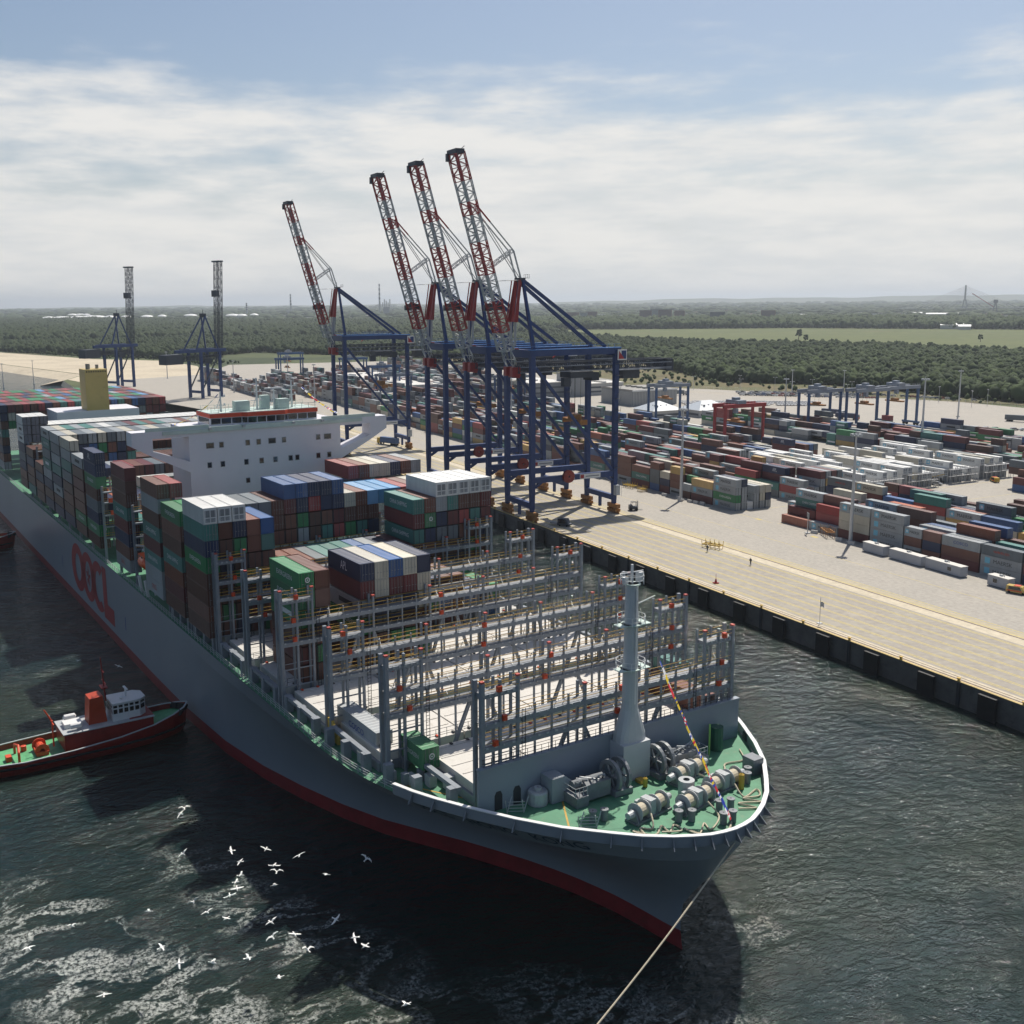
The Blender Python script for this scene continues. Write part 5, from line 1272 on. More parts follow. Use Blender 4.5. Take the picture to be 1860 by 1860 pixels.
block(-285.4, -640, 241.9, 7, 'front left block', {(0, 0): (12.19, ['grey:maersk', 'green:ever', 'grey:maersk', 'grey:maersk']), (1, 0): (12.19, ['grey', 'grey', 'grey', 'navy']), (2, 0): (6.06, ['white']), (3, 0): (12.19, ['grey', 'grey', 'grey']), (4, 0): (12.19, ['grey:cosco', 'cream', 'cream']), (5, 0): (12.19, ['grey', 'navy', 'cream']), (6, 0): (12.19, []),
      (0, 1): (12.19, ['maroon', 'grey:maersk', 'yellow']), (1, 1): (12.19, ['rust', 'brown', 'brown']), (0, 2): (6.06, ['brown', 'grey']), (0, 3): (6.06, ['grey', 'rust', 'rust', 'yellow']), (0, 4): (6.06, ['maroon', 'navy', 'cream']), (0, 5): (6.06, ['blue', 'slate', 'slate', 'rust']), (0, 6): (12.19, ['maroon', 'teal:china', 'rust']), (0, 7): (12.19, ['grey', 'rust', 'rust', 'rust']), (1, 3): (12.19, ['brown', 'maroon', 'brown'])}, mean=2.6)
block(-285.0, -640, 272.5, 7, 'second left block', {(0, 0): (12.19, ['grey:maersk', 'red', 'grey:maersk']), (1, 0): (12.19, ['teal']), (2, 0): (12.19, ['grey', 'grey']), (3, 0): (12.19, ['grey:maersk', 'slate', 'grey:maersk', 'maroon']), (4, 0): (12.19, ['navy', 'navy', 'yellow', 'grey']), (5, 0): (12.19, ['grey', 'grey', 'grey', 'maroon']), (6, 0): (12.19, ['grey', 'slate', 'rust', 'slate']),
      (0, 1): (12.19, ['slate', 'teal']), (1, 1): (12.19, ['brown', 'maroon', 'maroon', 'navy:apl']), (2, 1): (12.19, ['rust', 'rust', 'rust', 'maroon']), (0, 2): (12.19, ['slate', 'green', 'red']), (1, 2): (12.19, ['grey', 'slate', 'maroon', 'maroon']), (1, 3): (12.19, ['slate', 'green:ever', 'grey:maersk'])}, mean=2.5)
WR = ['white:maersk']
block(-285.5, -345, 301.5, 7, 'front reefer block', {(0, 0): (12.19, ['cream:maersk', 'white:maersk', 'white:maersk']), (1, 0): (12.19, ['white', 'white']), (2, 0): (12.19, ['white'])}, mix=['white:maersk', 'white:maersk', 'white', 'cream'], mean=1.9, reef=True, top=3)
block(-358, -640, 303.5, 6, 'third left block', mean=2.3)
block(-289.5, -345, 327.5, 6, 'second reefer block', {(0, 0): (12.19, ['white:maersk', 'white:cosco', 'white:maersk']), (0, 1): (12.19, ['white:maersk', 'white:maersk', 'white:maersk'])}, mix=['white:maersk', 'white:maersk', 'white', 'cream'], mean=2.5, reef=True, top=3)
block(-291, -345, 352, 6, 'third reefer block', {(0, 0): (12.19, ['white:maersk', 'white:maersk'])}, mix=['white:maersk', 'white', 'white:maersk', 'cream'], mean=2.1, reef=True, top=3)
block(-291, -345, 373, 6, 'fourth reefer block', {(0, 0): (12.19, ['white:maersk', 'white:maersk', 'white:maersk'])}, mix=['white:maersk', 'white', 'cream'], mean=2.5, reef=True, top=3)
block(-358, -640, 334, 6, 'fourth left block', mean=2.3)
block(-300, -500, 398, 7, 'fifth left block', mean=2.2)
block(-330, -460, 428, 6, 'sixth left block', mean=1.7)
block(-330, -430, 460, 5, 'rearmost left block', mean=1.6)
E1 = {}
front = [(12.19, ['grey:maersk']), (12.19, ['maroon', 'cream', 'cream', 'grey:maersk']), (12.19, G4), (6.06, ['grey', 'rust', 'grey:maersk']), (6.06, ['rust', 'navy', 'rust']), (12.19, ['maroon', 'rust', 'grey:cosco']), (12.19, ['grey:maersk', 'grey:maersk', 'slate:ham']), (12.19, ['navy', 'maroon', 'navy:saf']), (12.19, ['grey:maersk', 'rust', 'grey']), (12.19, ['rust', 'rust'])]
x = -251.4; hand = {}
XR = -251.4
for L, cols in front: XR += L+.45
for i, (L, cols) in enumerate(front[::-1]): hand[(0, i)] = (L, cols)
hand[(1, 9)] = (12.19, ['maroon', 'red', 'red']); hand[(1, 4)] = (12.19, ['grey:maersk', 'slate']); hand[(2, 4)] = (12.19, ['slate', 'maroon', 'rust', 'rust']); hand[(2, 5)] = (12.19, ['grey', 'grey:maersk', 'grey:maersk'])
block(XR, -258, 243.2, 7, 'front right block', hand, mean=2.5)
n2 = 11
block(XR, -266, 275, 7, 'second right block', {(0, 10): (12.19, ['maroon', 'navy', 'navy:saf', 'slate:ham']), (0, 9): (12.19, ['slate', 'grey:maersk', 'maroon', 'cream:maersk']), (0, 8): (12.19, ['grey:maersk', 'orange', 'blue']), (1, 8): (12.19, ['slate', 'rust', 'orange']), (2, 8): (12.19, ['rust', 'rust', 'rust', 'teal:china'])}, mean=2.6)
block(XR, -225, 306.5, 7, 'third right block', mean=2.4)
block(-190, -262, 360, 7, 'fourth right block', {(0, 5): (12.19, ['teal', 'teal'])}, mean=2.4)
block(-190, -285, 404, 7, 'fifth right block', {(0, 7): (12.19, ['yellow', 'maroon', 'maroon'])}, mean=2.5)
block(-190, -320, 436, 6, 'rearmost right block', mean=2.3)
# far terminal to the left
for i, (xr, xl, y0, rows) in enumerate([(-660, -960, 252, 8), (-660, -960, 290, 8), (-680, -980, 330, 8), (-700, -980, 372, 7), (-720, -1000, 410, 6), (-780, -1040, 215, 6), (-900, -1130, 446, 5)]):
    block(xr, xl, y0, rows, f'{ORD[i]} far block', mean=3.2 if i < 4 else 2.5, top=5, mix=['grey']*10+['slate']*4+['white']*3+['rust']*5+['maroon']*4+['teal']*2+['navy']*2+['cream']*2)
N_INDIV = 296
def finish_boxes():
    live = [s for s in SPEC if not s.get('drop')]
    vis = []
    for s in live:                                     # keep what lies inside or near the view
        a = math.atan2(s['y'], -s['x']); vis.append(R(-6) < a < R(56) or s['rz'] != 0)
    live = [s for s, v in zip(live, vis) if v]
    dry = sorted([s for s in live if s['end'] != 'reefer'], key=lambda s: -s['pri']); ref = sorted([s for s in live if s['end'] == 'reefer'], key=lambda s: -s['pri'])
    one = dry[:N_INDIV] + ref[:150]; rest = dry[N_INDIV:] + ref[150:]
    print('CONTAINERS', len(SPEC), len(live), 'ind', len(one), 'rest', len(rest), 'ship dry', sum(1 for s in dry if s['rz']), 'ship in ind', sum(1 for s in one if s['rz']))
    for s in one: build_con(s)
    names = list(MC); V = []; F = []; MI = []
    cube = np.array([[-.5, -.5, 0], [.5, -.5, 0], [.5, .5, 0], [-.5, .5, 0], [-.5, -.5, 1], [.5, -.5, 1], [.5, .5, 1], [-.5, .5, 1]])
    fc = [[4, 5, 6, 7], [0, 1, 5, 4], [1, 2, 6, 5], [2, 3, 7, 6], [3, 0, 4, 7]]
    ends = len(names)
    for s in rest:
        c, sn = math.cos(s['rz']), math.sin(s['rz']); p = cube*np.array([s['L'], W_, H_-.06]); b = len(V)
        for q in p: V.append((s['x']+q[0]*c-q[1]*sn, s['y']+q[0]*sn+q[1]*c, s['z']+q[2]))
        for i, f_ in enumerate(fc): F.append([b+j for j in f_]); MI.append(names.index(s['col']) if not (s['end'] == 'reefer' and i == 2) else ends)
        # raised frame at the visible end and a door line so the far boxes keep their make-up
        e = s['L']/2
        for y0, y1 in ((-1.22, -1.08), (-.06, .06), (1.08, 1.22)):
            b = len(V)
            for lx, ly, lz in ((e+.02, y0, .05), (e+.02, y1, .05), (e+.02, y1, H_-.1), (e+.02, y0, H_-.1)): V.append((s['x']+lx*c-ly*sn, s['y']+lx*sn+ly*c, s['z']+lz))
            F.append([b, b+1, b+2, b+3]); MI.append(ends+1)
        dist = math.hypot(s['x'], s['y'])
        if s['txt'] and dist < 520:
            tt, mn, tw, th = TXT[s['txt']]; tm = text_mesh(tt, M[mn], tw*(1 if s['L'] > 7 else .6), th); b = len(V); y = -W_/2-.02
            for v in tm.vertices: lx = v.co.x+.6; V.append((s['x']+lx*c-y*sn, s['y']+lx*sn+y*c, s['z']+1.4+v.co.z))
            for pl in tm.polygons: F.append([b+j for j in pl.vertices]); MI.append(len(names)+2 if mn == 'text_dark' else len(names)+3)
            if s['txt'] == 'maersk' and s['L'] > 7:
                b = len(V)
                for lx, lz in ((-4.8, .6), (-3.2, .6), (-3.2, 2.2), (-4.8, 2.2)): V.append((s['x']+lx*c-y*sn, s['y']+lx*sn+y*c, s['z']+lz))
                F.append([b, b+1, b+2, b+3]); MI.append(len(names)+4)
        elif s['col'] in ('grey', 'white', 'green', 'teal') and rnd.random() < .6:      # bar of lettering too far off to read
            b = len(V); y = -W_/2-.02
            for lx, lz in ((-2.2, 1.0), (3.0, 1.0), (3.0, 1.8), (-2.2, 1.8)): V.append((s['x']+lx*c-y*sn, s['y']+lx*sn+y*c, s['z']+lz))
            F.append([b, b+1, b+2, b+3]); MI.append(ends+2 if s['col'] in ('grey', 'white') else ends+3)
    me = bpy.data.meshes.new('shipping_containers'); me.from_pydata(V, [], F)
    for n in names: me.materials.append(MC[n])
    for m in (M['steel'], M['ship_dark'], M['text_dark'], M['text_white'], M['star_blue']): me.materials.append(m)
    me.polygons.foreach_set('material_index', MI); me.update()
    tag(put('shipping_containers', me), 'mass of further containers in the yard and aft on the ship', kind='stuff')
finish_boxes()
# ---------------------------------------------------------------- ship-to-shore cranes
def lattice(mb, p, q, w, d, n, r, mi=lambda k: 0, wvec=Vector((1, 0, 0)), cross=True):
    """box truss from p to q, w across wvec and d deep, n panels"""
    p, q = Vector(p), Vector(q); ax = (q-p); dv = ax.normalized().cross(wvec).normalized()
    C = lambda t, a, b: p + ax*t + wvec*(a*w/2) + dv*(b*d/2)
    for k in range(n):
        t0, t1 = k/n, (k+1)/n; m = mi(k)
        for a in (-1, 1):
            for b in (-1, 1): mb.beam(C(t0, a, b), C(t1, a, b), r, r, m)
            mb.beam(C(t0, a, -1), C(t0, a, 1), r*.7, r*.7, m); mb.beam(C(t0, a, -1 if k % 2 else 1), C(t1, a, 1 if k % 2 else -1), r*.6, r*.6, m)
        if cross:
            mb.beam(C(t0, -1, 1), C(t0, 1, 1), r*.6, r*.6, m); mb.beam(C(t0, -1, -1), C(t0, 1, -1), r*.6, r*.6, m)
            if k % 2: mb.beam(C(t0, -1, -1), C(t1, 1, -1), r*.5, r*.5, m)
            else: mb.beam(C(t0, -1, 1), C(t1, 1, 1), r*.5, r*.5, m)

def sts_crane():
    t = thing('gantry_crane', None, 'crane')
    B = M['crane_blue']; G = 32.8; U = 8.8
    for v in (0, G):
        for u in (-U, U):
            mb = MB()
            mb.beam((u, v, 3.2), (u, v, 14), 1.35, 1.25, 0, 2.1, 1.6); mb.beam((u, v, 14), (u, v, 57), 1.75, 1.6)
            mb.build('leg', M['crane_brown'] if (v > 0 and u > 0 and False) else B, t)
            mb = MB(); mb.box(u-3.0, u+3.0, v-.75, v+.75, 1.9, 3.3)
            for s in (-1, 1):
                mb.prism([(u+s*1.6-1.2, 1.0), (u+s*1.6+1.2, 1.0), (u+s*1.6+.6, 2.1), (u+s*1.6-.6, 2.1)], 'y', v-.5, v+.5)
            for k in range(8): x = u-2.9+.83*k; mb.tube((x, v-.22, .42), (x, v+.22, .42), .40, 8)
            for k in range(5): mb.box(u-2.6+1.2*k, u-2.1+1.2*k, v-1.05, v+1.05, .6, 1.6)
            mb.build('bogie', M['bogie'], t)
        mb = MB(); mb.box(-U+.7, U-.7, v-.7, v+.7, 4.5, 6.3); mb.box(-.5, .5, v-.4, v+.4, .9, 4.5); mb.build('sill_beam', B, t)
        mb = MB(); mb.box(-U, U, v-.8, v+.8, 54.8, 57.4); mb.build('cross_beam', B, t)
    for u in (-U, U):
        mb = MB(); mb.box(u-.75, u+.75, .9, G-.9, 13.0, 14.9); mb.beam((u, 1, 11.6), (u, 3.6, 13.2), 1.2, .8); mb.beam((u, G-1, 11.6), (u, G-3.6, 13.2), 1.2, .8); mb.build('portal_beam', B, t)
        mb = MB(); mb.box(u-.8, u+.8, -1.2, G+1.5, 55.4, 57.35); mb.build('top_girder', B, t)
        mb = MB(); mb.box(u-.95, u+.95, -1.2, G+1.6, 57.36, 57.6)
        for k in range(14): mb.beam((u+.9, -1+2.5*k, 57.6), (u+.9, -1+2.5*k, 58.7), .08)
        mb.beam((u+.9, -1, 58.7), (u+.9, G+1, 58.7), .08); mb.build('walkway', M['crane_sky'], t)
        mb = MB(); mb.beam((u, 1.2, 51.5), (u, G-1.0, 15.2), .95, .95); mb.build('diagonal_brace', B, t)
        mb = MB(); mb.beam((u, .5, 57.5), (u*.22, .2, 80.2), 1.2, 1.1, 0, .8, .8); mb.build('apex_leg', B, t)
        mb = MB(); mb.beam((u*.22, .4, 80.0), (u*.5, G-1.5, 57.6), .95, 1.05); mb.build('back_stay', M['crane_blue'], t)
        mb = MB()
        for k in range(10):
            z = 16+4*k; mb.box(u+.95, u+2.0, G-.9, G+.9, z, z+.08); mb.beam((u+2.0, G-.9, z), (u+2.0, G+.9, z+4 if k < 9 else z+1), .07); mb.beam((u+2, G+.9, z), (u+2, G+.9, z+1.1), .07)
        if u > 0: mb.build('stairway', M['crane_dark'], t)
    mb = MB(); mb.box(-2.4, 2.4, -.6, 1.0, 79.6, 80.9); mb.box(-1.2, 2.6, .6, 2.4, 80.8, 80.9)
    for k in range(4): mb.beam((-1.2+k*1.2, 2.4, 80.9), (-1.2+k*1.2, 2.4, 82), .08)
    mb.beam((-1.2, 2.4, 82), (2.6, 2.4, 82), .07); mb.beam((0, 0, 80.9), (0, 0, 83.2), .12); mb.build('apex_platform', M['crane_dark'], t)
    # trolley runway under the portal
    mb = MB()
    for u in (-3.4, 3.4): lattice(mb, (u, -2.5, 51.2), (u, 60, 51.2), 1.2, 3.0, 26, .28)
    for k in range(11): mb.beam((-3.4, 1+5.7*k, 49.7), (3.4, 1+5.7*k, 49.7), .4)
    mb.build('trolley_girder', M['crane_dark'], t)
    mb = MB(); mb.box(-4.3, 4.3, 34.2, 59.6, 49.2, 49.4); mb.box(4.2, 4.35, -2, 59.6, 51.4, 51.7); mb.box(4.2, 4.35, -2, 59.6, 49.6, 49.9); mb.box(-4.35, -4.2, -2, 59.6, 51.4, 51.7); mb.build('girder_walkway', M['rtg_grey'], t)
    mb = MB(); mb.box(-3.8, 3.8, 57.6, 60.8, 48.5, 52.5); mb.box(-2.6, 2.6, 40, 47, 46.2, 49.2); mb.build('machinery_house', M['crane_dark'], t)
    mb = MB(); mb.box(-3.6, 3.6, 18, 27, 47.2, 49.3); mb.box(1.2, 3.4, 15.5, 18.2, 44.4, 47.4); mb.box(-2.8, 2.8, 27, 30, 46, 48.8); mb.build('trolley', M['crane_dark'], t)
    mb = MB(); mb.box(-6.1, 6.1, 20.7, 23.1, 32.0, 32.7); mb.box(-2.2, 2.2, 20.4, 23.4, 32.7, 34.4); mb.box(-6.1, -5.2, 20.5, 23.3, 31.2, 32.9); mb.box(5.2, 6.1, 20.5, 23.3, 31.2, 32.9); mb.build('spreader', M['bogie'], t)
    mb = MB()
    for u, v in ((-1.8, 20.8), (1.8, 20.8), (-1.8, 23), (1.8, 23)): mb.tube((u, v, 34.3), (u*1.2, v, 47.2), .06, 4)
    mb.build('hoist_rope', M['black'], t)
    # raised boom, red and white
    hin = Vector((0, -3.4, 51.0)); tip = Vector((0, -22.8, 119.5)); ax = tip-hin; L = ax.length
    band = lambda k: 1 if (k in (3, 4, 5, 6, 7, 12, 13, 14, 15, 16, 21, 22, 26, 27, 28, 29)) else 0
    mb = MB()
    for u in (-2.75, 2.75): lattice(mb, Vector((u, 0, 0))+hin+ax*.09, Vector((u, 0, 0))+tip, 1.0, 3.1, 30, .30, band, cross=True)
    for k in range(31):
        p = hin+ax*(.09+.91*k/30); dv = Vector((0, -ax.z, ax.y)).normalized()*1.5
        mb.beam(p+dv+Vector((-2.3, 0, 0)), p+dv+Vector((2.3, 0, 0)), .22, .22, band(min(k, 29)))
        if k < 30:
            p2 = hin+ax*(.09+.91*(k+1)/30); s = 1 if k % 2 else -1; mb.beam(p+dv+Vector((-2.3*s, 0, 0)), p2+dv+Vector((2.3*s, 0, 0)), .16, .16, band(k))
    mb.build('boom', [M['steel_light'], M['red']], t)
    mb = MB()
    for u in (-.5, .5): mb.beam(hin+ax*.05+Vector((u, 0, 0)), hin+ax*.97+Vector((u, 0, 0)), .22, .35)
    mb.build('boom_rail', M['steel'], t)
    mb = MB()                                              # root of the boom: splayed white struts and a red hinge block
    for s in (-1, 1):
        a = hin+Vector((s*1.6, 0, 0)); e = hin+ax*.10+Vector((s*3.2, 0, 0)); mid = hin+ax*.045+Vector((s*4.4, .4, 0))
        mb.beam(a, mid, .32); mb.beam(mid, e, .32); mb.beam(a, e, .26); mb.beam(mid, hin+ax*.045+Vector((-s*.6, 1.6, 0)), .22); mb.beam(a+Vector((0, 1.4, 1)), e, .22); mb.beam(mid, hin+ax*.1+Vector((0, 1.2, 0)), .2)
    mb.build('boom_root', M['steel_light'], t)
    mb = MB(); mb.box(-3.2, -1.2, -4.4, -1.2, 48.6, 51.6); mb.box(1.2, 3.2, -4.4, -1.2, 48.6, 51.6); mb.box(-3.0, 3.0, -2.6, -1.4, 48.0, 49.6); mb.build('boom_hinge', M['red'], t)
    mb = MB(); mb.box(-3.4, 3.4, -24.4, -21.4, 119.2, 120.6); mb.box(-3.6, -2.2, -24.8, -23.6, 117.2, 119.6); mb.beam((2.0, -22, 120.6), (4.6, -22, 121.2), .15); mb.build('boom_tip', M['crane_dark'], t)
    mb = MB(); c = hin+ax*.30; mb.box(c.x-4.6, c.x+2.2, c.y-1.3, c.y+1.6, c.z-1.1, c.z+1.1); mb.box(c.x-5.0, c.x-3.4, c.y-1.8, c.y+.6, c.z-1.4, c.z+.6); mb.build('operator_cab', M['crane_dark'], t)
    knee = Vector((0, -3.1, 89.6)); bp = hin+ax*.775
    mb = MB(); mk = MB()
    for u in (-1.7, 1.7):
        d = Vector((u, 0, 0)); m = (bp+Vector((0, 1.5, 0))).lerp(knee, .38)
        mk.beam(bp+Vector((0, 1.5, 0))+d, m+d, .42, .42); mb.beam(m+d, knee+d, .34, .34); mb.beam(knee+d, Vector((0, -.3, 80.4))+d, .42, .42)
        mb.tube(bp+Vector((0, 1.2, 0))+d*.4, Vector((0, -.2, 80.6))+d*.4, .08, 4); mb.tube(bp+Vector((0, 1.2, 0))+d*.6, Vector((0, -.2, 80.6))+d*.6, .08, 4)
        mb.tube(hin+ax*.42+d, Vector((0, -.2, 80.2))+d*.5, .1, 4)
    lattice(mb, knee, hin+ax*.485+Vector((0, 1.6, 0)), 1.6, 1.1, 5, .2)
    mb.build('fore_stay', M['steel_light'], t); mk.build('fore_stay', M['red'], t)
    mb = MB()
    for u, y0, y1 in ((-2.3, -1.4, -2.8), (-1.5, -1.0, -2.0), (1.5, -1.0, -2.0), (2.3, -1.4, -2.8)): mb.beam((u*.8, -.5, 80.2), (u, y1, 66.5), .55, .75, 0, .7, 1.0)
    mb.beam((-2.6, -1.5, 80.2), (-2.6, -3.6, 66), .3); mb.build('folded_stay', M['red'], t)
    mb = MB()
    for u in (-2.1, -1.2, 1.2, 2.1): mb.beam((u, -2.4, 66.5), (u, -2.6, 58.5), .3)
    mb.build('folded_link', M['steel_light'], t)
    mb = MB(); mb.box(-1.2, 3.2, -2.2, -2.0, 57.5, 57.9); mb.beam((5, 10, 54.5), (5, 14, 57.2), .35); mb.build('hoist_frame', M['red'], t)
    mb = MB(); u = U+.9
    mb.box(U+.78, U+.84, G-14.5, G-6.2, 13.1, 14.8, 0); mb.box(U+.845, U+.87, G-14.3, G-12.9, 13.3, 14.6, 1); mb.box(U+.845, U+.87, G-12.2, G-6.8, 13.75, 14.1, 2); mb.box(U+.78, U+.84, G-20, G-16.6, 13.2, 14.7, 0); mb.box(U+.845, U+.87, G-19.4, G-17.2, 13.8, 14.1, 2)
    mb.build('sign_board', [M['white'], M['red'], M['steel']], t)
    mb = MB(); mb.box(U-1.2, U+1.4, G+2.0, G+2.15, 53.4, 56.8, 0); mb.box(U+1.4, U+1.55, G-.3, G+3.4, 53.2, 56.8, 0); mb.box(U+1.555, U+1.6, G+1.2, G+3.1, 53.6, 56.4, 2); mb.poly([(U+1.61, G+0, 53.6), (U+1.61, G+2.4, 53.6), (U+1.61, G+1.1, 55.2), (U+1.61, G+.2, 56.4)], 1); mb.build('logo_board', [M['white'], M['red'], M['crane_blue']], t)
    mb = MB(); mb.lathe((U+1.2, 13.5, 14.5), [(.3, -.5), (2.2, -.5), (2.2, -.35), (1.6, -.35), (1.6, .35), (2.2, .35), (2.2, .5), (.3, .5)], 'x', 18); mb.build('cable_reel', M['tug_red'], t)
    mb = MB(); mb.box(U+1.0, U+2.6, G-.8, G+.8, 6.5, 10.0); mb.beam((U+2.8, G+1.2, 6), (U+2.8, G+1.2, 12), .08); mb.build('electrics_cabin', M['steel_light'], t)
    return t
CR = sts_crane(); note_kids(CR)
CRX = [(-312.7, 'blue gantry crane nearest the empty apron, red and white boom raised highest'), (-344.8, 'blue gantry crane second from the right, boom up between its neighbours'), (-381.3, 'third blue gantry crane of the close group, its raised boom leftmost of the three'), (-498.8, 'single red and white boomed crane standing apart, seen above the white deckhouse')]
for i, (x, lab) in enumerate(CRX):
    o = CR if i == 0 else copy_tree(CR)
    o.location = (x, 170.6, 4.02); tag(o, lab, 'crane', 'quay cranes with raised booms')

def old_crane():
    """smaller all-blue crane; boom stands upright, runway level"""
    t = thing('old_gantry_crane', None, 'crane'); B = M['crane_blue']; G = 18; U = 8
    for v in (0, G):
        for u in (-U, U):
            mb = MB(); mb.beam((u, v, 0), (u, v, 38), 1.9, 1.9); mb.build('leg', B, t)
        mb = MB(); mb.box(-U, U, v-1, v+1, 36, 38.4); mb.build('cross_beam', B, t)
        mb = MB(); mb.box(-U, U, v-.7, v+.7, 4, 6); mb.build('sill_beam', B, t)
    for u in (-U, U):
        mb = MB(); mb.box(u-1.0, u+1.0, -6, G+24 if u < 0 else G+8, 36.2, 38.6); mb.build('top_girder', B, t)
        mb = MB(); mb.beam((u, 1, 34), (u, G-1, 8), .8); mb.build('diagonal_brace', M['crane_dark'], t)
        mb = MB(); mb.beam((u, 1, 38), (u*.3, 8, 64), 1.1); mb.build('apex_leg', B, t)
        mb = MB(); mb.beam((u*.3, 8, 64), (u, G+4, 38), 1.0); mb.build('back_stay', B, t)
    mb = MB(); mb.box(-2.6, 2.6, 7, 9.5, 63, 66); mb.beam((0, 8, 66), (0, 8, 69), .3); mb.build('apex_platform', M['crane_dark'], t)
    mb = MB()
    for u in (-2.6, 2.6): lattice(mb, (u, -5.2, 31), (u, -9.0, 107), 1.6, 3.0, 22, .38)
    for k in range(12): z = 33+6.7*k; mb.beam((-2.6, -5.3-.05*(z-31), z), (2.6, -5.3-.05*(z-31), z), .35)
    mb.build('boom', M['crane_dark'], t)
    mb = MB(); mb.box(-4, 5.5, -11, -7, 106, 107.2); mb.box(-3.6, 3.2, -6.2, -3.6, 79, 84); mb.build('boom_tip', M['crane_dark'], t)
    mb = MB()
    for u in (-2.4, 2.4): lattice(mb, (u, -5, 31.5), (u, G+28, 31.5), 1.4, 3.4, 16, .35)
    mb.box(-4.5, 4.5, G+14, G+30, 27.5, 35); mb.box(-3.4, 3.4, 4, 11, 27, 31); mb.build('trolley_girder', M['crane_dark'], t)
    return t
OC = old_crane(); note_kids(OC)
for i, (x, y, rz, lab) in enumerate([(-852, 186, R(205), 'all-blue older gantry crane with upright lattice boom, right of its twin'), (-1000, 140, R(212), 'all-blue older gantry crane with upright boom, behind the ochre funnel')]):
    o = OC if i == 0 else copy_tree(OC)
    o.location = (x, y, 4.0); o.rotation_euler = (0, 0, rz); tag(o, lab, 'crane', 'older cranes on the far quay')

# ---------------------------------------------------------------- yard cranes on tyres
def rtg(body, beam):
    t = thing('yard_crane', None, 'yard crane'); S_ = 23.5; Hh = 21.5
    for y in (0, S_):
        for x in (-3.9, 3.9):
            mb = MB(); mb.beam((x, y, 1.6), (x, y, Hh), 1.25, 1.0); mb.build('leg', body, t)
            mb = MB()
            for d in (-1.1, 1.1): mb.tube((x+d, y-.4, .8), (x+d, y+.4, .8), .8, 12)
            mb.build('wheel', M['tyre'], t)
        mb = MB(); mb.box(-6, 6, y-.6, y+.6, 1.3, 2.4); mb.build('sill_beam', body, t)
    for x in (-3.9, 3.9):
        mb = MB(); mb.box(x-.7, x+.7, -1.2, S_+1.2, Hh, Hh+1.9); mb.build('main_girder', beam, t)
    mb = MB(); mb.box(-4.6, 4.6, 7, 12, Hh+1.9, Hh+3.6); mb.box(-1.4, 1.4, 8, 11, Hh+3.6, Hh+4.8); mb.box(2.8, 4.8, 5.4, 7.2, Hh-2.4, Hh-.2); mb.build('trolley', M['rtg_grey'], t)
    mb = MB(); mb.box(-6.1, 6.1, 8.3, 10.7, 14.2, 15.0); mb.box(-2, 2, 8.2, 10.8, 15, 16.2)
    for a in (-1.6, 1.6): mb.tube((a, 9.5, 16.1), (a, 9.5, Hh+1.9), .07, 4)
    mb.build('spreader', M['bogie'], t)
    mb = MB(); mb.box(-2.6, 2.6, -2.3, -.7, 2.6, 5.0); mb.build('power_pack', M['rtg_grey'], t)
    mb = MB()
    for k in range(14): mb.beam((4.7, -1+1.9*k, Hh+1.9), (4.7, -1+1.9*k, Hh+3.0), .07)
    mb.beam((4.7, -1, Hh+3.0), (4.7, S_+1, Hh+3.0), .07); mb.build('railing', M['steel_light'], t)
    return t
RB = rtg(M['rtg_blue'], M['rtg_grey']); RBL = rtg(M['rtg_blue'], M['rtg_blue']); RR = rtg(M['red'], M['red'])
for o in (RB, RBL, RR): note_kids(o)
RG = 'rubber tyred yard cranes'
RR.location = (-404, 331, 4.02); tag(RR, 'red yard crane on tyres, the only red one among the stacks', 'yard crane', RG)
rb = [(-522, 376, 'blue legged yard crane beside the hipped roof buildings'), (-446, 424, 'blue yard crane first of three in line left of the tall mast'), (-436, 450, 'blue yard crane in the middle of three in line'), (-440, 478, 'blue yard crane last of three in line, next to the lorry park'), (-640, 332, 'blue yard crane seen between the legs of the single gantry crane'), (-700, 268, 'blue legged yard crane before the long pale warehouse')]
for i, (x, y, lab) in enumerate(rb):
    o = RB if i == 0 else copy_tree(RB)
    o.location = (x, y, 4.02); tag(o, lab, 'yard crane', RG)
rl = [(-1065, 300, 'distant all-blue yard crane at the forest edge, leftmost'), (-960, 268, 'distant all-blue yard crane over grey stacks, with a white box below'), (-930, 320, 'distant all-blue yard crane right of the white box'), (-800, 300, 'all-blue yard crane in front of the pale warehouse roof')]
for i, (x, y, lab) in enumerate(rl):
    o = RBL if i == 0 else copy_tree(RBL)
    o.location = (x, y, 4.02); tag(o, lab, 'yard crane', RG)

# ---------------------------------------------------------------- light masts and lamps
def mast(h, r0):
    t = thing('light_mast', None, 'light mast'); mb = MB()
    mb.tube((0, 0, 0), (0, 0, h*.55), r0, 12, 0, r0*.72); mb.tube((0, 0, h*.55), (0, 0, h), r0*.72, 12, 0, r0*.42); mb.box(-.9, .9, -.9, .9, 0, .5); mb.build('pole', M['galv'], t)
    mb = MB(); mb.lathe((0, 0, h-.3), [(.3, 0), (1.3, 0), (1.3, .15), (.3, .15)], n=12)
    for k in range(8):
        a = k*math.pi/4; mb.box(1.35*math.cos(a)-.3, 1.35*math.cos(a)+.3, 1.35*math.sin(a)-.3, 1.35*math.sin(a)+.3, h-.35, h+.35)
    mb.tube((0, 0, h), (0, 0, h+1.6), .06, 5); mb.build('lamp_ring', M['steel_light'], t)
    return t
MS = mast(33, .62); note_kids(MS)
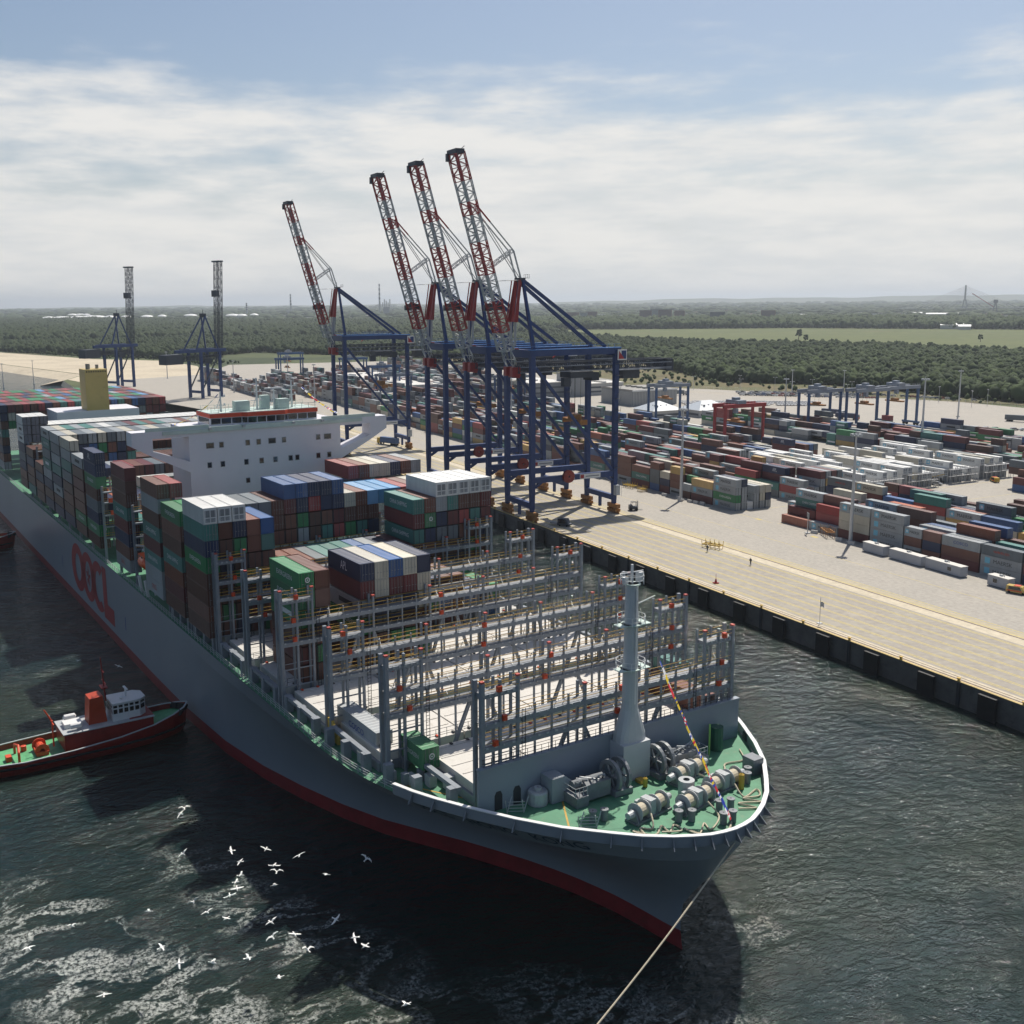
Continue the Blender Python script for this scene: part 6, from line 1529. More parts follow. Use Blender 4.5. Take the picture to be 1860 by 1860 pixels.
ml = [(-230.7, 240.6, 1.0, 'tall light mast standing before the front right block, its shadow falling on the apron'), (-310.9, 237.8, 1.02, 'tall light mast standing before the front left block'), (-350.4, 407.4, 1.08, 'light mast rising from behind the white reefer stacks'), (-454, 418, .88, 'light mast behind the red yard crane'),
      (-454.3, 558.7, .86, 'light mast by the lorry park at the right'), (-604, 614, .56, 'light mast standing in the car park, right one'), (-632, 588, .56, 'light mast standing in the car park, left one'), (-690, 420, .8, 'light mast on the open paving before the grey hall'),
      (-560, 300, .9, 'light mast seen between the legs of the close crane group'), (-760, 240, .85, 'pale light mast right of the white deckhouse tip'), (-905, 262, .85, 'light mast among the far grey stacks'), (-1010, 390, .8, 'light mast before the forest, left of the single crane'),
      (-960, 470, .8, 'light mast before the forest, behind the single crane'), (-1085, 190, .8, 'light mast left of the far yard cranes'), (-880, 208, .8, 'light mast close behind the older cranes'), (-1000, 520, .8, 'light mast at the forest edge behind the pale warehouse'), (-1120, 40, .7, 'thin mast on the breakwater at the left edge of the photo'), (-1160, 70, .7, 'thin mast on the breakwater left of the funnel')]
for i, (x, y, s, lab) in enumerate(ml):
    o = MS if i == 0 else copy_tree(MS)
    o.location = (x, y, 4.0 if i < 16 else -1); o.scale = (s if s > .9 else max(s, .75), s if s > .9 else max(s, .75), s); tag(o, lab, 'light mast', 'high light masts')
sl_ = thing('street_lamp', None, 'street lamp'); mb = MB(); mb.tube((0, 0, 0), (0, 0, 11), .14, 6, 0, .09); mb.beam((-1.2, 0, 11), (1.2, 0, 11), .1); mb.build('post', M['galv'], sl_)
mb = MB(); mb.box(-1.9, -1.0, -.22, .22, 10.95, 11.2); mb.box(1.0, 1.9, -.22, .22, 10.95, 11.2); mb.build('lamp_head', M['white'], sl_); note_kids(sl_)
for i in range(16):
    o = sl_ if i == 0 else copy_tree(sl_)
    x, y = (-690+i*33, 585+i*8) if i < 9 else (-700+(i-9)*42, 545+(i-9)*14); o.location = (x, y, 4.0); o.rotation_euler = (0, 0, .4*i)
    tag(o, f'double armed street lamp, {ORD[i % 9]} along the {"upper" if i < 9 else "lower"} car park row', 'street lamp', 'street lamps by the car park')
# ---------------------------------------------------------------- buildings of the terminal
def hall(name, lab, x0, x1, y0, y1, h, roof, wall, pitch=0.0, rz=0.0, bands=True):
    cx, cy_ = (x0+x1)/2, (y0+y1)/2; t = thing(name, lab, 'building', (cx, cy_, 4.0), rz); a, b = (x1-x0)/2, (y1-y0)/2
    mb = MB(); mb.box(-a, a, -b, b, 0, h); mb.build('wall', wall, t)
    mb = MB()
    if pitch: mb.prism([(-b-.6, h), (b+.6, h), (0, h+pitch)], 'x', -a-.6, a+.6)
    else: mb.box(-a-.3, a+.3, -b-.3, b+.3, h, h+.5); mb.box(-a-.3, a+.3, -b-.3, -b, h+.5, h+1.0); [mb.box(-a*.7+k*a*.35, -a*.7+k*a*.35+3, -2, 1, h+.5, h+1.6) for k in range(5)]
    mb.build('roof', roof, t)
    if bands:
        mb = MB()
        for z in ((h*.3,) if h < 8 else (h*.25, h*.62)): mb.box(a, a+.06, -b+1, b-1, z, z+1.4); mb.box(-a+1, a-1, -b-.06, -b, z, z+1.4)
        mb.build('window_band', M['wall_dark'], t)
    return t
hall('warehouse', 'long low warehouse with pale ribbed roof behind the single crane', -915, -750, 296, 352, 10, M['roof_pale'], M['wall_pale'])
hall('warehouse', 'smaller pale roofed warehouse in front of the long one', -790, -700, 272, 290, 7, M['roof_pale'], M['wall_pale'])
hall('warehouse', 'pale flat roofed hall seen between the crane legs', -770, -705, 392, 428, 11, M['roof_pale'], M['wall_grey'])
hall('office_block', 'plain dark grey block beside the pale roofed hall', -718, -698, 425, 441, 17, M['roof_grey'], M['wall_grey'], bands=False)
hall('office_building', 'long two storey office building with white fascia and window bands', -722, -700, 442, 476, 9, M['roof_pale'], M['wall_pale'])
hall('office_building', 'low grey annex behind the long office building', -770, -735, 445, 490, 8, M['roof_grey'], M['wall_grey'])
t = hall('timber_hall', 'hall with sloping roof, white verge and vertical timber slats', -652, -612, 424, 462, 10.5, M['roof_grey'], M['wall_grey'], 0.0, bands=False)
mb = MB()
for k in range(30): mb.box(20.0, 20.12, -18.6+k*1.28, -18.2+k*1.28, .4, 9.8); mb.box(-19.6+k*1.33, -19.2+k*1.33, -19.12, -19.0, .4, 9.8)
mb.build('timber_slat', M['wall_pale'], t); mb = MB(); mb.box(20.1, 20.6, -19.5, 19.5, 10.2, 11.2); mb.build('verge', M['white'], t)
def hip(lab, cx, cy_, a, b, h, r):
    t = thing('hip_roof_building', lab, 'building', (cx, cy_, 4.0)); mb = MB(); mb.box(-a, a, -b, b, 0, h); mb.build('wall', M['wall_pale'], t)
    mb = MB(); e = .8; k = min(a, b)*.9
    mb.add([(-a-e, -b-e, h), (a+e, -b-e, h), (a+e, b+e, h), (-a-e, b+e, h), (-a+k, 0 if a > b else -b+k, h+r), (a-k, 0 if a > b else b-k, h+r)] if a > b else [(-a-e, -b-e, h), (a+e, -b-e, h), (a+e, b+e, h), (-a-e, b+e, h), (0, -b+k, h+r), (0, b-k, h+r)],
           [[0, 1, 5, 4], [1, 2, 5], [2, 3, 4, 5], [3, 0, 4]] if a > b else [[0, 1, 4], [1, 2, 5, 4], [2, 3, 5], [3, 0, 4, 5]])
    mb.build('roof', mat('pale blue grey roof', (.46, .50, .54), .5, .06, .1), t)
    mb = MB()
    for k_ in range(4): mb.box(-a*.6+k_*a*.4, -a*.6+k_*a*.4+.9, -b*.55, -b*.55+.9, h+r*.4, h+r*.4+1.0); mb.box(a*.45, a*.45+.8, -b*.6+k_*b*.4, -b*.6+k_*b*.4+.8, h+r*.4, h+r*.4+1.0)
    mb.build('roof_vent', M['wall_dark'], t)
    mb = MB(); mb.box(a, a+.05, -b+1, b-1, 1.2, 2.6); mb.box(-a+1, a-1, -b-.05, -b, 1.2, 2.6); mb.build('window_band', M['wall_dark'], t)
hip('left hipped roof building with pale grey roof', -552, 402, 11, 11, 4.6, 5.2); hip('right hipped roof building, longer pale roof with small vents', -540, 431, 10, 13, 4.6, 5.2)
# perimeter fence and hedge along the verge
mb = MB()
f = thing('wire_fence', 'long thin wire fence below the forest edge', 'fence', (0, 0, 4))
pts = [(-1000, 548), (-760, 512), (-690, 566), (-500, 640), (-330, 655)]
for a, b in zip(pts, pts[1:]):
    n = int(math.hypot(b[0]-a[0], b[1]-a[1])/6)
    for k in range(n): x, y = a[0]+(b[0]-a[0])*k/n, a[1]+(b[1]-a[1])*k/n; mb.beam((x, y, 0), (x, y, 2.4), .12)
mb.build('post', M['galv'], f); mb = MB()
for a, b in zip(pts, pts[1:]):
    for h in (.6, 1.4, 2.3): mb.beam((*a, h), (*b, h), .05)
mb.build('wire', M['galv'], f)

# ---------------------------------------------------------------- vehicles
def car_mesh(col, L=4.3, W=1.8, H=1.5, van=False):
    mb = MB(); prof = [(-L/2, .35), (L/2, .35), (L/2, .8), (L/2-.9 if not van else L/2-.5, .95), (L/2-1.5 if not van else L/2-1.1, H), (-L/2+.5 if not van else -L/2+.1, H), (-L/2, .95)]
    mb.prism(prof, 'y', -W/2, W/2, 0)
    mb.prism([(L/2-1.0, .97), (L/2-1.48, H-.06), (L/2-1.40, H-.05), (L/2-.92, .96)], 'y', -W/2+.1, W/2-.1, 1)
    for s in (-1, 1): mb.add([(-L/2+.5, s*(W/2+.004), .98), (L/2-1.2, s*(W/2+.004), .98), (L/2-1.6, s*(W/2+.004), H-.12), (-L/2+.65, s*(W/2+.004), H-.12)], [[0, 1, 2, 3]], 1)
    for x in (-L/2+.8, L/2-.8):
        for s in (-1, 1): mb.tube((x, s*(W/2-.2), .33), (x, s*(W/2+.01), .33), .33, 10, 2)
    return mb
CM = [mat('car paint '+str(i), c, .25, .03, spec=.6) for i, c in enumerate([(.70, .70, .70), (.62, .63, .64), (.30, .31, .33), (.03, .035, .045), (.25, .03, .03), (.04, .08, .2)])]
cm = [car_mesh(m).mesh('parked_car', [m, M['glass'], M['tyre']]) for m in CM]
CW = ['white', 'silver', 'grey', 'black', 'red', 'blue']
def cars(rows, group, pick, what):
    for ri, (x0, y0, x1, y1, n, rz) in enumerate(rows):
        for k in range(n):
            if rnd.random() < .08: continue
            i = pick(); t = k/(n-1)
            o = put('parked_car', cm[i], None, (x0+(x1-x0)*t+rnd.uniform(-.2, .2), y0+(y1-y0)*t, 4.02), rz)
            tag(o, f'{CW[i]} car, {ORD[k] if k < 23 else ORD[k-23]+" beyond the middle"}, {ORD[ri]} row of {what}', 'car', group)
cars([(-617, 470, -563, 548, 44, R(-20)), (-609, 466, -556, 543, 44, R(-20)), (-601, 462, -549, 538, 42, R(-20))], 'new white cars parked in rows', lambda: 0 if rnd.random() < .92 else 1, 'the white car store')
cars([(-662, 560, -600, 624, 26, R(40)), (-650, 552, -588, 616, 26, R(40)), (-600, 628, -520, 655, 24, R(40)), (-640, 545, -570, 610, 24, R(40))], 'staff cars parked near the forest', lambda: rnd.choice((0, 0, 1, 1, 2, 3, 4, 5)), 'the staff car park')
cars([(-430, 500, -380, 536, 14, R(60))], 'cars by the lorry park', lambda: rnd.choice((0, 1, 2)), 'cars by the lorry park')
def lorry(lab, x, y, rz, col, cabcol, txt=None):
    t = thing('lorry', lab, 'lorry', (x, y, 4.02), rz, 'lorries in the terminal')
    mb = MB(); mb.box(-7.2, 5.6, -1.1, 1.1, .95, 1.25); mb.build('chassis', M['steel'], t)
    if col: mb = MB(); mb.box(-7.2, 5.0, -1.22, 1.22, 1.26, 3.95); mb.box(-7.25, -7.2, -1.22, 1.22, 1.3, 3.9); mb.build('container_load', MC[col], t)
    mb = MB(); mb.prism([(5.4, .6), (7.6, .6), (7.6, 1.9), (7.3, 3.3), (5.4, 3.4)], 'y', -1.2, 1.2, 0); mb.prism([(7.62, 1.95), (7.32, 3.1), (7.36, 3.1), (7.66, 1.95)], 'y', -1.05, 1.05, 1); mb.build('cab', [cabcol, M['glass']], t)
    mb = MB()
    for u in (-5.8, -4.6, -3.4, 4.6, 6.6):
        for s in (-1, 1): mb.tube((u, s*.8, .52), (u, s*1.15, .52), .52, 10)
    mb.build('wheel', M['tyre'], t)
for a in [('blue lorry with dark blue container turning before the single crane', -510, 200, R(200), 'blue', M['yellow']), ('lorry with teal container standing in the lorry park at the right', -398, 575, R(25), 'teal', CM[3]), ('lorry with grey container behind the teal one', -418, 566, R(25), 'slate', CM[3]),
          ('lorry without load by the sand heap', -370, 605, R(20), None, CM[2]), ('lorry with brown container beside the white car store', -525, 470, R(15), 'brown', CM[0]), ('lorry with navy container behind the red yard crane', -500, 500, R(18), 'navy', CM[0]),
          ('lorry with second navy container near the car store', -478, 490, R(18), 'navy', CM[4]), ('grey lorry parked behind the timber slatted hall', -668, 505, R(60), 'slate', CM[2])]: lorry(*a)
# trailers in a row beyond the cranes
tr = thing('container_trailer', None, 'trailer'); mb = MB(); mb.box(-6.2, 6.2, -.5, .5, 1.05, 1.35); [mb.box(x-.15, x+.15, -1.2, 1.2, 1.1, 1.3) for x in (-6, -2, 2, 6)]; mb.build('frame', M['ship_dark'], tr)
mb = MB(); [mb.tube((x, s*.7, .5), (x, s*1.15, .5), .5, 10) for x in (-5.2, -3.9) for s in (-1, 1)]; mb.build('wheel', M['tyre'], tr); note_kids(tr)
for i in range(16):
    o = tr if i == 0 else copy_tree(tr); o.location = (-640+i*3.6, 238+i*5.2, 4.02); o.rotation_euler = (0, 0, R(-52)); tag(o, f'empty dark trailer, {ORD[i]} from the left in the slanted trailer row', 'trailer', 'row of empty trailers')
# vehicles on the apron and by the near stacks
def van(lab, x, y, rz, m):
    t = thing('service_van', lab, 'van', (x, y, 4.02), rz); car_mesh(m, 4.9, 1.95, 1.95, True).build('body', [m, M['glass'], M['tyre']], t)
    mb = MB(); mb.box(-.7, .7, -.8, .8, 1.96, 2.08); mb.build('roof_bar', M['box_orange'], t)
    mb = MB(); mb.box(-2.2, 1.4, -.982, -.978, .6, .9); mb.box(-2.2, 1.4, .978, .982, .6, .9); mb.build('side_stripe', M['box_orange'], t)
van('silver van with orange roof, parked before the last office box', -169.6, 234.6, R(18), mat('yellow van paint', (.55, .40, .12), .35, .1)); van('yellow van driving beside the white reefers', -283, 372, R(150), M['yellow']); van('white van with orange stripe below the long office building', -682, 462, R(30), CM[0])
def forklift():
    t = thing('forklift', 'dark forklift alone on the paving right of the nearest crane', 'forklift', (-303.5, 211.5, 4.02), R(70))
    mb = MB(); mb.box(-1.6, 1.2, -1.0, 1.0, .5, 1.5); mb.prism([(-1.6, 1.5), (-.4, 1.5), (-.6, 2.1), (-1.6, 2.0)], 'y', -.95, .95); mb.build('body', M['crane_dark'], t)
    mb = MB(); [mb.beam((x, y, 1.5), (x*.8, y, 3.0), .1) for x in (-.9, 1.0) for y in (-.8, .8)]; mb.box(-.9, .95, -.9, .9, 3.0, 3.08); mb.build('cage', M['black'], t)
    mb = MB(); [mb.beam((1.5, y, .3), (1.4, y, 3.4), .16) for y in (-.5, .5)]; [mb.box(1.5, 3.2, y-.08, y+.08, .25, .33) for y in (-.5, .5)]; mb.build('mast', M['steel'], t)
    mb = MB(); [mb.tube((x, s*.75, .5), (x, s*1.15, .5), .5, 10) for x in (-1.1, .9) for s in (-1, 1)]; mb.build('wheel', M['tyre'], t)
    t2 = thing('reach_truck', 'black service truck among the white reefers', 'truck', (-293, 351, 4.02), R(30)); car_mesh(CM[3], 5.2, 2.0, 2.0, True).build('body', [CM[3], M['glass'], M['tyre']], t2); mb = MB(); mb.beam((-2, 0, 2), (2.6, 0, 3.6), .25); mb.build('crane_arm', M['yellow'], t2)
    t3 = thing('parked_dark_car', 'dark green car beside the second reefer stack', 'car', (-289, 346, 4.02), R(20)); car_mesh(CM[2]).build('body', [CM[2], M['glass'], M['tyre']], t3)
    t4 = thing('terminal_tractor', 'dark tractor unit under the nearest crane, in its shadow', 'tractor', (-292.5, 176.5, 4.02), R(35)); car_mesh(M['crane_dark'], 4.2, 2.4, 2.5, True).build('body', [M['crane_dark'], M['glass'], M['tyre']], t4); mb = MB(); mb.box(-4.8, -1.5, -1.1, 1.1, .8, 1.1); mb.build('chassis', M['steel'], t4)
forklift()
# office boxes on the paving
def cabin(lab, x, y, L, win):
    t = thing('office_cabin', lab, 'cabin', (x, y, 4.02), R(-3), 'grey office cabins before the right block'); m = mat('cabin grey', (.36, .38, .42), .5, .06, .3)
    mb = MB(); mb.box(-L/2, L/2, -1.25, 1.25, .15, 2.75); [mb.box(a, a+.15, -1.29, -1.25, .15, 2.75) for a in (-L/2, 0, L/2-.15)]; mb.build('body', m, t)
    mb = MB(); mb.box(-L/2-.06, L/2+.06, -1.31, 1.31, 2.75, 2.88); mb.build('roof', M['roof_pale'], t)
    if win: mb = MB(); mb.box(win-.6, win+.6, -1.30, -1.27, 1.1, 2.1); mb.build('window', M['glass'], t)
    mb = MB(); mb.box(-.4, .4, -.3, .3, 2.88, 3.3); mb.tube((.9, 0, 2.88), (.9, 0, 3.5), .1, 6); mb.build('roof_unit', M['steel_light'], t)
cabin('long grey cabin nearest the light mast', -217, 236.6, 8, 0); cabin('long pale grey cabin in the middle of the row', -205.2, 236.4, 11.6, None); cabin('long pale grey cabin with one dark window', -192.5, 236.4, 12.0, 2.2); cabin('short pale grey cabin with dark window, beside the van', -175.6, 236.3, 6.1, -.8)
# spreaders, frames and racks
def frame_rack(lab, x, y, rz, L, m, lift=.0):
    t = thing('spreader_frame', lab, 'lifting frame', (x, y, 4.02), rz); mb = MB()
    mb.box(-L/2, L/2, -1.2, -.95, .9+lift, 1.25+lift); mb.box(-L/2, L/2, .95, 1.2, .9+lift, 1.25+lift)
    for k in range(5): a = -L/2+L*k/4; mb.box(a-.12, a+.12, -1.2, 1.2, .95+lift, 1.2+lift)
    mb.build('frame', m, t); mb = MB()
    for a in (-L/2, -L/4, 0, L/4, L/2):
        for s in (-1, 1): mb.beam((a, s*1.1, 0), (a*1.04, s*1.3, 2.3+lift), .12)
    mb.build('upright', m, t)
frame_rack('yellow lifting frame with tall corner posts out on the apron', -244.6, 199.2, R(25), 5.6, M['yellow']); frame_rack('yellow lifting frame parked at the foot of the first stacks', -342, 236.5, R(8), 5.5, M['yellow']); frame_rack('rusty lifting frame on stands left of the first cabin', -240.6, 241.0, R(-28), 7, M['bogie'], .8)
frame_rack('small yellow frame standing before the rust stacks', -333, 236, 0, 3, M['yellow']); frame_rack('yellow rack behind the grey and red stack', -282, 304, R(20), 3.4, M['yellow'])
# reefer service racks: gantry frames at the ends of the white stacks
def rack(lab, x, y, n, h):
    t = thing('service_rack', lab, 'service rack', (x, y, 4.02), 0, 'access racks at the reefer stacks'); mb = MB()
    for k in range(n+1):
        for dx in (0, 1.4): mb.beam((dx, k*2.72, 0), (dx, k*2.72, h), .14)
    mb.build('post', M['galv'], t); mb = MB()
    for z in (2.75, 5.5):
        if z < h: mb.box(0, 1.4, 0, n*2.72, z, z+.1); [mb.beam((1.4, 0, z+d), (1.4, n*2.72, z+d), .07) for d in (.55, 1.1)]
    mb.build('walkway', M['grating'], t)
rack('access rack at the end of the front white reefer stacks', -283.9, 302, 7, 6.6); rack('access rack at the end of the second white reefer stacks', -287.9, 328, 6, 6.6); rack('access rack at the end of the third white reefer stacks', -289.4, 352.4, 6, 6.6); rack('access rack at the end of the rearmost white reefer stacks', -289.4, 373.4, 6, 6.6)
# concrete barriers and posts near the light masts
bb = MB(); bb.prism([(-.4, 0), (.4, 0), (.25, 1.0), (-.25, 1.0)], 'x', -1.1, 1.1); bmesh_ = bb.mesh('concrete_barrier', [M['wall_pale']])
for i, (x, y) in enumerate([(-313.6, 238.6), (-309.5, 236.4), (-306.2, 238.2), (-303.4, 238.8), (-300.6, 239.6), (-234.2, 239.4), (-228.5, 238.8), (-245.3, 240.1), (-321, 237.8)]):
    tag(put('concrete_barrier', bmesh_, None, (x, y, 4.02), R(-8+i*4)), f'pale concrete barrier, {ORD[i]} among those at the feet of the light masts', 'barrier', 'concrete barriers by the masts')
t = thing('notice_sign', 'grey notice board on a post left of the front right block', 'sign', (-246.5, 238.4, 4.02), R(-30)); mb = MB(); mb.tube((0, 0, 0), (0, 0, 5.6), .14, 6); mb.box(-.7, .7, -.7, .7, 0, .3); mb.build('post', M['galv'], t); mb = MB(); mb.box(-1.3, 1.3, -.08, .08, 5.0, 6.6); mb.build('board', M['wall_grey'], t)
t = thing('white_flag_pole', 'thin pole with small white flag at the quay edge', 'flag pole', (-173.6, 172.9, 4.02)); mb = MB(); mb.tube((0, 0, 0), (0, 0, 6.2), .06, 5); mb.box(-.5, .5, -.5, .5, 0, .15); mb.build('pole', M['galv'], t)
mb = MB(); mb.add([(0, 0, 4.0), (.5, .2, 4.1), (1.0, .1, 3.9), (1.0, .1, 5.0), (.5, .2, 5.2), (0, 0, 5.1)], [[0, 1, 4, 5], [1, 2, 3, 4]]); mb.build('flag', M['flag_w'], t)
t = thing('marker_cone', 'red marker stand alone near the quay edge', 'marker', (-212.3, 174.4, 4.02)); mb = MB(); mb.box(-.6, .6, -.6, .6, 0, .25); mb.lathe((0, 0, .25), [(.4, 0), (.12, 1.0), (.08, 1.0)], n=10); mb.build('base', M['red'], t); mb = MB(); mb.tube((0, 0, 1.2), (0, 0, 2.6), .05, 5); mb.build('rod', M['red'], t)

# ---------------------------------------------------------------- people on the apron
def person(lab, x, y, rz, arms, group=None, vest=False, s=1.0):
    """one skinned body with head, clothes as a separate shell"""
    J = {'pel': (0, 0, .95, .13), 'chest': (0, .02, 1.30, .16), 'neck': (0, .02, 1.5, .065), 'head': (0, .05, 1.64, .10), 'top': (0, .04, 1.76, .085),
         'kl': (-.10, .04, .50, .075), 'fl': (-.11, -.02, .07, .055), 'tl': (-.12, .14, .04, .04), 'kr': (.10, -.02, .50, .075), 'fr': (.12, -.08, .07, .055), 'tr': (.13, .08, .04, .04),
         'sl': (-.2, .02, 1.42, .07), 'el': (-.26, .02+arms*.1, 1.15, .05), 'hl': (-.22, .08+arms*.25, .92+arms*.12, .035), 'sr': (.2, .02, 1.42, .07), 'er': (.26, .02, 1.15, .05), 'hr': (.24, .08, .90, .035)}
    E = [('pel', 'chest'), ('chest', 'neck'), ('neck', 'head'), ('head', 'top'), ('pel', 'kl'), ('kl', 'fl'), ('fl', 'tl'), ('pel', 'kr'), ('kr', 'fr'), ('fr', 'tr'), ('chest', 'sl'), ('sl', 'el'), ('el', 'hl'), ('chest', 'sr'), ('sr', 'er'), ('er', 'hr')]
    k = list(J); me = bpy.data.meshes.new('person'); me.from_pydata([J[a][:3] for a in k], [(k.index(a), k.index(b)) for a, b in E], [])
    o = put('person', me, None, (x, y, 4.02), rz); o.scale = (s, s, s)
    md = o.modifiers.new('skin', 'SKIN'); sv = me.skin_vertices[0].data
    for i, a in enumerate(k): r = J[a][3]; sv[i].radius = (r*1.1 if a in ('chest', 'pel') else r, r); sv[i].use_root = (a == 'pel')
    o.modifiers.new('sub', 'SUBSURF').levels = 1; me.materials.append(M['cloth']); tag(o, lab, 'person', group)
    mb = MB(); mb.lathe((0, .05, 1.66), [(.118, 0), (.115, .07), (.07, .13), (.01, .14)], n=10); mb.build('helmet', M['flag_w'] if not vest else M['yellow'], o)
    mb = MB(); mb.lathe((0, .055, 1.55), [(.05, -.02), (.092, .06), (.1, .11)], n=10); mb.build('face', M['skin'], o)
    mb = MB(); mb.lathe((0, .02, 1.0), [(.19, 0), (.215, .28), (.2, .42), (.09, .47)], n=12); mb.build('jacket', M['hivis'] if vest else M['cloth'], o)
person('person in dark work clothes standing beside the yellow lifting frame', -241.2, 194.6, R(40), 1, s=1.25)
person('person in dark clothes walking alone on the striped apron', -223.0, 195.2, R(200), 0, s=1.25)
for i, (x, y) in enumerate(((-296.6, 177.9), (-295.7, 177.2), (-294.9, 176.3))): person(['person left of the three standing by the dark tractor', 'person in the middle of the three by the dark tractor', 'person right of the three, next to the dark tractor'][i], x, y, R(60+50*i), i % 2, 'three workers standing by the tractor', True, 1.2)
# ---------------------------------------------------------------- tugs
def tug(lab, x, y, rz):
    t = thing('tug_boat', lab, 'tug', (x, y, -1), rz)
    st = [(17.5, .15, 5.0), (16.4, 1.7, 4.7), (14, 3.2, 4.3), (10, 4.6, 3.7), (4, 5.3, 3.1), (-4, 5.4, 2.6), (-12, 5.3, 2.4), (-16.5, 4.6, 2.5), (-18.3, 3.4, 2.6)]
    def side(w, z): return [(X*(1-.03*(1-w)), b*w, z(s)) for X, b, s in st]
    mb = MB(); rows = [[(X*.93, b*.72, -.6) for X, b, s in st], [(X*.97, b*.93, .9) for X, b, s in st], [(X, b, s-.55) for X, b, s in st], [(X, b, s) for X, b, s in st]]
    for sgn in (-1, 1):
        for j in range(3):
            for i in range(len(st)-1):
                q = [rows[j][i], rows[j][i+1], rows[j+1][i+1], rows[j+1][i]]; q = [(a, sgn*b, c) for a, b, c in q]; mb.add(q, [[0, 1, 2, 3]], 0)
    mb.add([(X, sg*b, z) for (X, b, z) in (rows[0][-1], rows[3][-1]) for sg in (-1, 1)], [[0, 1, 3, 2]]); me = mb.mesh('hull', [M['tug_red']])
    bb = bmesh.new(); bb.from_mesh(me); bmesh.ops.remove_doubles(bb, verts=bb.verts, dist=.01); bmesh.ops.recalc_face_normals(bb, faces=bb.faces); bb.to_mesh(me); bb.free(); put('hull', me, t)
    mb = MB(); D = [(X-.1, b-.25, s-1.05) for X, b, s in st]; n = len(D)
    mb.add([(a, -b, c) for a, b, c in D]+[(a, b, c) for a, b, c in D], [[i, i+1, n+i+1, n+i] for i in range(n-1)]); mb.build('deck', M['tug_deck'], t)
    mb = MB(); rl = MB()
    for sgn in (-1, 1):
        for i in range(n-1):
            a, b = Vector((st[i][0], sgn*(st[i][1]-.08), st[i][2])), Vector((st[i+1][0], sgn*(st[i+1][1]-.08), st[i+1][2])); rl.beam(a, b, .3, .14)
            mb.add([(a.x, a.y, a.z), (b.x, b.y, b.z), (b.x, b.y-sgn*.12, b.z-1.0), (a.x, a.y-sgn*.12, a.z-1.0)], [[0, 1, 2, 3]])
    mb.build('bulwark', M['tug_red'], t); rl.build('bulwark_cap', M['steel_light'], t)
    mb = MB()
    for k in range(13): a = -1.1+2.2*k/12; i = 1.6; mb.tube((17.0-1.6*abs(a), a*1.9, 3.6), (17.4-1.6*abs(a), a*2.1, 4.5), .42, 8)
    for sgn in (-1, 1): [mb.tube((X, sgn*(b+.12), 1.6), (X2, sgn*(b2+.12), 1.6+.1), .22, 6) for (X, b, s), (X2, b2, s2) in zip(st[1:], st[2:])]
    mb.build('bow_fender', M['tyre'], t)
    mb = MB(); mb.box(-5.2, 10.2, -3.6, 3.6, 1.9, 5.0); mb.box(6.2, 10.4, -3.0, 3.0, 5.0, 5.2); h = mb.build('deckhouse', M['tug_red'], t)
    mb = MB(); mb.box(-5.4, 10.4, -3.75, 3.75, 4.95, 5.1); mb.build('deckhouse_edge', M['steel_light'], t)
    mb = MB(); out = [(3.4, -2.5), (8.2, -2.5), (9.4, -1.5), (9.4, 1.5), (8.2, 2.5), (3.4, 2.5)]; mb.prism(out, 'z', 5.1, 8.2); mb.prism([(x*1.02-.1, y*1.05) for x, y in out], 'z', 8.2, 8.45); wh = mb.build('wheelhouse', M['white'], t)
    mb = MB()
    for (x0, y0), (x1, y1) in zip(out, out[1:]+out[:1]):
        m = max(1, int(math.hypot(x1-x0, y1-y0)/.85)); nx, ny = (y1-y0), -(x1-x0); l = math.hypot(nx, ny); nx, ny = nx/l*.03, ny/l*.03
        for k in range(m):
            a, b = (k+.14)/m, (k+.86)/m
            for z0, z1 in ((6.5, 7.3), (7.55, 8.0)): mb.poly([(x0+(x1-x0)*a+nx, y0+(y1-y0)*a+ny, z0), (x0+(x1-x0)*b+nx, y0+(y1-y0)*b+ny, z0), (x0+(x1-x0)*b+nx, y0+(y1-y0)*b+ny, z1), (x0+(x1-x0)*a+nx, y0+(y1-y0)*a+ny, z1)])
    mb.build('window', M['glass'], wh)
    mb = MB(); mb.prism([(-.6, 5.0), (2.6, 5.0), (2.1, 10.0), (-.2, 9.8)], 'y', -1.6, 1.6); mb.build('funnel', mat('tug funnel red', (.42, .05, .015), .45, .1), t)
    mb = MB(); mb.beam((2.9, 0, 8.4), (2.5, 0, 16.5), .3, .3, 0, .15, .15); mb.beam((2.8, -1.5, 12), (2.8, 1.5, 12), .12); mb.beam((2.7, -1.0, 14), (2.7, 1.0, 14), .12); mb.box(2.2, 3.2, -1.1, 1.1, 11.0, 11.2); mb.build('mast', M['tug_red'], t)
    mb = MB(); mb.tube((6.5, .2, 8.4), (6.5, .2, 9.8), .18, 8); mb.box(6.3, 6.7, -.9, 1.3, 9.9, 10.05); mb.lathe((5.4, -.9, 8.8), [(.01, -.4), (.4, 0), (.01, .4)], n=10); mb.build('radar', M['white'], t)
    mb = MB(); mb.lathe((-8.6, 0, 2.3), [(.4, -1.6), (1.2, -1.6), (1.2, -1.4), (.7, -1.4), (.7, 1.4), (1.2, 1.4), (1.2, 1.6), (.4, 1.6)], 'y', 14); mb.box(-9.6, -7.6, -1.9, 1.9, 1.5, 2.2); mb.build('towing_winch', M['box_orange'], t)
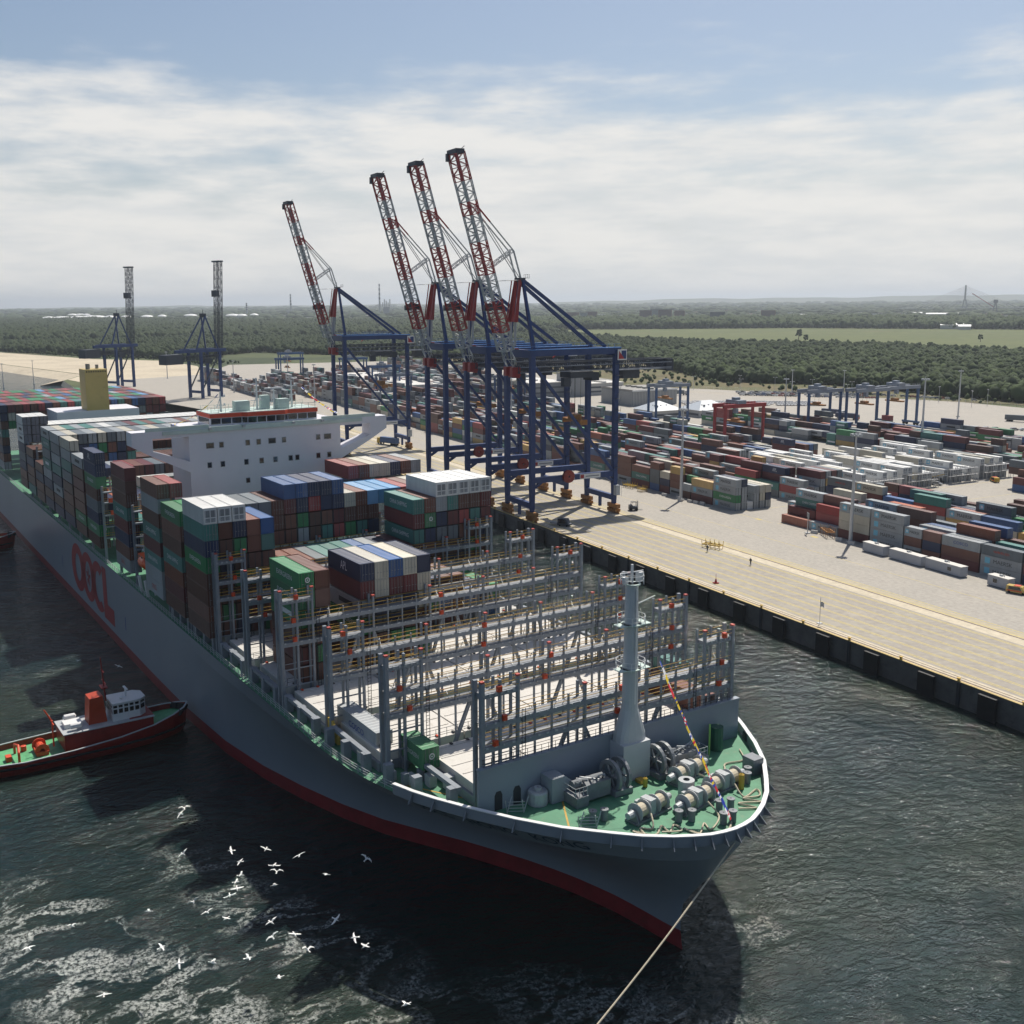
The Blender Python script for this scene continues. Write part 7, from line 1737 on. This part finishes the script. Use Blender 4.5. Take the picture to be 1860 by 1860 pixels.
    mb = MB(); mb.path([(-12.5, -2.2, 1.4), (-12.5, -2.2, 3.0), (-12.2, 0, 3.6), (-12.5, 2.2, 3.0), (-12.5, 2.2, 1.4)], .22, 8); mb.box(-14.4, -13.5, -1.2, .2, 1.4, 2.3); mb.lathe((-11, 2.5, 1.4), [(.5, 0), (.5, .9), (.1, 1)], n=10); mb.build('tow_hoop', M['box_orange'], t)
    mb = MB(); mb.lathe((-3.0, -2.4, 5.9), [(.01, -1.2), (.5, -.9), (.5, .9), (.01, 1.2)], 'x', 10); mb.lathe((-3.0, 2.4, 5.9), [(.01, -1.2), (.5, -.9), (.5, .9), (.01, 1.2)], 'x', 10); mb.box(-4.6, -1.6, -1.2, 1.2, 5.1, 5.9); mb.build('life_raft', M['white'], t)
    mb = MB(); mb.beam((-6.4, 0, 2), (-6.4, 0, 6.8), .25); mb.beam((-6.4, -1.4, 6.4), (-6.4, 1.4, 6.4), .15); mb.beam((-6.4, .8, 6.6), (-7.4, 1.0, 8.6), .2); mb.build('aft_mast', M['box_orange'], t)
    return t
tug('red tug with white wheelhouse pushing its bow against the ship side', -189.6, 16.2, R(97)); tug('second red tug of which only the bow shows at the left edge', -371.8, -4.5, R(88))

# towline from the port bow down out of the picture
def towline():
    a, b = Vector(SH(19.6, 5.4, 17.6)), Vector((-73.85, 40.61, 4.6)); mb = MB(); P = []
    for k in range(25):
        t = k/24; p = a.lerp(b, t); p.z -= 1.1*math.sin(math.pi*t); P.append(p)
    mb.path(P, .10, 6); tag(mb.build('towing_rope', M['rope']), 'long pale towing rope slanting from the bow to the bottom edge', 'rope')
towline()

# ---------------------------------------------------------------- signal flags
def flag_line(lab, pts, n, size, start=0.0, sag=.5):
    t = thing('signal_flag_line', lab, 'signal flags', pts[0]); o = Vector(pts[0]); P = []
    for k in range(31):
        u = k/30; p = Vector(pts[0]).lerp(Vector(pts[1]), u); p.z -= sag*4*u*(1-u); P.append(p-o)
    mb = MB(); mb.path(P, .025, 4); mb.build('line', M['rope'], t)
    fm = [M['flag_y'], M['flag_b'], M['flag_r'], M['flag_w']]; pat = [(1, 3), (3, 3), (0, 0), (3, 2), (2, 2), (0, 1), (0, 0), (1, 0), (2, 3), (1, 0), (3, 1), (0, 2), (0, 1), (1, 3), (0, 0), (2, 0), (2, 3), (1, 0), (2, 2), (3, 1), (1, 1), (1, 3), (2, 3), (2, 2)]
    W = Vector((.75, -.6, 0)).normalized()
    for k in range(n):
        u = start+(1-start)*(k+.5)/n; i = u*30; j = min(29, int(i)); p = P[j].lerp(P[j+1], i-j); d = (P[j+1]-P[j]).normalized(); h = size*rnd.uniform(.8, 1.05); w = size*rnd.uniform(1.0, 1.35)
        mb = MB(); a, b = pat[k % len(pat)]; wav = rnd.uniform(.1, .35); N_ = 6
        row = lambda s: [p + d*(s*h) + W*(w*q/N_) + Vector((0, 0, -.12*w*(q/N_)**1.5)) + Vector((.6, .75, .1))*(wav*math.sin(q*1.3+k)) *size*.4 for q in range(N_+1)]
        R3 = [row(-.5), row(-.17), row(.17), row(.5)]
        for r in range(3):
            for q in range(N_):
                two = [a, b, a][r] if k % 3 else (a if q < 3 else b)
                mb.add([R3[r][q], R3[r][q+1], R3[r+1][q+1], R3[r+1][q]], [[0, 1, 2, 3]], two)
        mb.build('flag', fm, t)
flag_line('string of coloured signal flags from the foremast down to the bow', [SH(2.6, .7, 42.2), SH(19.6, 1.6, 18.6)], 23, .85, .30, 1.2)
flag_line('string of signal flags hanging left of the wheelhouse', [SH(-123, -8.9, 58.4), SH(-122, -19.5, 52.3)], 8, 1.1, .0, 1.2)
flag_line('string of signal flags hanging right of the wheelhouse', [SH(-123, 10.2, 58.8), SH(-122, 18.5, 52.4)], 11, .9, .0, .6)
# lifeboat at the deck edge
t = thing('lifeboat', 'orange enclosed lifeboat hanging at the ship side between two stacks', 'lifeboat', SH(-119.2, -28.0, 22.5), SA)
mb = MB(); mb.lathe((0, 0, 1.4), [(.05, -3.6), (.9, -3.0), (1.35, -1.6), (1.4, 1.6), (1.0, 3.0), (.05, 3.7)], 'x', 14); mb.box(-2.6, 2.4, -.9, .9, 2.2, 3.0); mb.build('hull', mat('lifeboat orange', (.75, .10, .015), .4, .08), t)
mb = MB(); mb.box(-2.0, -1.2, -.93, -.9, 2.4, 2.8); mb.box(0, .8, -.93, -.9, 2.4, 2.8); mb.box(2.4, 2.43, -.6, .6, 2.4, 2.8); mb.build('window', M['glass'], t)
mb = MB()
for x in (-119.2-2.6, -119.2+2.4): mb.beam((x, -27, 17.1), (x, -27.4, 26.8), .45); mb.beam((x, -27.4, 26.8), (x, -29.2, 27.2), .35); mb.beam((x, -28.6, 17.1), (x, -29, 20.5), .9, .5)
mb.build('lifeboat_davit', M['white'], SHIP)

# ---------------------------------------------------------------- gulls
def gull(bank, up):
    mb = MB()
    mb.lathe((0, 0, 0), [(.01, -.28), (.07, -.16), (.10, .02), (.075, .16), (.05, .22), (.055, .27), (.01, .33)], 'x', 8)
    for s in (-1, 1):
        P = [(.10, 0, .03), (.14, s*.26, .12*up), (.05, s*.62, .10*up-.02), (-.08, s*.74, .05*up), (-.06, s*.55, .09*up), (-.07, s*.26, .10*up), (-.10, 0, .02)]
        top = [(x, y, z+.02) for x, y, z in P]; k = len(P)
        mb.add(P+top, [list(range(k)), list(range(k, 2*k))[::-1]]+[[i, (i+1) % k, k+(i+1) % k, k+i] for i in range(k)])
    mb.prism([(-.2, -.03), (-.2, .03), (-.46, .09), (-.46, -.09)], 'z', -.01, .015); mb.lathe((.35, 0, -.01), [(.02, 0), (.003, .08)], 'x', 6)
    return mb.mesh('seagull', [M['feather']])
GM = [gull(0, u) for u in (1.6, .6, -.6, 2.4)]
GULLS = [(-225.5, 17.8, 4), (-212.1, 24.2, 6), (-145.4, 23.6, 5), (-148.8, 24.8, 4), (-123.6, 15.6, 4), (-124.4, 26.2, 9), (-124.8, 27.3, 7), (-123.2, 27.0, 6), (-121.9, 26.1, 6), (-117.0, 25.1, 8), (-121.0, 25.0, 5), (-119.8, 20.4, 6), (-120.1, 22.0, 4), (-119.4, 24.1, 3), (-116.8, 29.7, 10), (-118.5, 30.4, 8), (-120.7, 30.6, 5), (-114.1, 32.1, 12), (-113.6, 35.2, 9), (-109.8, 27.3, 7), (-108.5, 27.0, 6), (-103.3, 28.2, 9), (-95.4, 32.4, 12), (-98.5, 28.2, 10), (-104.4, 23.2, 7), (-113.8, 15.5, 5), (-108.3, 16.5, 6), (-103.8, 19.3, 8), (-80.6, 32.1, 14), (-101.0, 25.7, 6), (-110.1, 35.1, 5), (-116.4, 41.4, 8), (-124.6, 6.8, 4), (-120.5, 1.8, 5), (-108.0, 8.5, 5), (-137.4, 22.4, 3), (-131.7, 32.4, 4), (-100.7, 35.4, 7)]
for i, pos in enumerate(GULLS):
    o = put('seagull', GM[i % 4], None, pos, rnd.uniform(0, 6.28)); o.rotation_euler = (rnd.uniform(-.5, .5), rnd.uniform(-.2, .2), rnd.uniform(0, 6.28)); o.scale = (1.15,)*3
    tag(o, f'white gull on the wing, {ORD[i % 23]} of the {"upper" if i < 23 else "lower"} birds over the churned water', 'gull', 'gulls circling over the churned water')

# ---------------------------------------------------------------- the air
def haze():
    m = bpy.data.materials.new('haze'); m.use_nodes = True; nt = m.node_tree; nt.nodes.clear()
    o = nt.nodes.new('ShaderNodeOutputMaterial'); v = nt.nodes.new('ShaderNodeVolumePrincipled'); v.inputs['Color'].default_value = (.80, .87, .95, 1); v.inputs['Density'].default_value = 6.5e-5; v.inputs['Anisotropy'].default_value = .35
    nt.links.new(v.outputs[0], o.inputs['Volume'])
    mb = MB(); mb.box(-43000, 3000, -43000, 42000, -4, 262); tag(mb.build('haze', m), 'thin pale haze over the plain', kind='stuff')
haze()
